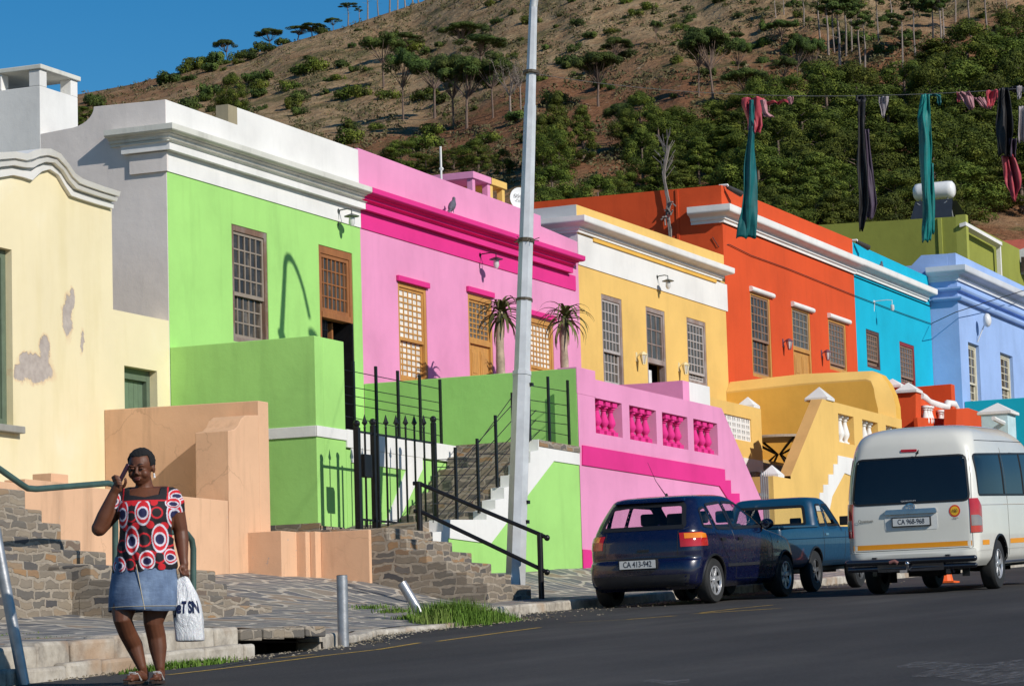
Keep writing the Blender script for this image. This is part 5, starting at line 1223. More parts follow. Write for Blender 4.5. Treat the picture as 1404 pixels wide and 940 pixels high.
def drape(par, name, d, pts, mat, folds=4, seed=0, th=.035):
    """pts: (px, py, width px); a folded strip hanging at depth d"""
    r_ = random.Random(seed); m = MB(); rows = []; ph = r_.uniform(0, 6); n = 22; res = []
    for (a, b_) in zip(pts, pts[1:]):
        for k in range(8): s_ = k / 8; res.append(tuple(a[i] + (b_[i] - a[i]) * s_ for i in range(3)))
    res.append(pts[-1])
    for j, (px, py, w_) in enumerate(res):
        c = atd(px, py, d); hw = w_ / FPX * d / 2; row = []
        for i in range(n):
            s_ = 2 * i / (n - 1) - 1; row.append(c + _R0 * (hw * s_) + _F0 * (min(.12, hw * 1.3) * mnoise.noise(V((s_ * folds * .42 + ph, j * .045, ph))) + .02 * mnoise.noise(V((s_ * 5 + ph, j * .16, 0)))) + _R0 * (hw * .35 * mnoise.noise(V((s_ * 1.3, j * .11 + ph, 2)))) + V((0, 0, .015 * math.sin(s_ * 6 + ph) * (1 if j == len(res) - 1 else .3))))
        rows.append(row)
    m.grid(rows); o = m.build(name, mat, par, smooth=180, recalc=False); sd = o.modifiers.new('thick', 'SOLIDIFY'); sd.thickness = .008; return o
def rag(lab, px, parts, name='hanging_cloth'):
    p = on_line(px); d = p.dot(CF); dy = proj(p)[1]
    t = thing(name, lab, 'cloth', p, group=None)
    for i, (pts, mat) in enumerate(parts): drape(t, ('cloth', 'second_cloth', 'third_cloth', 'fourth_cloth')[i], d + .05 * i, pts, mat, 3 + i % 3, seed=int(px) + i)
    return t
rag('long teal satin strip with faded red rags knotted above it, leftmost on the line', 1033, [([(1031, 137, 6), (1031, 180, 9), (1028, 230, 16), (1027, 290, 22), (1023, 326, 26)], cteal), ([(1033, 134, 28), (1033, 150, 27), (1036, 172, 22), (1034, 182, 14)], cred), ([(1022, 134, 5), (1021, 150, 7)], cteal2)])
rag('small dusty pink rag tied beside the red rags', 1052, [([(1047, 137, 8), (1050, 155, 9), (1055, 160, 14), (1056, 160, 4)], cpnk), ([(1065, 138, 30), (1068, 141, 24)], cred)], 'rag')
rag('short pink knot of cloth in the middle of the line left of the black strip', 1084, [([(1084, 133, 8), (1084, 142, 5)], cpnk)], 'rag')
rag('long black and purple strip knotted on the line above the olive building', 1183, [([(1182, 136, 10), (1181, 170, 9), (1182, 230, 12), (1184, 280, 12), (1181, 316, 7)], cblk), ([(1187, 178, 8), (1190, 230, 12), (1193, 280, 18), (1192, 300, 12)], cpur), ([(1180, 131, 16), (1180, 139, 14)], cblk)])
rag('small grey and white rag just right of the black strip', 1211, [([(1211, 133, 14), (1211, 142, 11), (1211, 160, 4)], cgry), ([(1215, 135, 4), (1216, 150, 3)], cblk)], 'rag')
rag('long torn bright teal satin strip hanging in front of the white tank', 1270, [([(1269, 130, 12), (1267, 160, 16), (1270, 200, 15), (1270, 260, 14), (1273, 300, 14), (1270, 331, 11)], cteal2), ([(1278, 129, 20), (1287, 132, 7), (1288, 143, 5)], cteal), ([(1276, 224, 9), (1277, 270, 8), (1278, 320, 6)], cteal2)])
rag('torn pink rag between the teal strip and the black one', 1326, [([(1320, 126, 18), (1326, 132, 16), (1332, 149, 8)], cpnk), ([(1314, 127, 5), (1314, 139, 4)], cred), ([(1342, 134, 12), (1350, 146, 12), (1356, 148, 6)], cpnk)], 'rag')
rag('faded red rag folded over the line next to the black strip', 1362, [([(1361, 124, 16), (1360, 135, 16), (1357, 146, 10)], cred)], 'rag')
rag('wide black cloth with a red tail, at the right edge of the line', 1380, [([(1376, 121, 12), (1377, 150, 18), (1378, 185, 23), (1377, 213, 20)], cblk), ([(1387, 190, 14), (1386, 214, 16)], cpur), ([(1382, 213, 14), (1388, 240, 20), (1390, 258, 18), (1391, 275, 4)], cred), ([(1390, 120, 30), (1396, 126, 26)], cblk)])
rag('pale grey rag at the very right edge', 1402, [([(1398, 118, 7), (1397, 135, 5)], cgry), ([(1402, 146, 10), (1402, 194, 13)], cgry)], 'rag')
# ------------------------------------------------------------------ vehicles
# local frame: x forwards from the tail, y to the left, z up from the road
def paint(name, c, rough=.25, coat=1.0, metal=.0, var=.03):
    s = N(name); s.set(Roughness=rough, Coat_Weight=coat, Coat_Roughness=.04, Metallic=metal)
    v = s.coord(); s.base(s.ramp(s.noise(v, 3, 4, .6), [(.3, mul(c, 1 - var)), (.7, mul(c, 1 + var))]))
    d = s.noise(v, 14, 5, .65); r_ = s.ramp(d, [(.4, g3(rough)), (.7, g3(min(1, rough + .12)))]); s.l(r_, s.p.inputs['Roughness']); return s.m
def catmull(tab, sub):
    out = []; n = len(tab)
    for i in range(n - 1):
        p0, p1, p2, p3 = tab[max(0, i - 1)], tab[i], tab[i + 1], tab[min(n - 1, i + 2)]
        for k in range(sub):
            t = k / sub
            row = []
            for a, b, c, d in zip(p0, p1, p2, p3):
                v = .5 * ((2 * b) + (c - a) * t + (2 * a - 5 * b + 4 * c - d) * t * t + (3 * b - a - 3 * c + d) * t ** 3)
                row.append(max(min(b, c), min(max(b, c), v)))
            out.append(row)
    out.append(list(tab[-1])); return out
def shell_rings(keys, sub=7, nside=60):
    """keys: (z, x_rear, x_front, half width, rear corner radius, front corner radius, rear bow, front bow)"""
    rings = []
    for z, xr, xf, hw, rr, rf, br, bf in catmull(keys, sub):
        pts = []; rr = min(rr, hw * .95); rf = min(rf, hw * .95)
        for i in range(12): pts.append((xr, (hw - rr) * i / 12))
        for i in range(9): a = PI / 2 * i / 8; pts.append((xr + rr - rr * math.cos(a), hw - rr + rr * math.sin(a)))
        for i in range(1, nside): pts.append((xr + rr + (xf - rf - xr - rr) * i / nside, hw))
        for i in range(9): a = PI / 2 * i / 8; pts.append((xf - rf + rf * math.sin(a), hw - rf + rf * math.cos(a)))
        for i in range(11, 0, -1): pts.append((xf, (hw - rf) * i / 12))
        pts.append((xf, 0)); L = xf - xr; P = []
        for x, y in pts:
            s_ = (x - xr) / max(L, .01); tp = (y / hw) ** 2 if hw > .01 else 0
            yy = y * (1 - .05 * max(0, (s_ - .55) / .45) ** 2 - .05 * max(0, (.30 - s_) / .30) ** 2)
            xx = x + br * tp * max(0, 1 - s_ * 3) - bf * tp * max(0, 1 - (1 - s_) * 3); P.append(V((xx, yy, z)))
        full = P + [V((p.x, -p.y, p.z)) for p in reversed(P[1:-1])]; rings.append(full)
    return rings
def inpoly(pt, poly):
    x, y = pt; c = False; n = len(poly)
    for i in range(n):
        x1, y1 = poly[i]; x2, y2 = poly[(i + 1) % n]
        if (y1 > y) != (y2 > y) and x < (x2 - x1) * (y - y1) / (y2 - y1 + 1e-12) + x1: c = not c
    return c
def grow(poly, d):
    n = len(poly); area = sum(poly[i][0] * poly[(i + 1) % n][1] - poly[(i + 1) % n][0] * poly[i][1] for i in range(n)); sg = 1 if area > 0 else -1; out = []
    for i in range(n):
        p0, p1, p2 = V((*poly[i - 1], 0)), V((*poly[i], 0)), V((*poly[(i + 1) % n], 0)); a = (p1 - p0).normalized(); b = (p2 - p1).normalized(); na = V((a.y, -a.x, 0)) * sg; nb = V((b.y, -b.x, 0)) * sg
        m_ = na + nb; m_ = m_ / max(.35, m_.length_squared / 2) / 1.0 if m_.length > .01 else na; q = p1 + m_ * d * 1.0; out.append((q.x, q.y))
    return out
def rounded(poly, r, k=4):
    out = []; n = len(poly)
    for i in range(n):
        p0, p1, p2 = V((*poly[i - 1], 0)), V((*poly[i], 0)), V((*poly[(i + 1) % n], 0)); a = (p0 - p1); b = (p2 - p1); ra = min(r, a.length * .45); rb = min(r, b.length * .45); A = p1 + a.normalized() * ra; B = p1 + b.normalized() * rb
        for j in range(k + 1): t = j / k; q = A * (1 - t) ** 2 + p1 * 2 * t * (1 - t) + B * t * t; out.append((q.x, q.y))
    return out
class Car:
    def __init__(s, name, lab, cat, keys, mat, sub=7, nside=60):
        s.root = thing(name, lab, cat); s.mat = mat; s.rings = shell_rings(keys, sub, nside); s.holes = []
        m = MB(); R_ = s.rings; n = len(R_[0])
        for rg in R_: m.v.extend(rg)
        for i in range(len(R_) - 1):
            for k in range(n): m.f.append((i * n + k, i * n + (k + 1) % n, (i + 1) * n + (k + 1) % n, (i + 1) * n + k))
        top = R_[-1]; c = sum(top, V()) / len(top); m.v.append(c); ci = len(m.v) - 1
        for k in range(n): m.f.append(((len(R_) - 1) * n + k, (len(R_) - 1) * n + (k + 1) % n, ci))
        s.m = m; s.bvh = BVHTree.FromPolygons([tuple(v) for v in m.v], m.f)
    def hit(s, d, u, v):
        """d: 'L','R' side (u=x,v=z); 'B' rear (u=y,v=z); 'F' front"""
        o, dr = {'L': (V((u, 3, v)), V((0, -1, 0))), 'R': (V((u, -3, v)), V((0, 1, 0))), 'B': (V((-3, u, v)), V((1, 0, 0))), 'F': (V((9, u, v)), V((-1, 0, 0))), 'T': (V((u, v, 5)), V((0, 0, -1)))}[d]
        h = s.bvh.ray_cast(o, dr)
        return (h[0], -dr) if h[0] is not None else (None, -dr)
    def surf(s, d, u, v, off):
        p, n = s.hit(d, u, v)
        if p is None:
            # slide towards the middle of the body until something is met
            for k in range(1, 12):
                uu, vv = u * (1 - .02 * k) if d in 'BF' else u, v - .012 * k; p, n = s.hit(d, uu, vv)
                if p is not None: p = V(p); break
            else: return V((u, 0, v))
            if d in 'LR': p = V((u, p.y, v))
            elif d in 'BF': p = V((p.x, u, v))
        return p + n * off
    def fillpoly(s, m, d, poly, off, depth=0, res=.05):
        """conforming patch: fan of shrinking copies of the outline"""
        cx = sum(p[0] for p in poly) / len(poly); cy = sum(p[1] for p in poly) / len(poly); dens = []
        for i in range(len(poly)):
            a, b = poly[i], poly[(i + 1) % len(poly)]; L = math.hypot(b[0] - a[0], b[1] - a[1]); k = max(1, int(L / res))
            for j in range(k): dens.append((a[0] + (b[0] - a[0]) * j / k, a[1] + (b[1] - a[1]) * j / k))
        n = len(dens); base = len(m.v); R_ = 9
        for r in range(R_):
            t = 1 - r / R_
            for p in dens: m.v.append(s.surf(d, cx + (p[0] - cx) * t, cy + (p[1] - cy) * t, off))
        m.v.append(s.surf(d, cx, cy, off)); ci = len(m.v) - 1
        for r in range(R_ - 1):
            for k in range(n): m.f.append((base + r * n + k, base + r * n + (k + 1) % n, base + (r + 1) * n + (k + 1) % n, base + (r + 1) * n + k))
        for k in range(n): m.f.append((base + (R_ - 1) * n + k, base + (R_ - 1) * n + (k + 1) % n, ci))
        if depth:
            b2 = len(m.v); 
            for p in dens: m.v.append(s.surf(d, p[0], p[1], off - depth))
            for k in range(n): m.f.append((base + k, base + (k + 1) % n, b2 + (k + 1) % n, b2 + k))
    def patch(s, name, d, poly, mat, off=.004, depth=.01, parent=None, r=.0):
        m = MB(); s.fillpoly(m, d, rounded(poly, r) if r else poly, off, depth); return m.build(name, mat, parent or s.root, smooth=40)
    def ringstrip(s, m, d, poly, o, i, off, res=.05):
        A, B = grow(poly, o), grow(poly, -i); n = len(poly); Lo, Li = [], []
        for k in range(n):
            a0, a1, b0, b1 = A[k], A[(k + 1) % n], B[k], B[(k + 1) % n]; L = math.hypot(a1[0] - a0[0], a1[1] - a0[1]); q = max(1, int(L / res))
            for j in range(q): t = j / q; Lo.append(s.surf(d, a0[0] + (a1[0] - a0[0]) * t, a0[1] + (a1[1] - a0[1]) * t, off)); Li.append(s.surf(d, b0[0] + (b1[0] - b0[0]) * t, b0[1] + (b1[1] - b0[1]) * t, off))
        n = len(Lo); b = len(m.v); m.v.extend(Lo); m.v.extend(Li); m.v.extend([p for p in Li])
        for k in range(n): m.f.append((b + k, b + (k + 1) % n, b + n + (k + 1) % n, b + n + k))
    def window(s, d, poly, glass, trim, r=.05, tw=.022, name='window', hole=True):
        poly = rounded(poly, r, 3)
        if hole: s.holes.append((d, grow(poly, -.004)))
        m = MB(); s.fillpoly(m, d, grow(poly, .004), .002); w_ = m.build(name, glass, s.root, smooth=60)
        m = MB(); s.ringstrip(m, d, poly, .014, tw, .006); m.build('window_seal', trim, w_, smooth=60, recalc=False)
        return w_
    def line(s, name, d, pts, mat, w_=.006, off=.002, parent=None):
        m = MB(); P = []
        for (a, b), (c, e) in zip(pts, pts[1:]):
            k = max(1, int(math.hypot(c - a, e - b) / .06))
            for j in range(k): P.append((a + (c - a) * j / k, b + (e - b) * j / k))
        P.append(pts[-1]); m.tube([s.surf(d, a, b, off - w_ * .6) for a, b in P], w_, 5); return m.build(name, mat, parent or s.root)
    def finish(s, wheels, R, arch=.06, name='body', inner=None):
        """cut window openings and wheel arches out of the shell"""
        m = s.m; keep = []
        for f in m.f:
            c = sum((m.v[i] for i in f), V()) / len(f); bad = False
            for wx, ww in wheels:
                if (c.x - wx) ** 2 + (c.z - R) ** 2 < (R + arch) ** 2 and abs(c.y) > ww: bad = True
            for d, poly in s.holes:
                if d == 'L' and c.y > .35 and inpoly((c.x, c.z), poly): bad = True
                if d == 'R' and c.y < -.35 and inpoly((c.x, c.z), poly): bad = True
                if d == 'B' and abs(s.hit('B', c.y, c.z)[0].x - c.x if s.hit('B', c.y, c.z)[0] else 9) < .03 and inpoly((c.y, c.z), poly): bad = True
                if d == 'F' and abs(s.hit('F', c.y, c.z)[0].x - c.x if s.hit('F', c.y, c.z)[0] else 9) < .03 and inpoly((c.y, c.z), poly): bad = True
            if not bad: keep.append(f)
        full = m.f; m.f = keep; o = m.build(name, s.mat, s.root, smooth=35)
        for wx, ww in wheels:
            for sg in (-1, 1):
                a = MB(); pts = []
                for k in range(25):
                    an = math.radians(-28) + (PI + math.radians(56)) * k / 24; x = wx + (R + arch) * math.cos(an); z = R + (R + arch) * math.sin(an)
                    if z < .2: continue
                    p = s.surf('L' if sg > 0 else 'R', x, max(z, .24), 0); pts.append(V((x, p.y, z)))
                a.tube(pts, .018, 6)
                b = len(a.v); inn = [V((p.x, p.y - sg * .26, p.z)) for p in pts]; a.v.extend(pts); a.v.extend(inn); n = len(pts)
                for k in range(n - 1): a.f.append((b + k, b + k + 1, b + n + k + 1, b + n + k))
                a.build('wheel_arch', inner or s.mat, s.root, smooth=50, recalc=False)
        return o
    def cornerpatch(s, name, sg, z0, z1, i0, i1, mat, off, parent=None, z1b=None):
        """a lamp that wraps the tail corner, lifted from the shell's own rings"""
        m = MB(); rows = []; n = len(s.rings[0]); zs = [z0 + (z1 - z0) * k / 8 for k in range(9)]
        for z in zs:
            for a, b in zip(s.rings, s.rings[1:]):
                if a[0].z <= z <= b[0].z and b[0].z > a[0].z: t = (z - a[0].z) / (b[0].z - a[0].z); break
            row = []; top = (z - z0) / (z1 - z0); e = i1 - (3 if top > .95 else 1 if top > .8 else 0)
            for k in range(13):
                f = i0 + (e - i0) * k / 12; i = int(f); u = f - i
                def P(i): i = i if sg > 0 else (n - i) % n; return a[i].lerp(b[i], t)
                p = P(i).lerp(P(i + 1), u); q = V((1.2, 0, p.z)); row.append(p + V((p.x - 1.4, p.y * 2.2, 0)).normalized() * off)
            rows.append(row)
        b0 = rows[0]; rows = [[p + V((.03, -sg * .03, 0)) for p in b0]] + rows + [[p + V((.03, -sg * .03, 0)) for p in rows[-1]]]
        rows = [[r_[0] + V((.03, 0, 0))] + r_ + [r_[-1] + V((0, -sg * .03, 0))] for r_ in rows]
        m.grid(rows); return m.build(name, mat, parent or s.root, smooth=50)
    def plate(s, name, cy, cz, w_, h, mat, x, th=.008, parent=None):
        m = MB(); m.box(x, x + th, cy - w_ / 2, cy + w_ / 2, cz - h / 2, cz + h / 2); return m.build(name, mat, parent or s.root)
    def wheel(s, x, y, R, w_, rimR, rim, spokes=7, steer=0):
        m = MB(); sg = 1 if y > 0 else -1
        prof = [(rimR * .98, -w_ / 2 + .01), (rimR * 1.04, -w_ / 2), (R * .93, -w_ / 2 + .004), (R * .985, -w_ * .36), (R, -w_ * .25), (R, w_ * .25), (R * .985, w_ * .36), (R * .93, w_ / 2 - .004), (rimR * 1.04, w_ / 2), (rimR * .98, w_ / 2 - .01)]
        m.lathe(prof, (x, y, R), 36, 'y'); m.f = m.f[:-2]; o = m.build('wheel', RUBBER, s.root, smooth=40)
        m = MB(); yo = y + sg * (w_ / 2 - .008)
        m.lathe([(rimR, -.03 * sg), (rimR, .004 * sg), (rimR * .93, .006 * sg), (rimR * .88, -.02 * sg)], (x, yo, R), 36, 'y')
        m.f = m.f[:-2]; hub = rimR * .24
        m.lathe([(hub, -.04 * sg), (hub, -.006 * sg), (hub * .7, .0), (.01, .0)], (x, yo, R), 18, 'y')
        for k in range(spokes):
            a = 2 * PI * k / spokes + .2; ca, sa = math.cos(a), math.sin(a); r0, r1 = hub * .7, rimR * .93; h0, h1 = rimR * .15, rimR * .10
            def q(r, t, yy): return V((x + ca * r - sa * t, yo + yy * sg, R + sa * r + ca * t))
            vs = [q(r0, -h0, -.012), q(r0, h0, -.012), q(r1, h1 * 1.5, -.012), q(r1, -h1 * 1.5, -.012), q(r0, -h0, -.05), q(r0, h0, -.05), q(r1, h1 * 1.5, -.05), q(r1, -h1 * 1.5, -.05)]
            m.add(vs, [(0, 1, 2, 3), (0, 4, 5, 1), (1, 5, 6, 2), (2, 6, 7, 3), (3, 7, 4, 0)])
        m.build('rim', rim, o, smooth=30, bevel=.004)
        m = MB(); m.lathe([(rimR * .9, -.07 * sg), (.01, -.07 * sg)], (x, yo, R), 24, 'y'); m.build('brake_disc', simple('brake', (.05, .045, .04), .7, .3), o)
    def place(s, x, y, rz):
        s.root.location = (x, y, roadz(x) + .0); pitch = -math.atan(.05) ; s.root.rotation_euler = (0, pitch, rz)

trim = simple('black_trim', (.012, .012, .013), .45); plastic = simple('dark_bumper_plastic', (.02, .021, .026), .55, 0, .2)
cgl = clear_glass('car_glass', (.90, .92, .92)); dgl = simple('privacy_glass', (.006, .007, .009), .04, 0, .1, spec=.7)
redl = simple('red_lens', (.45, .015, .012), .12, 0, .1, coat=1); ambl = simple('amber_lens', (.75, .22, .015), .12, coat=1); whl = simple('clear_lens', (.55, .55, .56), .1, coat=1)
alloy = simple('alloy_rim', (.50, .50, .51), .32, .6, .1); chrome = simple('chrome', (.7, .7, .72), .08, 1, .03)
plate_m = simple('plate_yellowed_white', (.62, .63, .62), .4, 0, .04); INKP = simple('plate_ink', (.012, .016, .03), .5)
seatm = simple('seat_cloth', (.02, .02, .024), .9)
def car_text(car, d, s_, size, u, v, mat, off=.012, xs=1.0, extr=.0005, bold=0, parent=None, name='lettering', nrm=None, x=None):
    p = car.surf(d, u, v, off) if x is None else V((x, u, v))

    # reading direction on the tail runs towards -y
    M = Matrix.Translation(p) @ Matrix(((0, 0, -1, 0), (-1, 0, 0, 0), (0, 1, 0, 0), (0, 0, 0, 1)))
    return text_mesh(name, s_, size, mat, parent or car.root, M, extr, xs, bold)
# ---- dark blue hatchback
def hatch():
    pm = paint('dark_blue_paint', (.003, .0045, .028), .25, .7)
    K = [(.20, .16, 3.62, .70, .12, .3, .03, .10), (.27, .05, 3.76, .78, .14, .35, .05, .16), (.36, .01, 3.82, .80, .16, .4, .06, .2), (.46, .0, 3.85, .815, .18, .42, .07, .22), (.56, .02, 3.84, .82, .2, .42, .07, .22),
         (.60, .06, 3.82, .82, .2, .42, .07, .22), (.70, .07, 3.76, .822, .2, .42, .06, .22), (.78, .08, 3.64, .82, .2, .40, .06, .2), (.84, .09, 3.38, .812, .2, .38, .06, .18), (.89, .11, 3.06, .80, .2, .34, .06, .16), (.93, .13, 2.82, .785, .2, .30, .06, .14),
         (.97, .15, 2.70, .77, .18, .26, .06, .12), (1.08, .22, 2.46, .73, .16, .22, .06, .1), (1.20, .31, 2.22, .68, .15, .2, .06, .1), (1.31, .40, 2.00, .63, .15, .2, .06, .1), (1.36, .44, 1.87, .60, .16, .2, .06, .1), (1.395, .52, 1.72, .54, .2, .2, .05, .08), (1.415, .75, 1.55, .42, .2, .2, .03, .05), (1.42, 1.0, 1.3, .2, .1, .1, 0, 0)]
    c = Car('parked_hatchback', 'dark blue hatchback parked at the kerb with plate CA 413-942', 'car', K, pm)
    rearw = [(-.60, .99), (.60, .99), (.51, 1.31), (-.51, 1.31)]
    c.window('B', rearw, cgl, trim, .06, .04, 'rear_window')
    for d in 'LR':
        c.window(d, [(1.33, .95), (1.30, 1.31), (1.86, 1.29), (2.50, .97)], cgl, trim, .05, .025, 'side_window')
        c.window(d, [(.80, .96), (.74, 1.28), (1.24, 1.31), (1.26, .95)], cgl, trim, .05, .025, 'side_window')
        c.window(d, [(.44, 1.0), (.52, 1.22), (.68, 1.25), (.70, .97)], cgl, trim, .04, .02, 'quarter_window')
    c.window('F', [(-.66, .97), (.66, .97), (.54, 1.33), (-.54, 1.33)], cgl, trim, .06, .03, 'windscreen')
    for sg in (-1, 1):
        tl = c.cornerpatch('tail_light', sg, .745, .925, 11.2, 22.2, redl, .010)
        c.cornerpatch('indicator_lens', sg, .850, .918, 12.6, 21.6, ambl, .014, tl)
    pl_ = c.plate('number_plate', 0.0, .545, .54, .125, trim, -.035, .06); c.plate('plate_face', 0.0, .545, .51, .105, plate_m, -.039, .004, pl_)
    car_text(c, 'B', 'CA 413-942', .105, 0, .545, INKP, .024, .78, bold=.0008, name='plate_lettering', x=-.0405)
    c.patch('bumper', 'B', [(-.72, .24), (.72, .24), (.76, .40), (-.76, .40)], plastic, .006, .01)
    c.patch('bumper_seam', 'B', [(-.80, .612), (.80, .612), (.80, .625), (-.80, .625)], trim, .003, .005)
    c.line('hatch_seam', 'B', [(-.52, .64), (-.51, .95), (-.64, .99)], trim); c.line('hatch_seam', 'B', [(.52, .64), (.51, .95), (.64, .99)], trim)
    c.patch('hatch_handle', 'B', [(-.12, .70), (.04, .70), (.04, .73), (-.12, .73)], trim, .01, .01)
    for d in 'LR':
        c.line('door_seam', d, [(1.28, .93), (1.30, .6), (1.32, .30), (2.52, .28), (2.58, .6), (2.56, .93)], trim, .005); c.line('door_seam', d, [(1.28, .6), (1.10, .50), (.94, .68), (.74, .93)], trim, .005)
        c.patch('door_handle', d, [(1.40, .80), (1.54, .80), (1.54, .835), (1.40, .835)], trim, .02, .025); c.patch('door_handle', d, [(.84, .80), (.97, .80), (.97, .835), (.84, .835)], trim, .02, .025)
        c.patch('side_rub', d, [(1.02, .46), (2.95, .46), (2.95, .50), (1.02, .50)], plastic, .01, .012)
        c.patch('side_repeater', d, [(2.80, .74), (2.86, .74), (2.86, .765), (2.80, .765)], ambl, .008, .01)
        sg = 1 if d == 'L' else -1; m = MB(); p = c.surf(d, 2.42, .98, .0); m.ball(p + V((.0, sg * .10, .02)), (.06, .10, .07), 12, 8); m.tube([p, p + V((0, sg * .06, .0))], .03, 6); mr = m.build('mirror', pm, c.root, smooth=60)
        m = MB(); m.lathe([(.06, 0), (.01, 0)], p + V((-.052, sg * .10, .02)), 14, 'x'); m.build('mirror_glass', chrome, mr)
        c.patch('headlight', d, [(3.35, .68), (3.55, .66), (3.52, .76), (3.38, .78)], whl, .006, .01)
    c.patch('spoiler', 'B', [(-.50, 1.335), (.50, 1.335), (.48, 1.375), (-.48, 1.375)], pm, .05, .06)
    W = [(.62, .45), (3.06, .45)]; R_ = .29
    c.finish(W, R_, .045, inner=trim)
    for x_, _ in W:
        for y_ in (-.715, .715): c.wheel(x_, y_, R_, .19, .19, alloy, 7)
    m = MB()
    for y_ in (-.36, .36):
        for x_ in (1.15, 2.0): m.box(x_, x_ + .12, y_ - .22, y_ + .22, .5, 1.02); m.box(x_ + .02, x_ + .1, y_ - .13, y_ + .13, 1.04, 1.2); m.box(x_, x_ + .5, y_ - .24, y_ + .24, .4, .55)
    m.build('seats', seatm, c.root, bevel=.03)
    m = MB(); m.box(.35, 2.7, -.7, .7, .35, .42); m.box(.2, .75, -.62, .62, .80, .83); m.box(2.35, 2.7, -.62, .62, .7, .93); m.box(.3, 3.5, -.42, .42, .22, .35); m.build('cabin_floor', trim, c.root)
    m = MB(); m.tube([(1.0, 0, 1.41), (.72, .02, 1.62), (.52, .03, 1.86)], [.008, .004, .002], 5); m.lathe([(.03, 0), (.012, .05)], (1.0, 0, 1.405), 8); m.build('roof_aerial', trim, c.root)
    m = MB(); m.tube([(.1, -.35, .24), (.35, -.35, .24)], .025, 8); m.build('exhaust', simple('rusty_pipe', (.08, .05, .035), .7), c.root)
    return c
ch_ = hatch()
# ---- blue pickup
def pickup():
    pm = paint('mid_blue_paint', (.003, .048, .105), .35, .5)
    K = [(.38, .06, 4.10, .70, .06, .2, .01, .04), (.46, .02, 4.22, .765, .08, .24, .01, .05), (.60, .0, 4.26, .785, .08, .25, .01, .05), (.75, .0, 4.24, .79, .08, .24, .01, .05), (.88, .01, 4.16, .785, .08, .22, .01, .05), (.945, .02, 3.7, .775, .07, .2, .01, .05), (.96, .03, 3.3, .765, .07, .2, .01, .04), (.965, .05, 3.2, .74, .07, .2, .01, .04)]
    c = Car('parked_pickup', 'old blue pickup parked between the dark hatchback and the white van', 'pickup', K, pm, 5)
    for d in 'LR':
        c.line('door_seam', d, [(1.85, .95), (1.86, .45), (2.85, .45), (2.95, .94)], trim, .005); c.patch('door_handle', d, [(1.93, .84), (2.06, .84), (2.06, .87), (1.93, .87)], chrome, .015, .02); c.line('body_crease', d, [(.1, .80), (4.0, .80)], pm, .008, .006)
    for sg in (-1, 1):
        pa = [(.66 * sg, .55), (.75 * sg, .55), (.75 * sg, .80), (.66 * sg, .80)]; c.patch('tail_light', 'B', pa if sg > 0 else pa[::-1], redl, .01, .02)
    c.finish([(1.45, .45), (3.6, .45)], .31, .05, inner=trim)
    for x_ in (1.45, 3.6):
        for y_ in (-.69, .69): c.wheel(x_, y_, .31, .18, .18, simple('steel_rim', (.12, .12, .12), .5, .5), 5)
    K2 = [(.93, 1.62, 3.10, .76, .10, .2, .01, .05), (1.0, 1.63, 3.0, .75, .10, .2, .01, .05), (1.15, 1.68, 2.82, .71, .10, .18, .02, .05), (1.30, 1.74, 2.62, .67, .10, .16, .02, .05), (1.38, 1.78, 2.50, .63, .10, .16, .02, .05), (1.42, 1.84, 2.38, .56, .1, .14, .02, .04), (1.435, 1.95, 2.25, .4, .08, .1, .01, .02)]
    k = Car('cab_tmp', 'x', 'x', K2, pm, 6, 40); c2 = k.root; k.root = c.root
    k.window('B', [(-.58, 1.01), (.58, 1.01), (.52, 1.30), (-.52, 1.30)], cgl, trim, .05, .03, 'rear_window')
    for d in 'LR': k.window(d, [(2.14, .99), (2.14, 1.31), (2.44, 1.31), (2.78, .99)], cgl, trim, .04, .02, 'side_window'); k.window(d, [(1.80, .99), (1.87, 1.31), (2.06, 1.31), (2.06, .99)], cgl, trim, .04, .02, 'quarter_window')
    k.window('F', [(-.6, 1.0), (.6, 1.0), (.54, 1.33), (-.54, 1.33)], cgl, trim, .05, .03, 'windscreen')
    k.finish([], .3, name='cab'); bpy.data.objects.remove(c2)
    m = MB(); m.box(1.78, 1.9, -.6, .6, .5, 1.0); 
    for y_ in (-.35, .35): m.box(1.82, 1.88, y_ - .09, y_ + .09, 1.02, 1.12)
    m.box(1.7, 3.0, -.7, .7, .45, .5); m.build('seats', seatm, c.root, bevel=.02)
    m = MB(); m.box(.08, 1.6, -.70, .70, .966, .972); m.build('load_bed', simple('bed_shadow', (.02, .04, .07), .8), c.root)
    m = MB()
    for y_ in (-.755, .755): m.box(.04, 1.62, y_ - .03, y_ + .03, .963, 1.0)
    m.box(.02, .07, -.72, .72, .963, 1.0); m.build('bed_rail', pm, c.root, bevel=.01)
    m = MB(); p = k.surf('R', 2.7, 1.0, 0); m.box(p.x - .03, p.x + .03, p.y - .2, p.y - .04, .98, 1.12); m.build('mirror', trim, c.root, bevel=.01)
    m = MB(); m.box(.3, 3.9, -.45, .45, .3, .42); m.build('chassis', trim, c.root)
    return c
cp_ = pickup()
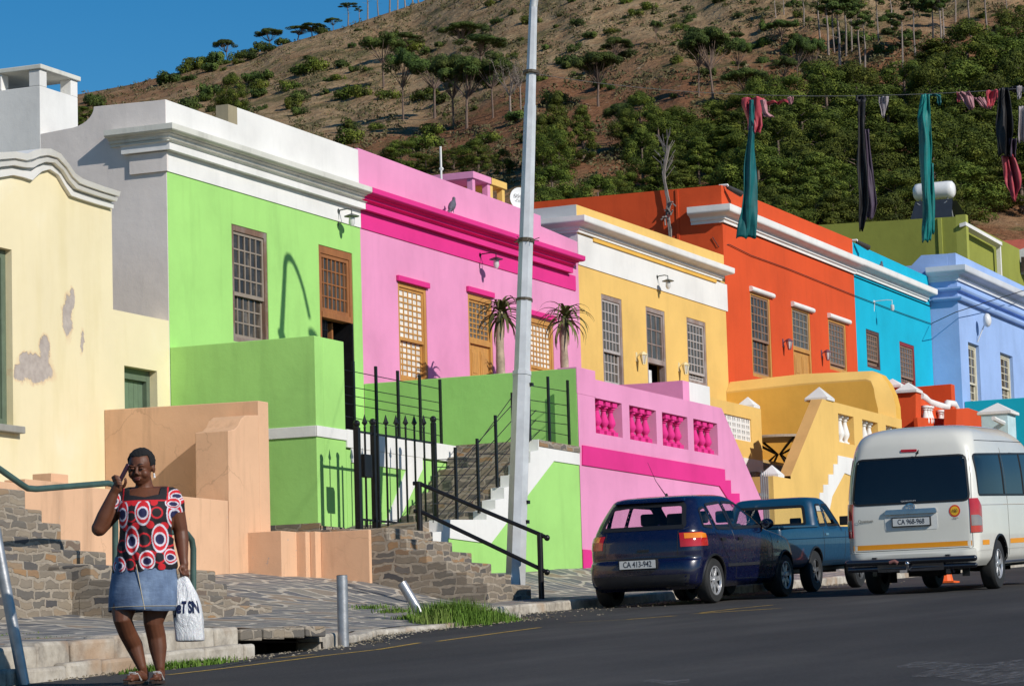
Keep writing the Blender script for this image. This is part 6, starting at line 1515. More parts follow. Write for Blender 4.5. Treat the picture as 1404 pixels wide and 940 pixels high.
# ---- white minibus
def van():
    pm = paint('white_van_paint', (.70, .68, .61), .28, .8)
    K = [(.33, .14, 4.86, .78, .10, .25, .02, .08), (.42, .07, 4.97, .845, .12, .3, .03, .1), (.52, .05, 5.0, .86, .12, .32, .03, .12), (.56, .06, 5.0, .865, .12, .32, .03, .12), (.80, .07, 4.95, .87, .13, .34, .03, .12), (1.05, .08, 4.78, .87, .13, .36, .03, .12), (1.30, .11, 4.45, .86, .14, .36, .03, .12),
         (1.6, .16, 4.1, .84, .15, .36, .04, .12), (1.88, .22, 3.76, .80, .17, .36, .05, .12), (2.02, .27, 3.45, .765, .2, .36, .06, .12), (2.12, .36, 3.1, .71, .24, .36, .07, .12), (2.19, .55, 2.8, .60, .28, .34, .08, .1), (2.225, .85, 2.5, .42, .25, .25, .06, .06), (2.235, 1.2, 2.2, .2, .15, .1, 0, 0)]
    K = [(k[0], k[1], k[2], k[3] * 1.075) + tuple(k[4:]) for k in K]
    c = Car('minibus', 'white high roof minibus with orange stripe and plate CA 968-968', 'van', K, pm, 6, 70)
    rw = [(-.80, 1.20), (.80, 1.20), (.745, 1.80), (-.745, 1.80)]
    c.window('B', rw, dgl, trim, .08, .012, 'rear_window')
    # beyond the seal: white rim of the tailgate comes from the body itself
    for d in 'LR':
        c.window(d, [(.26, 1.26), (.32, 1.80), (3.3, 1.84), (3.3, 1.26)], dgl, trim, .06, .014, 'side_window')
        c.line('side_window_bar', d, [(1.5, 1.27), (1.52, 1.82)], trim, .012, .01); c.line('side_window_bar', d, [(2.6, 1.27), (2.62, 1.83)], trim, .012, .01)
        c.patch('orange_stripe', d, [(.12, .595), (.34, .595), (.34, .66), (.12, .66)] if False else [(.30, .60), (.60, .60), (.60, .665), (.30, .665)], simple('orange_tape', (.78, .30, .01), .4, 0, .04), .003, 0)
        c.patch('orange_stripe', d, [(1.66, .60), (4.2, .60), (4.2, .665), (1.66, .665)], MATS['orange_tape'], .003, 0)
        c.line('door_seam', d, [(1.62, 1.9), (1.62, .40)], simple('seam_shadow', (.10, .10, .09), .8), .005); c.line('roof_seam', d, [(.5, 1.99), (1.0, 1.99), (3.2, 2.0)], trim, .006, .002); c.line('rub_crease', d, [(.2, 1.13), (4.0, 1.13)], pm, .008, .003)
        sg = 1 if d == 'L' else -1
        c.patch('side_skirt', d, [(1.5, .345), (3.6, .345), (3.6, .37), (1.5, .37)], simple('blue_grey_trim', (.12, .14, .2), .5), .006, .01)
    for sg in (-1, 1):
        d = 'L' if sg > 0 else 'R'
        tl = c.cornerpatch('tail_light', sg, .77, 1.22, 13.2, 21.2, redl, .014)
        c.cornerpatch('reversing_lens', sg, .86, 1.0, 13.6, 20.8, simple('smoked_lens', (.22, .20, .21), .12, coat=1), .018, tl)
        c.line('tailgate_seam', 'B', [(.82 * sg, .58), (.822 * sg, 1.15), (.815 * sg, 1.5), (.77 * sg, 1.86)], MATS['seam_shadow'], .005)
    c.line('tailgate_seam', 'B', [(-.82, .58), (.82, .58)], MATS['seam_shadow'], .006)
    c.patch('brake_light', 'B', [(-.10, 1.875), (.12, 1.88), (.12, 1.915), (-.10, 1.91)], redl, .012, .02, r=.015)
    c.patch('orange_stripe', 'B', [(-.81, .60), (.81, .60), (.81, .665), (-.81, .665)], MATS['orange_tape'], .003, 0)
    # number plate recess: bright lip, hood, plate
    c.patch('plate_recess', 'B', [(-.37, .84), (.35, .84), (.36, 1.07), (-.36, 1.07)], simple('recess_white', (.72, .72, .68), .4), .004, .004, r=.03)
    c.patch('tailgate_handle', 'B', [(-.37, 1.055), (.35, 1.055), (.33, 1.12), (-.35, 1.12)], simple('worn_chrome', (.42, .42, .44), .22, .9), .035, .05, r=.02)
    pl = c.plate('number_plate', -.015, .95, .53, .125, trim, .040, .04); c.plate('plate_face', -.015, .95, .50, .10, plate_m, .036, .004, pl)
    car_text(c, 'B', 'CA 968-968', .095, -.015, .95, INKP, .023, .78, bold=.0006, name='plate_lettering', x=.0345)
    # round speed sticker
    st_ = [(-.60 + .075 * math.cos(a * PI / 12), 1.065 + .08 * math.sin(a * PI / 12)) for a in range(24)]; s1 = c.patch('speed_sticker', 'B', st_, simple('sticker_red', (.6, .05, .02), .5), .004, .003)
    c.patch('sticker_centre', 'B', [(-.60 + .056 * math.cos(a * PI / 12), 1.065 + .06 * math.sin(a * PI / 12)) for a in range(24)], simple('sticker_yellow', (.75, .42, .02), .5), .006, .002, s1)
    car_text(c, 'B', '100', .062, -.60, 1.065, INKP, .014, .85, name='sticker_number'); car_text(c, 'B', 'km/h', .03, -.61, .97, INKP, .010, 1.2)
    car_text(c, 'B', 'Quantum', .055, .62, .985, simple('badge_dark', (.05, .05, .06), .3, .6), .012, 1.0, name='badge')
    car_text(c, 'B', 'QUANTUM', .025, .02, 1.225, simple('white_lamp', (.7, .7, .7), .4), .016, 1.6, name='window_lettering')
    m = MB()
    def ell(cx, cz, rx, rz, w_): m.tube([c.surf('B', cx + rx * math.cos(a * PI / 14), cz + rz * math.sin(a * PI / 14), .012) for a in range(29)], w_, 6, caps=False)
    ell(0, 1.145, .068, .046, .007); ell(0, 1.145, .022, .042, .005); ell(0, 1.160, .045, .018, .005); m.build('emblem', chrome, c.root, smooth=60)
    m = MB(); p = c.surf('B', -.11, 1.86, .01); m.lathe([(.018, 0), (.012, .03)], p, 8, 'x'); m.tube([p + V((-.03, 0, 0)), p + V((-.05, -.03, .03))], .008, 5); m.tube([p + V((-.03, 0, 0)), p + V((-.03, .02, -.05))], .007, 5); m.build('rear_wiper', trim, c.root)
    # bumper, step bar and tow ball
    c.patch('bumper', 'B', [(-.86, .46), (.86, .46), (.86, .565), (-.86, .565)], pm, .04, .06, r=.02)
    m = MB(); m.tube([(-.04, -.86, .435), (-.06, 0, .435), (-.04, .86, .435)], .042, 12); m.ball((-.04, -.86, .435), .042, 10, 6); m.ball((-.04, .86, .435), .042, 10, 6); m.tube([(-.02, -.86, .345), (-.03, 0, .345), (-.02, .86, .345)], .036, 12); m.ball((-.02, -.86, .345), .036, 10, 6)
    for y_ in (-.5, .5): m.box(-.03, .3, y_ - .03, y_ + .03, .25, .5)
    m.box(-.06, .02, -.45, .45, .30, .44); m.build('step_bar', simple('gloss_black', (.012, .013, .02), .18, 0, .1, coat=1), c.root, smooth=40)
    m = MB(); m.ball((-.14, .02, .40), .032, 12, 8); m.tube([(-.14, .02, .38), (-.14, .02, .33), (-.05, .02, .31)], .022, 8); m.box(-.16, -.10, .02, .12, .28, .32); m.build('tow_ball', chrome, c.root, smooth=50)
    m = MB(); m.tube([(-.10, .16, .41), (-.10, .20, .44), (-.10, .27, .42)], .026, 10); m.build('tow_socket', simple('brown_rubber', (.2, .08, .07), .6), c.root, smooth=50)
    W = [(1.12, .56), (3.92, .56)]; R_ = .335
    c.finish(W, R_, .055, inner=trim)
    for x_, _ in W:
        for y_ in (-.80, .80): c.wheel(x_, y_, R_, .20, .20, alloy, 6)
    m = MB(); m.box(.2, 4.6, -.55, .55, .28, .42); m.tube([(1.12, -.7, .33), (1.12, .7, .33)], .05, 8); m.build('underbody', trim, c.root)
    for y_ in (-.75, .75): m = MB(); m.box(1.55, 1.57, y_ - .09, y_ + .09, .13, .34); m.build('mud_flap', RUBBER, c.root)
    m = MB(); m.box(.3, .32, -.7, -.6, .2, .35); m.build('mud_guard_bracket', trim, c.root)
    return c
cv_ = van()
ch_.place(37.2, 14.25, math.radians(-3.4)); ch_.root.scale = (1.045, 1.02, 1.03)
cp_.place(41.9, 14.55, math.radians(-1))
cv_.place(38.6, 10.93, math.radians(0))
# traffic cone base seen below the minibus
p = atd(1296, 792, 47); m = MB(); m.box(-.18, .18, -.18, .18, 0, .03); m.lathe([(.13, .03), (.09, .2), (.03, .55), (.02, .56)], (0, 0, 0), 12)
t = thing('traffic_cone', 'orange traffic cone beyond the minibus, seen under its bumper', 'traffic cone', (p.x, p.y, roadz(p.x)))
m2 = MB(); zr_ = roadz(p.x); m2.box(p.x - .18, p.x + .18, p.y - .18, p.y + .18, zr_, zr_ + .03); m2.lathe([(.13, .03), (.09, .2), (.03, .55), (.02, .56)], (p.x, p.y, zr_), 12); m2.build('cone', simple('cone_orange', (.85, .12, .01), .6), t)
# ------------------------------------------------------------------ the woman
SC = 1 / 200.0; WD = 20.6
foot = aty(205, 937, 10.53); foot = atd(205, 937, WD); WX = foot.x; WY = foot.y; WZ = roadz(WX) + .018
def L3(x, y, z): return V((WX, WY, WZ)) + _R0 * x + _F0 * y + V((0, 0, z))        # x to camera right, y away, z up
wr = thing('person', 'person in a patterned red and black top and denim skirt, phone at the ear', 'person', (WX, WY, WZ))
def skin_mat(name, c):
    s = N(name); s.set(Roughness=.52, Specular_IOR_Level=.4); v = s.coord(); s.base(s.ramp(s.noise(v, 6, 4, .6), [(.3, mul(c, .85)), (.7, mul(c, 1.15))])); s.p.inputs['Subsurface Weight'].default_value = .08; s.p.inputs['Subsurface Scale'].default_value = .02; s.bump(s.noise(v, 90, 3, .6), .1, .002); return s.m
SKIN = skin_mat('skin', (.125, .045, .022)); HAIR = simple('short_hair', (.008, .007, .007), .9, 0, .4, 60, .8)
def capsule(m, pts, rs, n=14, flat=1.0):
    P = []; R_ = []
    d0 = (pts[0] - pts[1]).normalized(); d1 = (pts[-1] - pts[-2]).normalized()
    for k in (0, .35, .7, .92): 
        P.append(pts[0] + d0 * rs[0] * (1 - k) * .999 ** 1 if False else pts[0] + d0 * rs[0] * math.cos(k * PI / 2)); R_.append(max(.002, rs[0] * math.sin(k * PI / 2)))
    P += pts; R_ += rs
    for k in (.92, .7, .35, 0): P.append(pts[-1] + d1 * rs[-1] * math.cos(k * PI / 2)); R_.append(max(.002, rs[-1] * math.sin(k * PI / 2)))
    m.tube(P, R_, n, flat=flat)
def ell_ring(c, rx, ry, n=28, ang=0):
    out = []
    for k in range(n):
        a = 2 * PI * k / n; x, y = rx * math.cos(a), ry * math.sin(a); out.append((c[0] + x * math.cos(ang) - y * math.sin(ang), c[1] + x * math.sin(ang) + y * math.cos(ang), c[2]))
    return out
def loft(m, secs, n=28, ang=0, caps=True):
    rows = [[L3(*q) for q in ell_ring(s_[:3], s_[3], s_[4], n, ang)] for s_ in secs]; b = len(m.v)
    for r_ in rows: m.v.extend(r_)
    for i in range(len(rows) - 1):
        for k in range(n): m.f.append((b + i * n + k, b + i * n + (k + 1) % n, b + (i + 1) * n + (k + 1) % n, b + (i + 1) * n + k))
    if caps: m.f.append(tuple(b + k for k in range(n - 1, -1, -1))); m.f.append(tuple(b + (len(rows) - 1) * n + k for k in range(n)))
# torso sections (cx, cy, z, rx, ry); she faces the camera, turned a little to its left
torso = [(-.03, .0, .50, .17, .13), (-.03, 0, .60, .205, .16), (-.02, 0, .70, .215, .175), (-.015, 0, .79, .205, .17), (-.01, -.01, .87, .190, .165), (-.005, -.015, .95, .178, .155), (-.005, -.02, 1.02, .178, .155), (-.005, -.03, 1.10, .185, .168), (-.005, -.035, 1.17, .185, .165), (0, -.015, 1.24, .185, .125), (.0, 0, 1.29, .165, .095), (-.005, .01, 1.33, .11, .075)]
A = lambda *q: L3(*q)
def voxel(m, name, mat, vox, sm=6, parent=wr, smf=.5):
    o = m.build(name, mat, parent, smooth=180); r_ = o.modifiers.new('r', 'REMESH'); r_.mode = 'VOXEL'; r_.voxel_size = vox; r_.use_smooth_shade = True
    s_ = o.modifiers.new('s', 'SMOOTH'); s_.iterations = sm; s_.factor = smf
    dg = bpy.context.evaluated_depsgraph_get(); me = bpy.data.meshes.new_from_object(o.evaluated_get(dg)); o.modifiers.clear(); old = o.data; o.data = me; me.name = name
    me.materials.clear(); me.materials.append(mat); me.polygons.foreach_set('use_smooth', [True] * len(me.polygons)); bpy.data.meshes.remove(old); return o
m = MB()
loft(m, torso[1:])
# neck and head (bent down, turned to the phone)
HC = (-.035, -.02, 1.475)
capsule(m, [A(-.01, .02, 1.30), A(-.025, .005, 1.40)], [.062, .057])
RH = Matrix.Rotation(YAW - PI / 2, 3, 'Z') @ Matrix.Rotation(math.radians(-12), 3, 'Z') @ Matrix.Rotation(math.radians(14), 3, 'X')
def H(x, y, z): return A(*HC) + RH @ V((x, y, z))            # head frame: -y is the face
m.ball(H(0, .015, .025), (.087, .102, .095), 20, 14, RH); m.ball(H(0, -.018, -.045), (.070, .078, .075), 18, 12, RH); m.ball(H(0, -.05, -.088), (.035, .032, .026), 12, 8, RH)
for s_ in (-1, 1):
    m.ball(H(s_ * .042, -.062, -.035), (.031, .030, .033), 12, 8, RH); m.ball(H(s_ * .087, .012, -.015), (.012, .022, .032), 10, 8, RH); m.ball(H(s_ * .032, -.083, .026), (.026, .013, .011), 10, 6, RH)
    m.ball(H(s_ * .013, -.100, -.030), (.013, .014, .010), 10, 6, RH)
m.tube([H(0, -.083, .018), H(0, -.100, -.012), H(0, -.108, -.027)], [.010, .013, .015], 10); m.ball(H(0, -.090, -.062), (.027, .014, .013), 12, 8, RH)
# shoulders and arms
# her right arm (left in the picture): raised, hand with phone at the ear
S1, E1, W1 = A(-.165, .02, 1.265), A(-.325, -.05, 1.06), A(-.215, -.085, 1.30)
capsule(m, [S1, S1.lerp(E1, .4), E1], [.066, .066, .055]); capsule(m, [E1, E1.lerp(W1, .35), W1], [.053, .052, .034])
S2, E2, W2 = A(.172, .02, 1.255), A(.225, .06, 1.03), A(.245, .02, .83)
capsule(m, [S2, S2.lerp(E2, .35), E2], [.070, .068, .050]); capsule(m, [E2, E2.lerp(W2, .3), W2], [.050, .050, .031])
capsule(m, [A(-.12, .01, 1.285), A(.13, .01, 1.285)], [.06, .06])
# hand on the phone: palm below, four fingers curled round it, thumb on the near side
def finger(pts, r0, r1): capsule(m, [A(*p) for p in pts], [r0 + (r1 - r0) * i / (len(pts) - 1) for i in range(len(pts))], 10)
m.ball(A(-.185, -.10, 1.355), (.036, .024, .048), 14, 10, Matrix.Rotation(.3, 3, 'Y'))
capsule(m, [W1, A(-.195, -.10, 1.335)], [.033, .032])
for k, (zx, zz_, L_) in enumerate(((-.222, 1.392, 1.0), (-.215, 1.372, 1.05), (-.205, 1.352, .98), (-.196, 1.334, .8))):
    finger([(zx + .03, -.09, zz_ - .02), (zx + .0, -.115, zz_ + .012), (zx + .022 * L_, -.145, zz_ + .022), (zx + .05 * L_, -.140, zz_ + .014)], .0105, .0085)
finger([(-.165, -.085, 1.335), (-.140, -.10, 1.345), (-.128, -.115, 1.372), (-.130, -.118, 1.392)], .0135, .010)
# hanging hand closed on the bag handles
m.ball(A(.252, .01, .775), (.032, .024, .042), 14, 10)
capsule(m, [W2, A(.250, .012, .80)], [.031, .030])
for k in range(4):
    x_ = .228 + .0165 * k; ln = (.9, 1.0, .97, .8)[k]; finger([(x_, -.008, .752), (x_ + .002, -.018, .727), (x_ + .002, .002, .712 + .004 * (1 - ln)), (x_, .018, .722)], .0098, .008)
finger([(.232, -.012, .785), (.222, -.034, .765), (.232, -.036, .742), (.243, -.030, .732)], .0125, .0095)
# legs: image left leg steps across behind, image right leg carries her
K1, N1 = A(-.165, -.10, .425), A(-.055, .03, .105)
capsule(m, [A(-.125, .0, .66), A(-.16, -.06, .53), K1, A(-.145, -.03, .345), A(-.105, .04, .25), N1], [.105, .095, .066, .062, .060, .034])
K2, N2 = A(.035, -.02, .40), A(.072, .0, .10)
capsule(m, [A(.08, .0, .66), A(.055, -.01, .52), K2, A(.050, .02, .31), A(.060, .02, .23), N2], [.108, .098, .068, .066, .062, .035])
def footm(ank, tx, ty, zt):
    T = ank + (_R0 * tx + _F0 * ty) * .17; T.z = WZ + .03; Hh = ank - (_R0 * tx + _F0 * ty) * .035; Hh.z = WZ + .036
    capsule(m, [ank, Hh + V((0, 0, .02))], [.034, .032]); capsule(m, [Hh, Hh.lerp(T, .5) + V((0, 0, .012)), T], [.03, .036, .026], flat=1.0)
    d = (T - Hh).normalized(); sd = V((d.y, -d.x, 0))
    for k in range(5):
        o_ = sd * (-.034 + .0165 * k); ln = (.035, .036, .034, .029, .024)[k]; capsule(m, [T + o_ * .8 + V((0, 0, -.008)), T + o_ + d * ln + V((0, 0, -.014))], [.0135 if k == 0 else .010, .0125 if k == 0 else .0088], 8)
    return Hh, T
F1 = footm(N1, -.38, -.92, 0); F2 = footm(N2, -.05, -1.0, 0)
body_ = voxel(m, 'body', SKIN, .0048, 10)
# hair
m = MB(); m.ball(H(0, .024, .034), (.096, .106, .100), 24, 16, RH); hb_ = m.build('hair', HAIR, wr, smooth=180)
bm = bmesh.new(); bm.from_mesh(hb_.data); off = V((WX, WY, WZ)); HI = RH.inverted()
for v in list(bm.verts):
    q = HI @ (v.co + off - A(*HC))
    if q.y < -.035 and q.z < .075 or q.z < -.045 or (q.y < .02 and q.z < .0): bm.verts.remove(v)
bmesh.ops.subdivide_edges(bm, edges=bm.edges, cuts=3, use_grid_fill=True)
for v in bm.verts: v.co += V((mnoise.noise(v.co * 60), mnoise.noise(v.co * 60 + V((9, 0, 0))), mnoise.noise(v.co * 60 + V((0, 9, 0))))) * .004
bm.to_mesh(hb_.data); bm.free(); sd = hb_.modifiers.new('thick', 'SOLIDIFY'); sd.thickness = .012; sd.offset = -1
# face details
dkn = simple('face_dark', (.012, .006, .005), .5); lipm = simple('lips', (.16, .045, .035), .4); eyw = simple('eye_white', (.18, .15, .13), .4)
m = MB()
for s_ in (-1, 1): m.tube([H(s_ * (.016 + .010 * k), -.0925 + .0035 * k * k * .6, .033 + (.004, .006, .005, .0)[k]) for k in range(4)], [.003, .004, .004, .002], 6)
m.build('eyebrows', dkn, wr, smooth=60)
for s_ in (-1, 1):
    m = MB(); m.ball(H(s_ * .033, -.084, .006), (.0145, .010, .0085), 12, 8, RH); e_ = m.build('eye', eyw, wr, smooth=60)
    m = MB(); m.ball(H(s_ * .033, -.091, .004), (.0062, .0048, .0062), 10, 6, RH); m.build('iris', dkn, e_); m = MB(); m.ball(H(s_ * .033, -.0862, .0095), (.0170, .0118, .0075), 12, 6, RH); m.build('eyelid', SKIN, e_, smooth=60)
m = MB(); m.ball(H(0, -.100, -.0565), (.0235, .0065, .0058), 12, 6, RH); m.ball(H(0, -.098, -.068), (.021, .0075, .0068), 12, 6, RH); m.build('lips', lipm, wr, smooth=60)
m = MB(); m.ball(H(.091, 0, -.052), .008, 8, 6); m.tube([H(.091, 0, -.055), H(.092, -.002, -.075)], [.006, .009], 6); m.build('earring', simple('white_lamp', (.7, .7, .7), .4), wr)
# blouse: inflated torso and puff sleeves, hem and neckline cut
m = MB(); tb = [(a, b, c_, rx * .95 + .012, ry + .016) for a, b, c_, rx, ry in torso]; tb = [(-.02, 0, .72, .222, .190)] + [(t_[0], t_[1], t_[2], t_[3] + (.018 if t_[2] < .9 else .006), t_[4] + (.012 if t_[2] < .9 else .0)) for t_ in tb[3:]]
loft(m, tb); capsule(m, [A(-.12, .01, 1.285), A(.13, .01, 1.285)], [.073, .073])
for S_, E_, s_ in ((S1, E1, -1), (S2, E2, 1)): capsule(m, [S_.lerp(E_, -.05), S_.lerp(E_, .16), S_.lerp(E_, .34)], [.070, .080, .070])
bl = voxel(m, 'blouse', attr_mat('printed_cotton'), .0040, 6)
me = bl.data; bm = bmesh.new(); bm.from_mesh(me); R0i, F0i = _R0, _F0
def loc(v): d = v.co; return V((d.dot(_R0), d.dot(_F0), d.z))
kill = []
e1 = (E1 - S1).normalized(); e2 = (E2 - S2).normalized(); O_ = V((WX, WY, WZ))
for v in bm.verts:
    q = loc(v); w_ = v.co + O_
    hem = .745 + .05 * (q.x + .2) + .006 * math.sin(q.x * 40)
    cut = q.z < hem and abs(q.x) < .27 and q.z < .95
    for S_, e_, L_, s_ in ((S1, e1, .115, -1), (S2, e2, .115, 1)):
        r_ = w_ - S_; a = r_.dot(e_)
        if a > L_ and (r_ - e_ * a).length < .13 and a < .26 and (q.x * s_) > .13: cut = True
    # wide square neckline
    zn = 1.262 + .02 * abs(q.x) / .1
    if q.y < .10 and abs(q.x + .005) < .098 + .12 * max(0, q.z - 1.26) and q.z > zn: cut = True
    if q.z > 1.335: cut = True
    if cut: kill.append(v)
bmesh.ops.delete(bm, geom=kill, context='VERTS')
# soft gathers below the yoke
for v in bm.verts:
    q = loc(v); k = max(0, min(1, (1.2 - q.z) / .25)); v.co += v.normal * (.005 * math.sin(q.x * 95 + 3 * math.sin(q.z * 7)) * k + .004 * math.sin(q.z * 38 + q.x * 12) * k)
bm.to_mesh(me); bm.free()
at = me.color_attributes.new('col', 'FLOAT_COLOR', 'POINT'); WHT, RED, NAV, BLK = (.62, .58, .64), (.55, .010, .018), (.015, .015, .07), (.008, .007, .010)
big = [(-.003, 1.155, .056, .093), (-.150, 1.15, .046, .098), (.105, .975, .055, .100), (-.085, .965, .052, .100), (.02, .825, .056, .068), (.20, 1.14, .05, .10), (.17, .85, .04, .055), (.21, 1.275, .055, .045), (.19, 1.22, .05, .04), (-.18, .80, .05, .06), (-.22, 1.25, .05, .06)]
dots = [(-.055, 1.06, .027), (.045, 1.068, .027), (-.055, .855, .028), (.05, .862, .030), (-.13, 1.055, .024), (.135, 1.06, .026), (-.105, 1.225, .025), (-.065, 1.222, .022), (.07, 1.222, .025), (.02, 1.222, .02), (.16, .885, .026), (.115, .78, .024), (.235, 1.235, .022)]
rings_ = [(.09, 1.15, .036), (.0, .965, .044), (-.085, 1.125, .034), (.155, .96, .038), (.10, .845, .038), (-.16, .93, .04), (-.10, .80, .035)]
for i, v in enumerate(me.vertices):
    q = V((v.co.dot(_R0), v.co.dot(_F0), v.co.z)); x_, z_ = q.x, q.z; c = BLK
    for (a, b, r_) in dots:
        if math.hypot(x_ - a, z_ - b) < r_: c = RED
    for (a, b, r_) in rings_:
        if abs(math.hypot(x_ - a, (z_ - b)) - r_) < .0055: c = RED
    for (a, b, rx, rz) in big:
        r_ = math.hypot((x_ - a) / rx, (z_ - b) / rz)
        if r_ < 1: c = WHT if r_ > .84 else RED
        r2 = math.hypot((x_ - a) / rx, (z_ - b + .006) / (rz * .68))
        if r2 < .72: c = WHT if r2 > .52 else NAV
    if z_ > 1.235 and abs(x_) < .155: c = BLK
    if abs(z_ - 1.236) < .005 and abs(x_) < .15: c = RED
    if abs(abs(x_) - .153) < .005 and z_ > 1.236: c = RED
    at.data[i].color = (*c, 1)
sd = bl.modifiers.new('thick', 'SOLIDIFY'); sd.thickness = .004; sd.offset = -1
# denim skirt
def denim():
    s = N('denim'); s.set(Roughness=.85); v = s.coord((1, 1, .25)); a = s.noise(v, 30, 5, .7); b = s.noise(s.coord(), 5, 4, .6)
    col = s.ramp(b, [(.35, (.075, .115, .20)), (.6, (.14, .20, .31)), (.75, (.24, .31, .42))]); s.base(s.mix(.4, col, s.ramp(a, [(.3, g3(.3)), (.7, g3(.7))]), 'OVERLAY')); s.bump(s.noise(s.coord(), 120, 3, .6), .3, .002); s.bump(s.noise(s.coord((1, 1, 3)), 10, 4, .6), .5, .012); return s.m
DEN = denim()
sk = MB(); secs = []
for i in range(15):
    s_ = i / 14; z_ = .86 - (.86 - .487) * s_; secs.append((-.02 - .015 * s_, 0, z_, .205 + .035 * math.sin(s_ * PI * .6), .175 + .03 * math.sin(s_ * PI * .6)))
n = 64; b0 = 0; rows = []
for j, s_ in enumerate(secs):
    row = []
    for k in range(n + 1):
        a = 2 * PI * k / n; w_ = 1 + .010 * math.sin(5 * a + j * .3) * j / 14 + .006 * math.sin(13 * a + j); row.append(L3(s_[0] + s_[3] * w_ * math.cos(a), s_[1] + s_[4] * w_ * math.sin(a), s_[2] + (.008 * math.sin(2 * a) if j == 14 else 0)))
    rows.append(row)
sk.grid(rows); so_ = sk.build('skirt', DEN, wr, smooth=180, merge=.0005); sd = so_.modifiers.new('thick', 'SOLIDIFY'); sd.thickness = .006; sd.offset = -1
sm_ = MB(); sm_.tube([L3(-.055 + .055 * (i / 12), -.1985 - .006 * math.sin(PI * i / 12), .80 - .31 * i / 12) + _F0 * (-.002) for i in range(13)], .0035, 5)
sm_.tube([rows[13][k] + (rows[13][k] - L3(-.034, 0, .50)).normalized() * .002 for k in range(0, 65)], .0025, 4); sm_.build('stitching', simple('pale_thread', (.42, .36, .25), .8), so_)
# sandals
sam = simple('sandal_brown', (.05, .025, .015), .5); jw = simple('sandal_beads', (.6, .58, .55), .25, .4)
for (Hh, T) in (F1, F2):
    d = (T - Hh).normalized(); sd_ = V((d.y, -d.x, 0)); m = MB(); pts = [Hh - d * .035, Hh + sd_ * .03, Hh.lerp(T, .5) + sd_ * .032, T + sd_ * .045, T + d * .05 + sd_ * .02, T + d * .055 - sd_ * .02, T - sd_ * .042, Hh.lerp(T, .5) - sd_ * .03, Hh - sd_ * .03]
    m.prism_z([(p.x, p.y) for p in pts], WZ - .012, WZ + .006); s_ = m.build('sandal', sam, wr)
    m = MB(); top = T + V((0, 0, .012)) - d * .02
    m.tube([Hh.lerp(T, .55) + sd_ * .04 - V((0, 0, .02)), Hh.lerp(T, .68) + sd_ * .024 + V((0, 0, .028)), T + d * .012 + V((0, 0, .018))], .006, 6); m.tube([Hh.lerp(T, .55) - sd_ * .04 - V((0, 0, .02)), Hh.lerp(T, .68) - sd_ * .024 + V((0, 0, .028)), T + d * .012 + V((0, 0, .018))], .006, 6)
    for k in range(5): m.ball(Hh.lerp(T, .80) + sd_ * (-.02 + .01 * k) + V((0, 0, .034)), .007, 8, 5)
    m.build('strap', jw, s_)
# phone: lies between the fingers and the ear
R_ph = Matrix.Rotation(YAW - PI / 2, 3, 'Z') @ Matrix.Rotation(math.radians(28), 3, 'Y'); pc_ = A(-.146, -.085, 1.43)
m = MB(); hx, hy, hz = .012, .030, .074
vs = [pc_ + R_ph @ V((sx * hx, sy * hy, sz * hz)) for sx in (-1, 1) for sy in (-1, 1) for sz in (-1, 1)]
m.add(vs, [(0, 1, 3, 2), (4, 6, 7, 5), (0, 4, 5, 1), (2, 3, 7, 6), (0, 2, 6, 4), (1, 5, 7, 3)])
ph = m.build('mobile_phone', simple('phone_plum', (.045, .015, .03), .3, .2), bevel=.006); tag(ph, 'small dark plum mobile phone held to the ear by the walking person', 'phone')
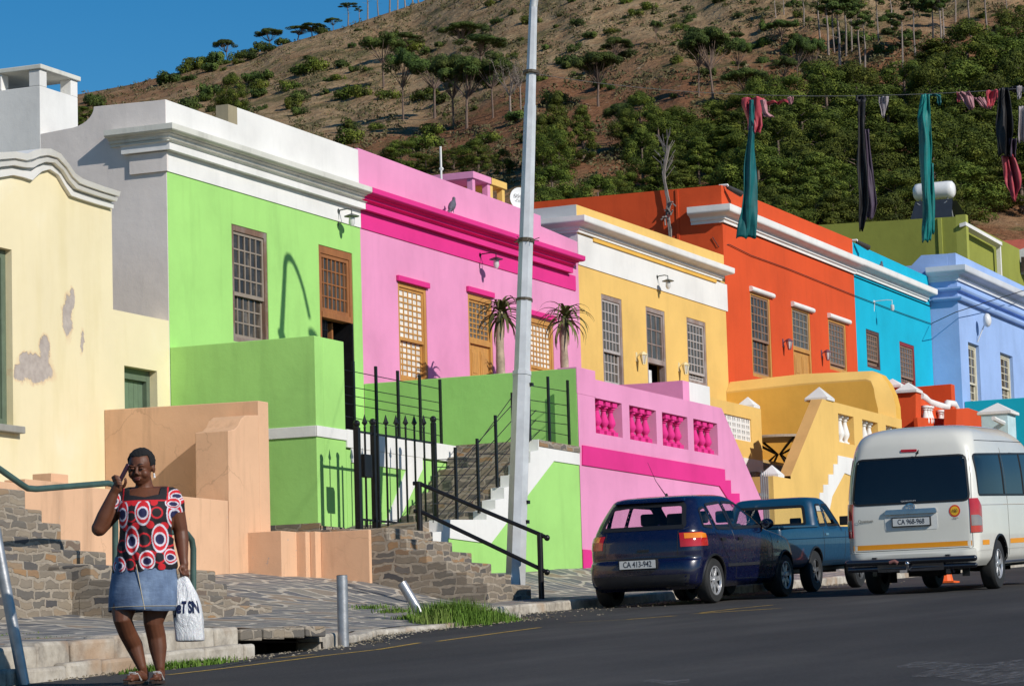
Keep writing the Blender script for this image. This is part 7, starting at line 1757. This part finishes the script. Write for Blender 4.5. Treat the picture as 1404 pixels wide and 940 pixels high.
# carrier bag
def bag():
    base = V((WX, WY, WZ)); t = thing('carrier_bag', 'white plastic carrier bag with dark blue lettering hanging from the hand', 'bag', L3(.265, 0, .27))
    s = N('bag_plastic'); s.set(Roughness=.28, Specular_IOR_Level=.6); v = s.coord(); s.base(s.ramp(s.noise(v, 8, 3, .6), [(.3, (.60, .60, .61)), (.7, (.76, .76, .77))])); b = s.bump(s.noise(s.coord((1, 1, .5)), 9, 5, .7, 1.2), .9, .03); s.bump(s.noise(v, 30, 3, .6), .3, .006, b); s.p.inputs['Subsurface Weight'].default_value = .05
    secs = [(.255, .735, .014, .016), (.252, .712, .022, .02), (.240, .69, .048, .028), (.245, .65, .062, .04), (.258, .58, .083, .058), (.268, .50, .098, .072), (.274, .42, .102, .078), (.278, .34, .100, .078), (.280, .29, .098, .074), (.281, .272, .090, .066), (.281, .268, .05, .04)]
    m = MB(); n = 40; rows = []
    for j, (cx, z_, rx, ry) in enumerate(catmull([list(q) for q in secs], 4)):
        row = []
        for k in range(n + 1):
            a = 2 * PI * k / n; w_ = 1 + .07 * mnoise.noise(V((math.cos(a) * 2.2, math.sin(a) * 2.2, z_ * 9))) + .05 * math.sin(6 * a + z_ * 14) * (1 if z_ > .5 else .35)
            ca, sa = math.cos(a), math.sin(a); ee = .75; row.append(L3(cx + rx * w_ * math.copysign(abs(ca) ** ee, ca), .005 + ry * w_ * math.copysign(abs(sa) ** ee, sa), z_))
        rows.append(row)
    m.grid(rows); o = m.build('bag', s.m, t, smooth=180, merge=.0003)
    bv = BVHTree.FromPolygons([tuple(v.co + t.location) for v in o.data.vertices], [tuple(p.vertices) for p in o.data.polygons])
    # letters wrapped on the bag
    M = Matrix.Translation(L3(.272, -.3, .49)) @ Matrix(((_R0.x, 0, -_F0.x, 0), (_R0.y, 0, -_F0.y, 0), (0, 1, 0, 0), (0, 0, 0, 1)))
    cu = bpy.data.curves.new('l', 'FONT'); cu.body = 'JeT SN'; cu.size = .115; cu.align_x = 'CENTER'; cu.align_y = 'CENTER'; cu.offset = .006
    oo = bpy.data.objects.new('tmp', cu); COL.objects.link(oo); bpy.context.view_layer.update(); me = bpy.data.meshes.new_from_object(oo.evaluated_get(bpy.context.evaluated_depsgraph_get())); bpy.data.objects.remove(oo)
    bm = bmesh.new(); bm.from_mesh(me); bmesh.ops.triangulate(bm, faces=bm.faces); bmesh.ops.subdivide_edges(bm, edges=[e for e in bm.edges if e.calc_length() > .012], cuts=4)
    bmesh.ops.triangulate(bm, faces=bm.faces)
    for v in bm.verts:
        # wrap the flat word round the bag
        xx = v.co.x * .56; an = xx / .085; o1 = L3(.272 + .30 * math.sin(an), -.30 * math.cos(an), .498 + v.co.y * .95); c1 = L3(.272, 0, .498 + v.co.y * .95); h = bv.ray_cast(o1, (c1 - o1).normalized())
        v.co = (h[0] if h[0] else c1) + (o1 - c1).normalized() * .002 - t.location
    bm.to_mesh(me); bm.free(); me.materials.append(simple('bag_navy', (.010, .014, .055), .35)); lo_ = bpy.data.objects.new('lettering', me); COL.objects.link(lo_); lo_.parent = t
bag()
# ------------------------------------------------------------------ hillside
SKY_T = [(-1500, 330), (-600, 290), (-200, 195), (0, 148), (100, 131), (180, 116), (250, 98), (320, 82), (400, 58), (470, 38), (580, 2), (700, -70), (1000, -200), (1404, -280), (2600, -330)]
def skyl(x): return lerp_tab(SKY_T, x)
def hillD(px, py):
    s_ = skyl(px); t = (430 - py) / (430 - s_); t = max(-.3, min(1, t))
    D0 = 128 + 35 * max(0, min(1, px / 1404)); D1 = 335
    d = D0 + (D1 - D0) * (t if t > 0 else t * .6)
    return d + 5.5 * mnoise.noise(V((px * .006, py * .012, 1))) * 1.2 + 2.2 * mnoise.noise(V((px * .022, py * .04, 5))) + .9 * mnoise.noise(V((px * .07, py * .13, 8)))
def hill_pt(px, py): return ray(px, py) * hillD(px, py)
def hill_mat():
    s = N('hillside'); s.set(Roughness=.95, Specular_IOR_Level=.1)
    v = s.coord(kind='pos'); a = s.noise(v, .035, 6, .6); b = s.noise(v, .35, 6, .7); c = s.noise(v, 1.6, 6, .7)
    dry = s.ramp(b, [(.3, (.22, .13, .068)), (.45, (.32, .205, .11)), (.6, (.39, .275, .155)), (.75, (.27, .175, .10))])
    red = s.ramp(c, [(.3, (.14, .060, .028)), (.55, (.24, .115, .058)), (.75, (.33, .19, .10))])
    # bare red earth lies in the cut banks, dry grass above: the two soils meet along a level on the slope
    sp = s.n('ShaderNodeSeparateXYZ'); s.l(s.n('ShaderNodeNewGeometry').outputs['Position'], sp.inputs[0])
    ln = s.n('ShaderNodeVectorMath', operation='LENGTH'); cbx = s.n('ShaderNodeCombineXYZ'); s.l(sp.outputs[0], cbx.inputs[0]); s.l(sp.outputs[1], cbx.inputs[1]); s.l(cbx.outputs[0], ln.inputs[0])
    mr = s.n('ShaderNodeMapRange'); s.l(ln.outputs['Value'], mr.inputs[0]); mr.inputs[1].default_value = 232; mr.inputs[2].default_value = 275; mr.inputs[3].default_value = .52; mr.inputs[4].default_value = -.1
    xg = s.n('ShaderNodeMapRange'); s.l(sp.outputs[0], xg.inputs[0]); xg.inputs[1].default_value = 150; xg.inputs[2].default_value = 290; xg.inputs[3].default_value = -.38; xg.inputs[4].default_value = .24
    ad = s.n('ShaderNodeMath', operation='ADD'); s.l(mr.outputs[0], ad.inputs[0]); s.l(a, ad.inputs[1]); ad2 = s.n('ShaderNodeMath', operation='ADD'); s.l(ad.outputs[0], ad2.inputs[0]); s.l(xg.outputs[0], ad2.inputs[1])
    m = s.ramp(ad2.outputs[0], [(.62, g3(0)), (.86, g3(1))]); col = s.mix(m, dry, red)
    gsc = s.noise(v, .16, 7, .75); col = s.mix(s.ramp(gsc, [(.50, g3(0)), (.60, g3(.75))]), col, s.ramp(c, [(.35, (.05, .055, .02)), (.65, (.14, .13, .05))]))
    col = s.mix(s.ramp(s.noise(v, .9, 5, .8), [(.60, g3(0)), (.70, g3(.6))]), col, (.42, .36, .27)); s.base(col)
    bb = s.bump(b, .9, .9); s.bump(c, .8, .3, bb); return s.m
m = MB(); rows = []
pxs = list(range(-1500, -60, 60)) + list(range(-60, 1470, 9)) + list(range(1470, 2700, 60))
for px in pxs:
    s_ = skyl(px); row = [hill_pt(px, 560 - 40) + V((0, 0, -6))]
    for k in range(66): row.append(hill_pt(px, 480 + (s_ - 480) * k / 65))
    top = row[-1]; h = V((top.x, top.y, 0)).normalized(); row += [top + h * 12 + V((0, 0, -1.5)), top + h * 60 + V((0, 0, -16)), top + h * 400 + V((0, 0, -110))]; rows.append(row)
m.grid(rows); hill = m.build('hill', hill_mat(), smooth=180); tag(hill, kind='structure')

# leaf materials
LM = [leaf_mat('pine_needles', (.022, .038, .010), (.058, .088, .018), (.12, .155, .03)), leaf_mat('bright_pine_needles', (.022, .037, .006), (.078, .102, .013), (.20, .22, .032)), leaf_mat('dull_needles', (.045, .045, .028), (.085, .080, .045), (.13, .12, .07))]
BK = simple('pine_bark', (.16, .11, .085), .9, 0, .3, 3)
BKD = simple('dead_bark', (.26, .21, .18), .9, 0, .3, 3)
def tuft(m, c, r, n, s_, r_, flat=1.0):
    for _ in range(n):
        d = V((r_.gauss(0, 1), r_.gauss(0, 1), r_.gauss(0, 1))).normalized(); q = V(c) + V((d.x * r, d.y * r, d.z * r * flat)) * r_.uniform(.72, 1.06)
        nn = (d + V((r_.uniform(-.42, .42), r_.uniform(-.42, .42), r_.uniform(-.35, .5)))).normalized(); a = nn.orthogonal().normalized(); b = nn.cross(a); an = r_.uniform(0, PI); a, b = a * math.cos(an) + b * math.sin(an), b * math.cos(an) - a * math.sin(an)
        k = s_ * r_.uniform(.6, 1.4); l_ = len(m.v); m.v += [q - a * k, q + b * k * .5, q + a * k, q - b * k * .5]; m.f.append((l_, l_ + 1, l_ + 2, l_ + 3))
def proto(name, kind, seed, leaf):
    """unit trees, height about 1 x scale applied later; built near the origin"""
    r_ = random.Random(seed); root = bpy.data.objects.new(name, None); COL.objects.link(root); cm = MB(); tm = MB()
    def limb(p0, p1, r0, r1, n=5):
        mid = p0.lerp(p1, .5) + V((r_.uniform(-.2, .2), r_.uniform(-.2, .2), r_.uniform(-.1, .25))) * (p1 - p0).length * .35; tm.tube([p0, mid, p1], [r0, (r0 + r1) / 2, r1], n)
    if kind == 'umbrella':
        H = 8.0; fork = H * r_.uniform(.38, .55); lean = V((r_.uniform(-.7, .7), r_.uniform(-.7, .7), 0)); tp = V((0, 0, fork)) + lean * .5; tm.tube([V((0, 0, -.6)), V((0, 0, fork * .5)) + lean * .15, tp], [.20, .15, .12], 7)
        for i in range(r_.randint(20, 26)):
            a = r_.uniform(0, 2 * PI); rr = 3.1 * math.sqrt(r_.random()); zz = H * .80 + H * .17 * (1 - (rr / 3.1) ** 2) + r_.uniform(-.35, .2); c = V((rr * math.cos(a), rr * math.sin(a), zz)) + lean; limb(tp, c + V((0, 0, -.2)), .07, .02, 4)
            tuft(cm, c, r_.uniform(.75, 1.1), 420, .12, r_, .62)
    elif kind == 'tall':
        H = 11.0; tm.tube([V((0, 0, -.6)), V((r_.uniform(-.3, .3), 0, H * .5)), V((r_.uniform(-.3, .3), r_.uniform(-.3, .3), H * .93))], [.16, .12, .05], 6)
        for i in range(13):
            a = r_.uniform(0, 2 * PI); rr = 1.5 * math.sqrt(r_.random()); zz = H * r_.uniform(.80, 1.0) - rr * .25; c = V((rr * math.cos(a), rr * math.sin(a), zz)); limb(V((0, 0, zz - .7)), c, .04, .015, 4); tuft(cm, c, r_.uniform(.5, .8), 170, .14, r_, .55)
        for i in range(6): a = r_.uniform(0, 2 * PI); zz = H * r_.uniform(.45, .75); limb(V((0, 0, zz)), V((math.cos(a) * .9, math.sin(a) * .9, zz + .3)), .03, .01, 3)
    elif kind == 'round':
        H = 8.0; tm.tube([V((0, 0, -.6)), V((0, 0, H * .7))], [.22, .1], 6)
        for i in range(46):
            z_ = r_.uniform(.12, .96); prof = math.sin(PI * min(1, (z_ * .92 + .10))) ** .55; a = r_.uniform(0, 2 * PI); rr = 2.9 * prof * r_.uniform(.45, 1.0); c = V((rr * math.cos(a), rr * math.sin(a), z_ * H))
            if i % 3 == 0: limb(V((0, 0, max(.3, z_ * H - .8))), c, .05, .015, 3)
            tuft(cm, c, r_.uniform(.55, 1.15), 400, .095, r_, .8)
    elif kind == 'cone':
        H = 8.5; tm.tube([V((0, 0, -.6)), V((0, 0, H * .85))], [.2, .06], 6)
        for i in range(60):
            z_ = r_.uniform(.06, 1.0); a = r_.uniform(0, 2 * PI); rr = 2.3 * (1 - z_) ** .7 * r_.uniform(.4, 1.0) + .1; c = V((rr * math.cos(a), rr * math.sin(a), z_ * H)); tuft(cm, c, r_.uniform(.45, .75), 240, .095, r_, .8)
    elif kind == 'bush':
        for i in range(11): a = r_.uniform(0, 2 * PI); rr = .75 * math.sqrt(r_.random()); c = V((rr * math.cos(a), rr * math.sin(a), r_.uniform(.15, .65))); tuft(cm, c, r_.uniform(.28, .5), 110, .085, r_, .8)
        tm.tube([V((0, 0, -.3)), V((0, 0, .5))], [.06, .03], 4)
    elif kind == 'bare':
        H = 7.0; tp = V((0, 0, H * .4)); tm.tube([V((0, 0, -.6)), tp], [.15, .1], 6)
        for i in range(16):
            a = r_.uniform(0, 2 * PI); e = V((math.cos(a) * r_.uniform(.8, 2.4), math.sin(a) * r_.uniform(.8, 2.4), H * r_.uniform(.6, 1.0))); limb(tp, e, .05, .012, 4)
            for k in range(5): f = tp.lerp(e, r_.uniform(.5, 1)); limb(f, f + V((r_.uniform(-.7, .7), r_.uniform(-.7, .7), r_.uniform(.1, .7))), .018, .006, 3)
            tuft(cm, e, .5, 34, .07, r_, .7)
    elif kind == 'stub':
        pass
    c_ = cm.build('crown', leaf, root, recalc=False); t_ = tm.build('trunk', BKD if kind in ('bare', 'tall') else BK, root, smooth=60)
    return root
PR = {'umbrella': [proto('umbrella_pine', 'umbrella', 10 + i, LM[0]) for i in range(4)], 'tall': [proto('tall_pine', 'tall', 20 + i, LM[0]) for i in range(2)], 'round': [proto('round_pine', 'round', 30 + i, LM[1]) for i in range(3)],
      'cone': [proto('young_pine', 'cone', 40, LM[1])], 'bush': [proto('shrub', 'bush', 50 + i, LM[i % 2]) for i in range(3)], 'bare': [proto('bare_tree', 'bare', 60, LM[2])]}
NATH = {'umbrella': 8.0, 'tall': 11.0, 'round': 8.3, 'cone': 8.8, 'bush': 1.0, 'bare': 7.0}
NATW = {'umbrella': 7.0, 'tall': 3.6, 'round': 6.6, 'cone': 5.0, 'bush': 2.0, 'bare': 5.0}
CATS = {'umbrella': 'tree', 'tall': 'tree', 'round': 'tree', 'cone': 'tree', 'bush': 'shrub', 'bare': 'tree'}
DESC = {'umbrella': 'umbrella pine', 'tall': 'tall thin pine', 'round': 'rounded green pine', 'cone': 'young cone shaped pine', 'bush': 'green shrub', 'bare': 'half bare tree'}
LAND = [(0, 160, 'above the cream house'), (160, 330, 'above the white parapet end'), (330, 490, 'above the white parapet middle'), (490, 600, 'above the pink parapet'), (600, 700, 'above the pink chimney'), (700, 790, 'beside the lamp post top'), (790, 900, 'above the yellow roofline'),
        (900, 990, 'above the old aerial'), (990, 1060, 'behind the teal and red cloth'), (1060, 1160, 'left of the black strip'), (1160, 1215, 'behind the black strip'), (1215, 1260, 'left of the bright teal strip'), (1260, 1310, 'above the white water tank'), (1310, 1365, 'below the pink rags'), (1365, 1500, 'by the black and red cloth')]
def where(px): return next((t for a, b, t in LAND if a <= px < b), 'near the edge')
used = set(); LAB = {}; ALLT = []; rt = random.Random(11)
def put(kind, px, py, hpx, wpx=None, sky=False):
    p = hill_pt(px, py) if not sky else ray(px, skyl(px) + 1) * 336
    d = p.dot(CF); i = rt.randrange(len(PR[kind])); src = PR[kind][i]
    o = src if src.name not in used else copy_tree(src)
    used.add(src.name); h = hpx / FPX * d; sz = h / NATH[kind]; sw = (wpx / FPX * d / NATW[kind]) if wpx else sz
    o.location = p + V((0, 0, -.15)); o.rotation_euler = (0, 0, rt.uniform(0, 2 * PI)); o.scale = (sw, sw, sz)
    sx, sy = px, py; hz = ('on the ridge' if sky else 'high up') if (sky or py < 95) else ('mid slope' if py < 190 else 'low down')
    szw = 'big ' if hpx > (85 if kind != 'bush' else 24) else ('small ' if hpx < (45 if kind != 'bush' else 13) else '')
    lab = szw + DESC[kind] + ' ' + hz + ' ' + where(px)
    o['label'] = lab; o['category'] = CATS[kind]; ALLT.append((lab, px, py, o)); o['group'] = {'bush': 'shrubs on the hillside', 'tall': 'tall thin pines on the hill', 'umbrella': 'umbrella pines on the hill', 'round': 'rounded pines at the foot of the hill', 'cone': 'young pines on the hill', 'bare': 'bare trees on the hill'}[kind]
# skyline
for px, h, w_, k in ((253, 14, 26, 'bush'), (268, 22, 34, 'bush'), (284, 20, 34, 'bush'), (297, 24, 30, 'bush'), (312, 32, 34, 'umbrella'), (326, 16, 30, 'bush'), (345, 12, 30, 'bush'), (358, 20, 26, 'bush'), (370, 30, 40, 'umbrella'), (388, 14, 28, 'bush'), (408, 22, 44, 'umbrella'), (428, 20, 40, 'umbrella'), (444, 15, 30, 'bush'), (457, 20, 24, 'umbrella'),
                   (477, 36, 26, 'tall'), (493, 24, 14, 'tall'), (504, 50, 30, 'tall'), (519, 40, 24, 'tall'), (534, 60, 30, 'tall'), (545, 50, 24, 'tall'), (556, 48, 26, 'tall'), (566, 50, 26, 'tall'), (574, 55, 28, 'tall')):
    put(k, px, 0, h, w_, True)
# umbrella pines and others, measured on the photograph: kind, base x, base y, height, width
for q in (('umbrella', 526, 120, 76, 62), ('umbrella', 552, 84, 40, 62), ('umbrella', 553, 166, 100, 56), ('umbrella', 596, 162, 88, 76), ('umbrella', 622, 176, 100, 66), ('umbrella', 640, 176, 98, 84), ('umbrella', 676, 162, 92, 60), ('bare', 700, 166, 92, 72), ('umbrella', 632, 76, 46, 66), ('umbrella', 660, 100, 52, 80),
          ('bare', 714, 150, 80, 50), ('umbrella', 820, 146, 76, 74), ('umbrella', 842, 92, 42, 50), ('umbrella', 958, 132, 92, 52), ('umbrella', 978, 140, 104, 76), ('umbrella', 1012, 118, 66, 40), ('umbrella', 1026, 148, 54, 74), ('umbrella', 1072, 60, 34, 40), ('umbrella', 1094, 130, 84, 40), ('umbrella', 1116, 124, 76, 44),
          ('umbrella', 1076, 128, 52, 40), ('umbrella', 1008, 66, 24, 28), ('umbrella', 900, 60, 34, 20), ('tall', 1064, 24, 40, 20), ('tall', 1075, 20, 36, 20), ('tall', 1125, 60, 90, 34), ('tall', 1136, 76, 80, 40), ('tall', 1145, 74, 84, 34), ('tall', 1152, 102, 110, 50), ('tall', 1160, 80, 92, 36), ('tall', 1168, 70, 80, 30), ('tall', 1180, 92, 90, 34), ('tall', 1186, 104, 88, 32),
          ('tall', 1238, 106, 94, 36), ('tall', 1256, 88, 98, 34), ('tall', 1279, 76, 90, 34), ('tall', 1290, 92, 106, 40), ('tall', 1294, 82, 98, 34), ('tall', 1331, 50, 90, 34), ('tall', 1354, 48, 88, 34), ('tall', 1205, 60, 76, 30), ('tall', 1222, 40, 60, 30), ('tall', 1310, 30, 60, 28), ('tall', 1380, 34, 60, 26), ('tall', 1102, 36, 52, 26),
          ('round', 550, 236, 48, 66), ('round', 656, 236, 50, 64), ('round', 622, 232, 34, 60), ('round', 690, 240, 40, 40), ('round', 584, 236, 30, 44), ('cone', 766, 236, 116, 66), ('cone', 745, 244, 92, 50), ('cone', 800, 220, 80, 56), ('round', 862, 208, 64, 60), ('umbrella', 858, 200, 60, 50), ('round', 930, 200, 60, 60), ('round', 320, 170, 74, 60), ('bush', 60, 0, 1, 1)):
    if q[0] == 'bush': continue
    put(*q)
# the belt of rounded pines at the foot of the slope
rb = random.Random(77)
def dens(px, py):
    lo = lerp_tab([(735, 260), (790, 175), (840, 190), (880, 180), (960, 165), (1040, 150), (1100, 140), (1180, 120), (1250, 112), (1320, 95), (1404, 60), (1450, 55)], px)
    return py > lo
cells = []
for j in range(9):
    for i in range(19):
        px = 745 + i * 50 + (25 if j % 2 else 0) + rb.uniform(-16, 16); py = 352 - j * 30 + rb.uniform(-10, 10)
        if px > 1450 or not dens(px, py - 25): continue
        if 765 < px < 835 and 225 < py < 285: continue
        if px > 1330 and py > 300: continue
        cells.append((px, py))
cells.sort(key=lambda c: c[1])
for px, py in cells:
    big = 1.0 if px > 1040 else .78
    put('cone' if rb.random() < .14 else 'round', px, py, rb.uniform(78, 122) * big, rb.uniform(84, 140) * big)
for px, py, h, w_ in ((1110, 300, 100, 128), (1160, 262, 92, 84), (1068, 300, 44, 48), (1172, 175, 62, 84), (1330, 150, 66, 96), (1368, 120, 62, 88), (1300, 175, 60, 80), (790, 295, 42, 50), (855, 285, 56, 60), (1265, 200, 66, 72), (1395, 180, 74, 80), (118, 176, 34, 60), (100, 182, 30, 40)):
    put('round', px, py, h, w_)
# shrubs scattered over the dry slope
n_ = 0
while n_ < 235:
    px = rb.uniform(95, 1404); py = rb.uniform(-2, 235) if px < 760 else rb.uniform(-2, 150)
    if py < skyl(px) + 3: continue
    if px > 860 and py > 75 and rb.random() < .5: continue
    if 500 < px < 1404 and py > 110 and rb.random() < .55: continue
    if px < 480 and py > 150 + (px - 100) * .12: continue
    h = rb.uniform(7, 20) * (.7 + py / 300); put('bush', px, py, h, h * rb.uniform(1.3, 2.4)); n_ += 1
# give every look-alike its own words
from collections import defaultdict
by = defaultdict(list)
for it in ALLT: by[it[0]].append(it)
for lab, its in by.items():
    if len(its) > 1:
        its.sort(key=lambda a: a[1]); od = ['leftmost', 'second from left', 'third from left', 'fourth from left', 'fifth from left', 'sixth from left', 'seventh from left', 'eighth from left', 'ninth from left', 'tenth from left', 'eleventh from left', 'twelfth from left']
        for k, it in enumerate(its):
            wd = 'rightmost' if k == len(its) - 1 else (od[k] if k < len(od) else None)
            if wd: it[3]['label'] = lab + ', ' + wd
# fine dry scrub over the slope that nobody could count
sc = MB(); rs = random.Random(3)
for _ in range(8500):
    px = rs.uniform(-30, 1420); py = rs.uniform(-20, 260)
    if py < skyl(px) + 1 or mnoise.noise(V((px * .02, py * .04, 3))) < -.12 : continue
    p = hill_pt(px, py); r = rs.uniform(.25, .7)
    tuft(sc, p + V((0, 0, r * .3)), r, 14, .13, rs, .6)
tag(sc.build('dry_scrub', leaf_mat('dry_scrub_leaves', (.065, .07, .028), (.13, .12, .05), (.26, .21, .12)), recalc=False), 'dry brown scrub and grass tussocks covering the hillside', kind='stuff')
for k in PR:
    for s_ in PR[k]:
        if s_.name not in used:
            for c in list(s_.children): bpy.data.objects.remove(c)
            bpy.data.objects.remove(s_)
scene.render.engine = 'CYCLES'
scene.cycles.max_bounces = 5; scene.cycles.transparent_max_bounces = 10
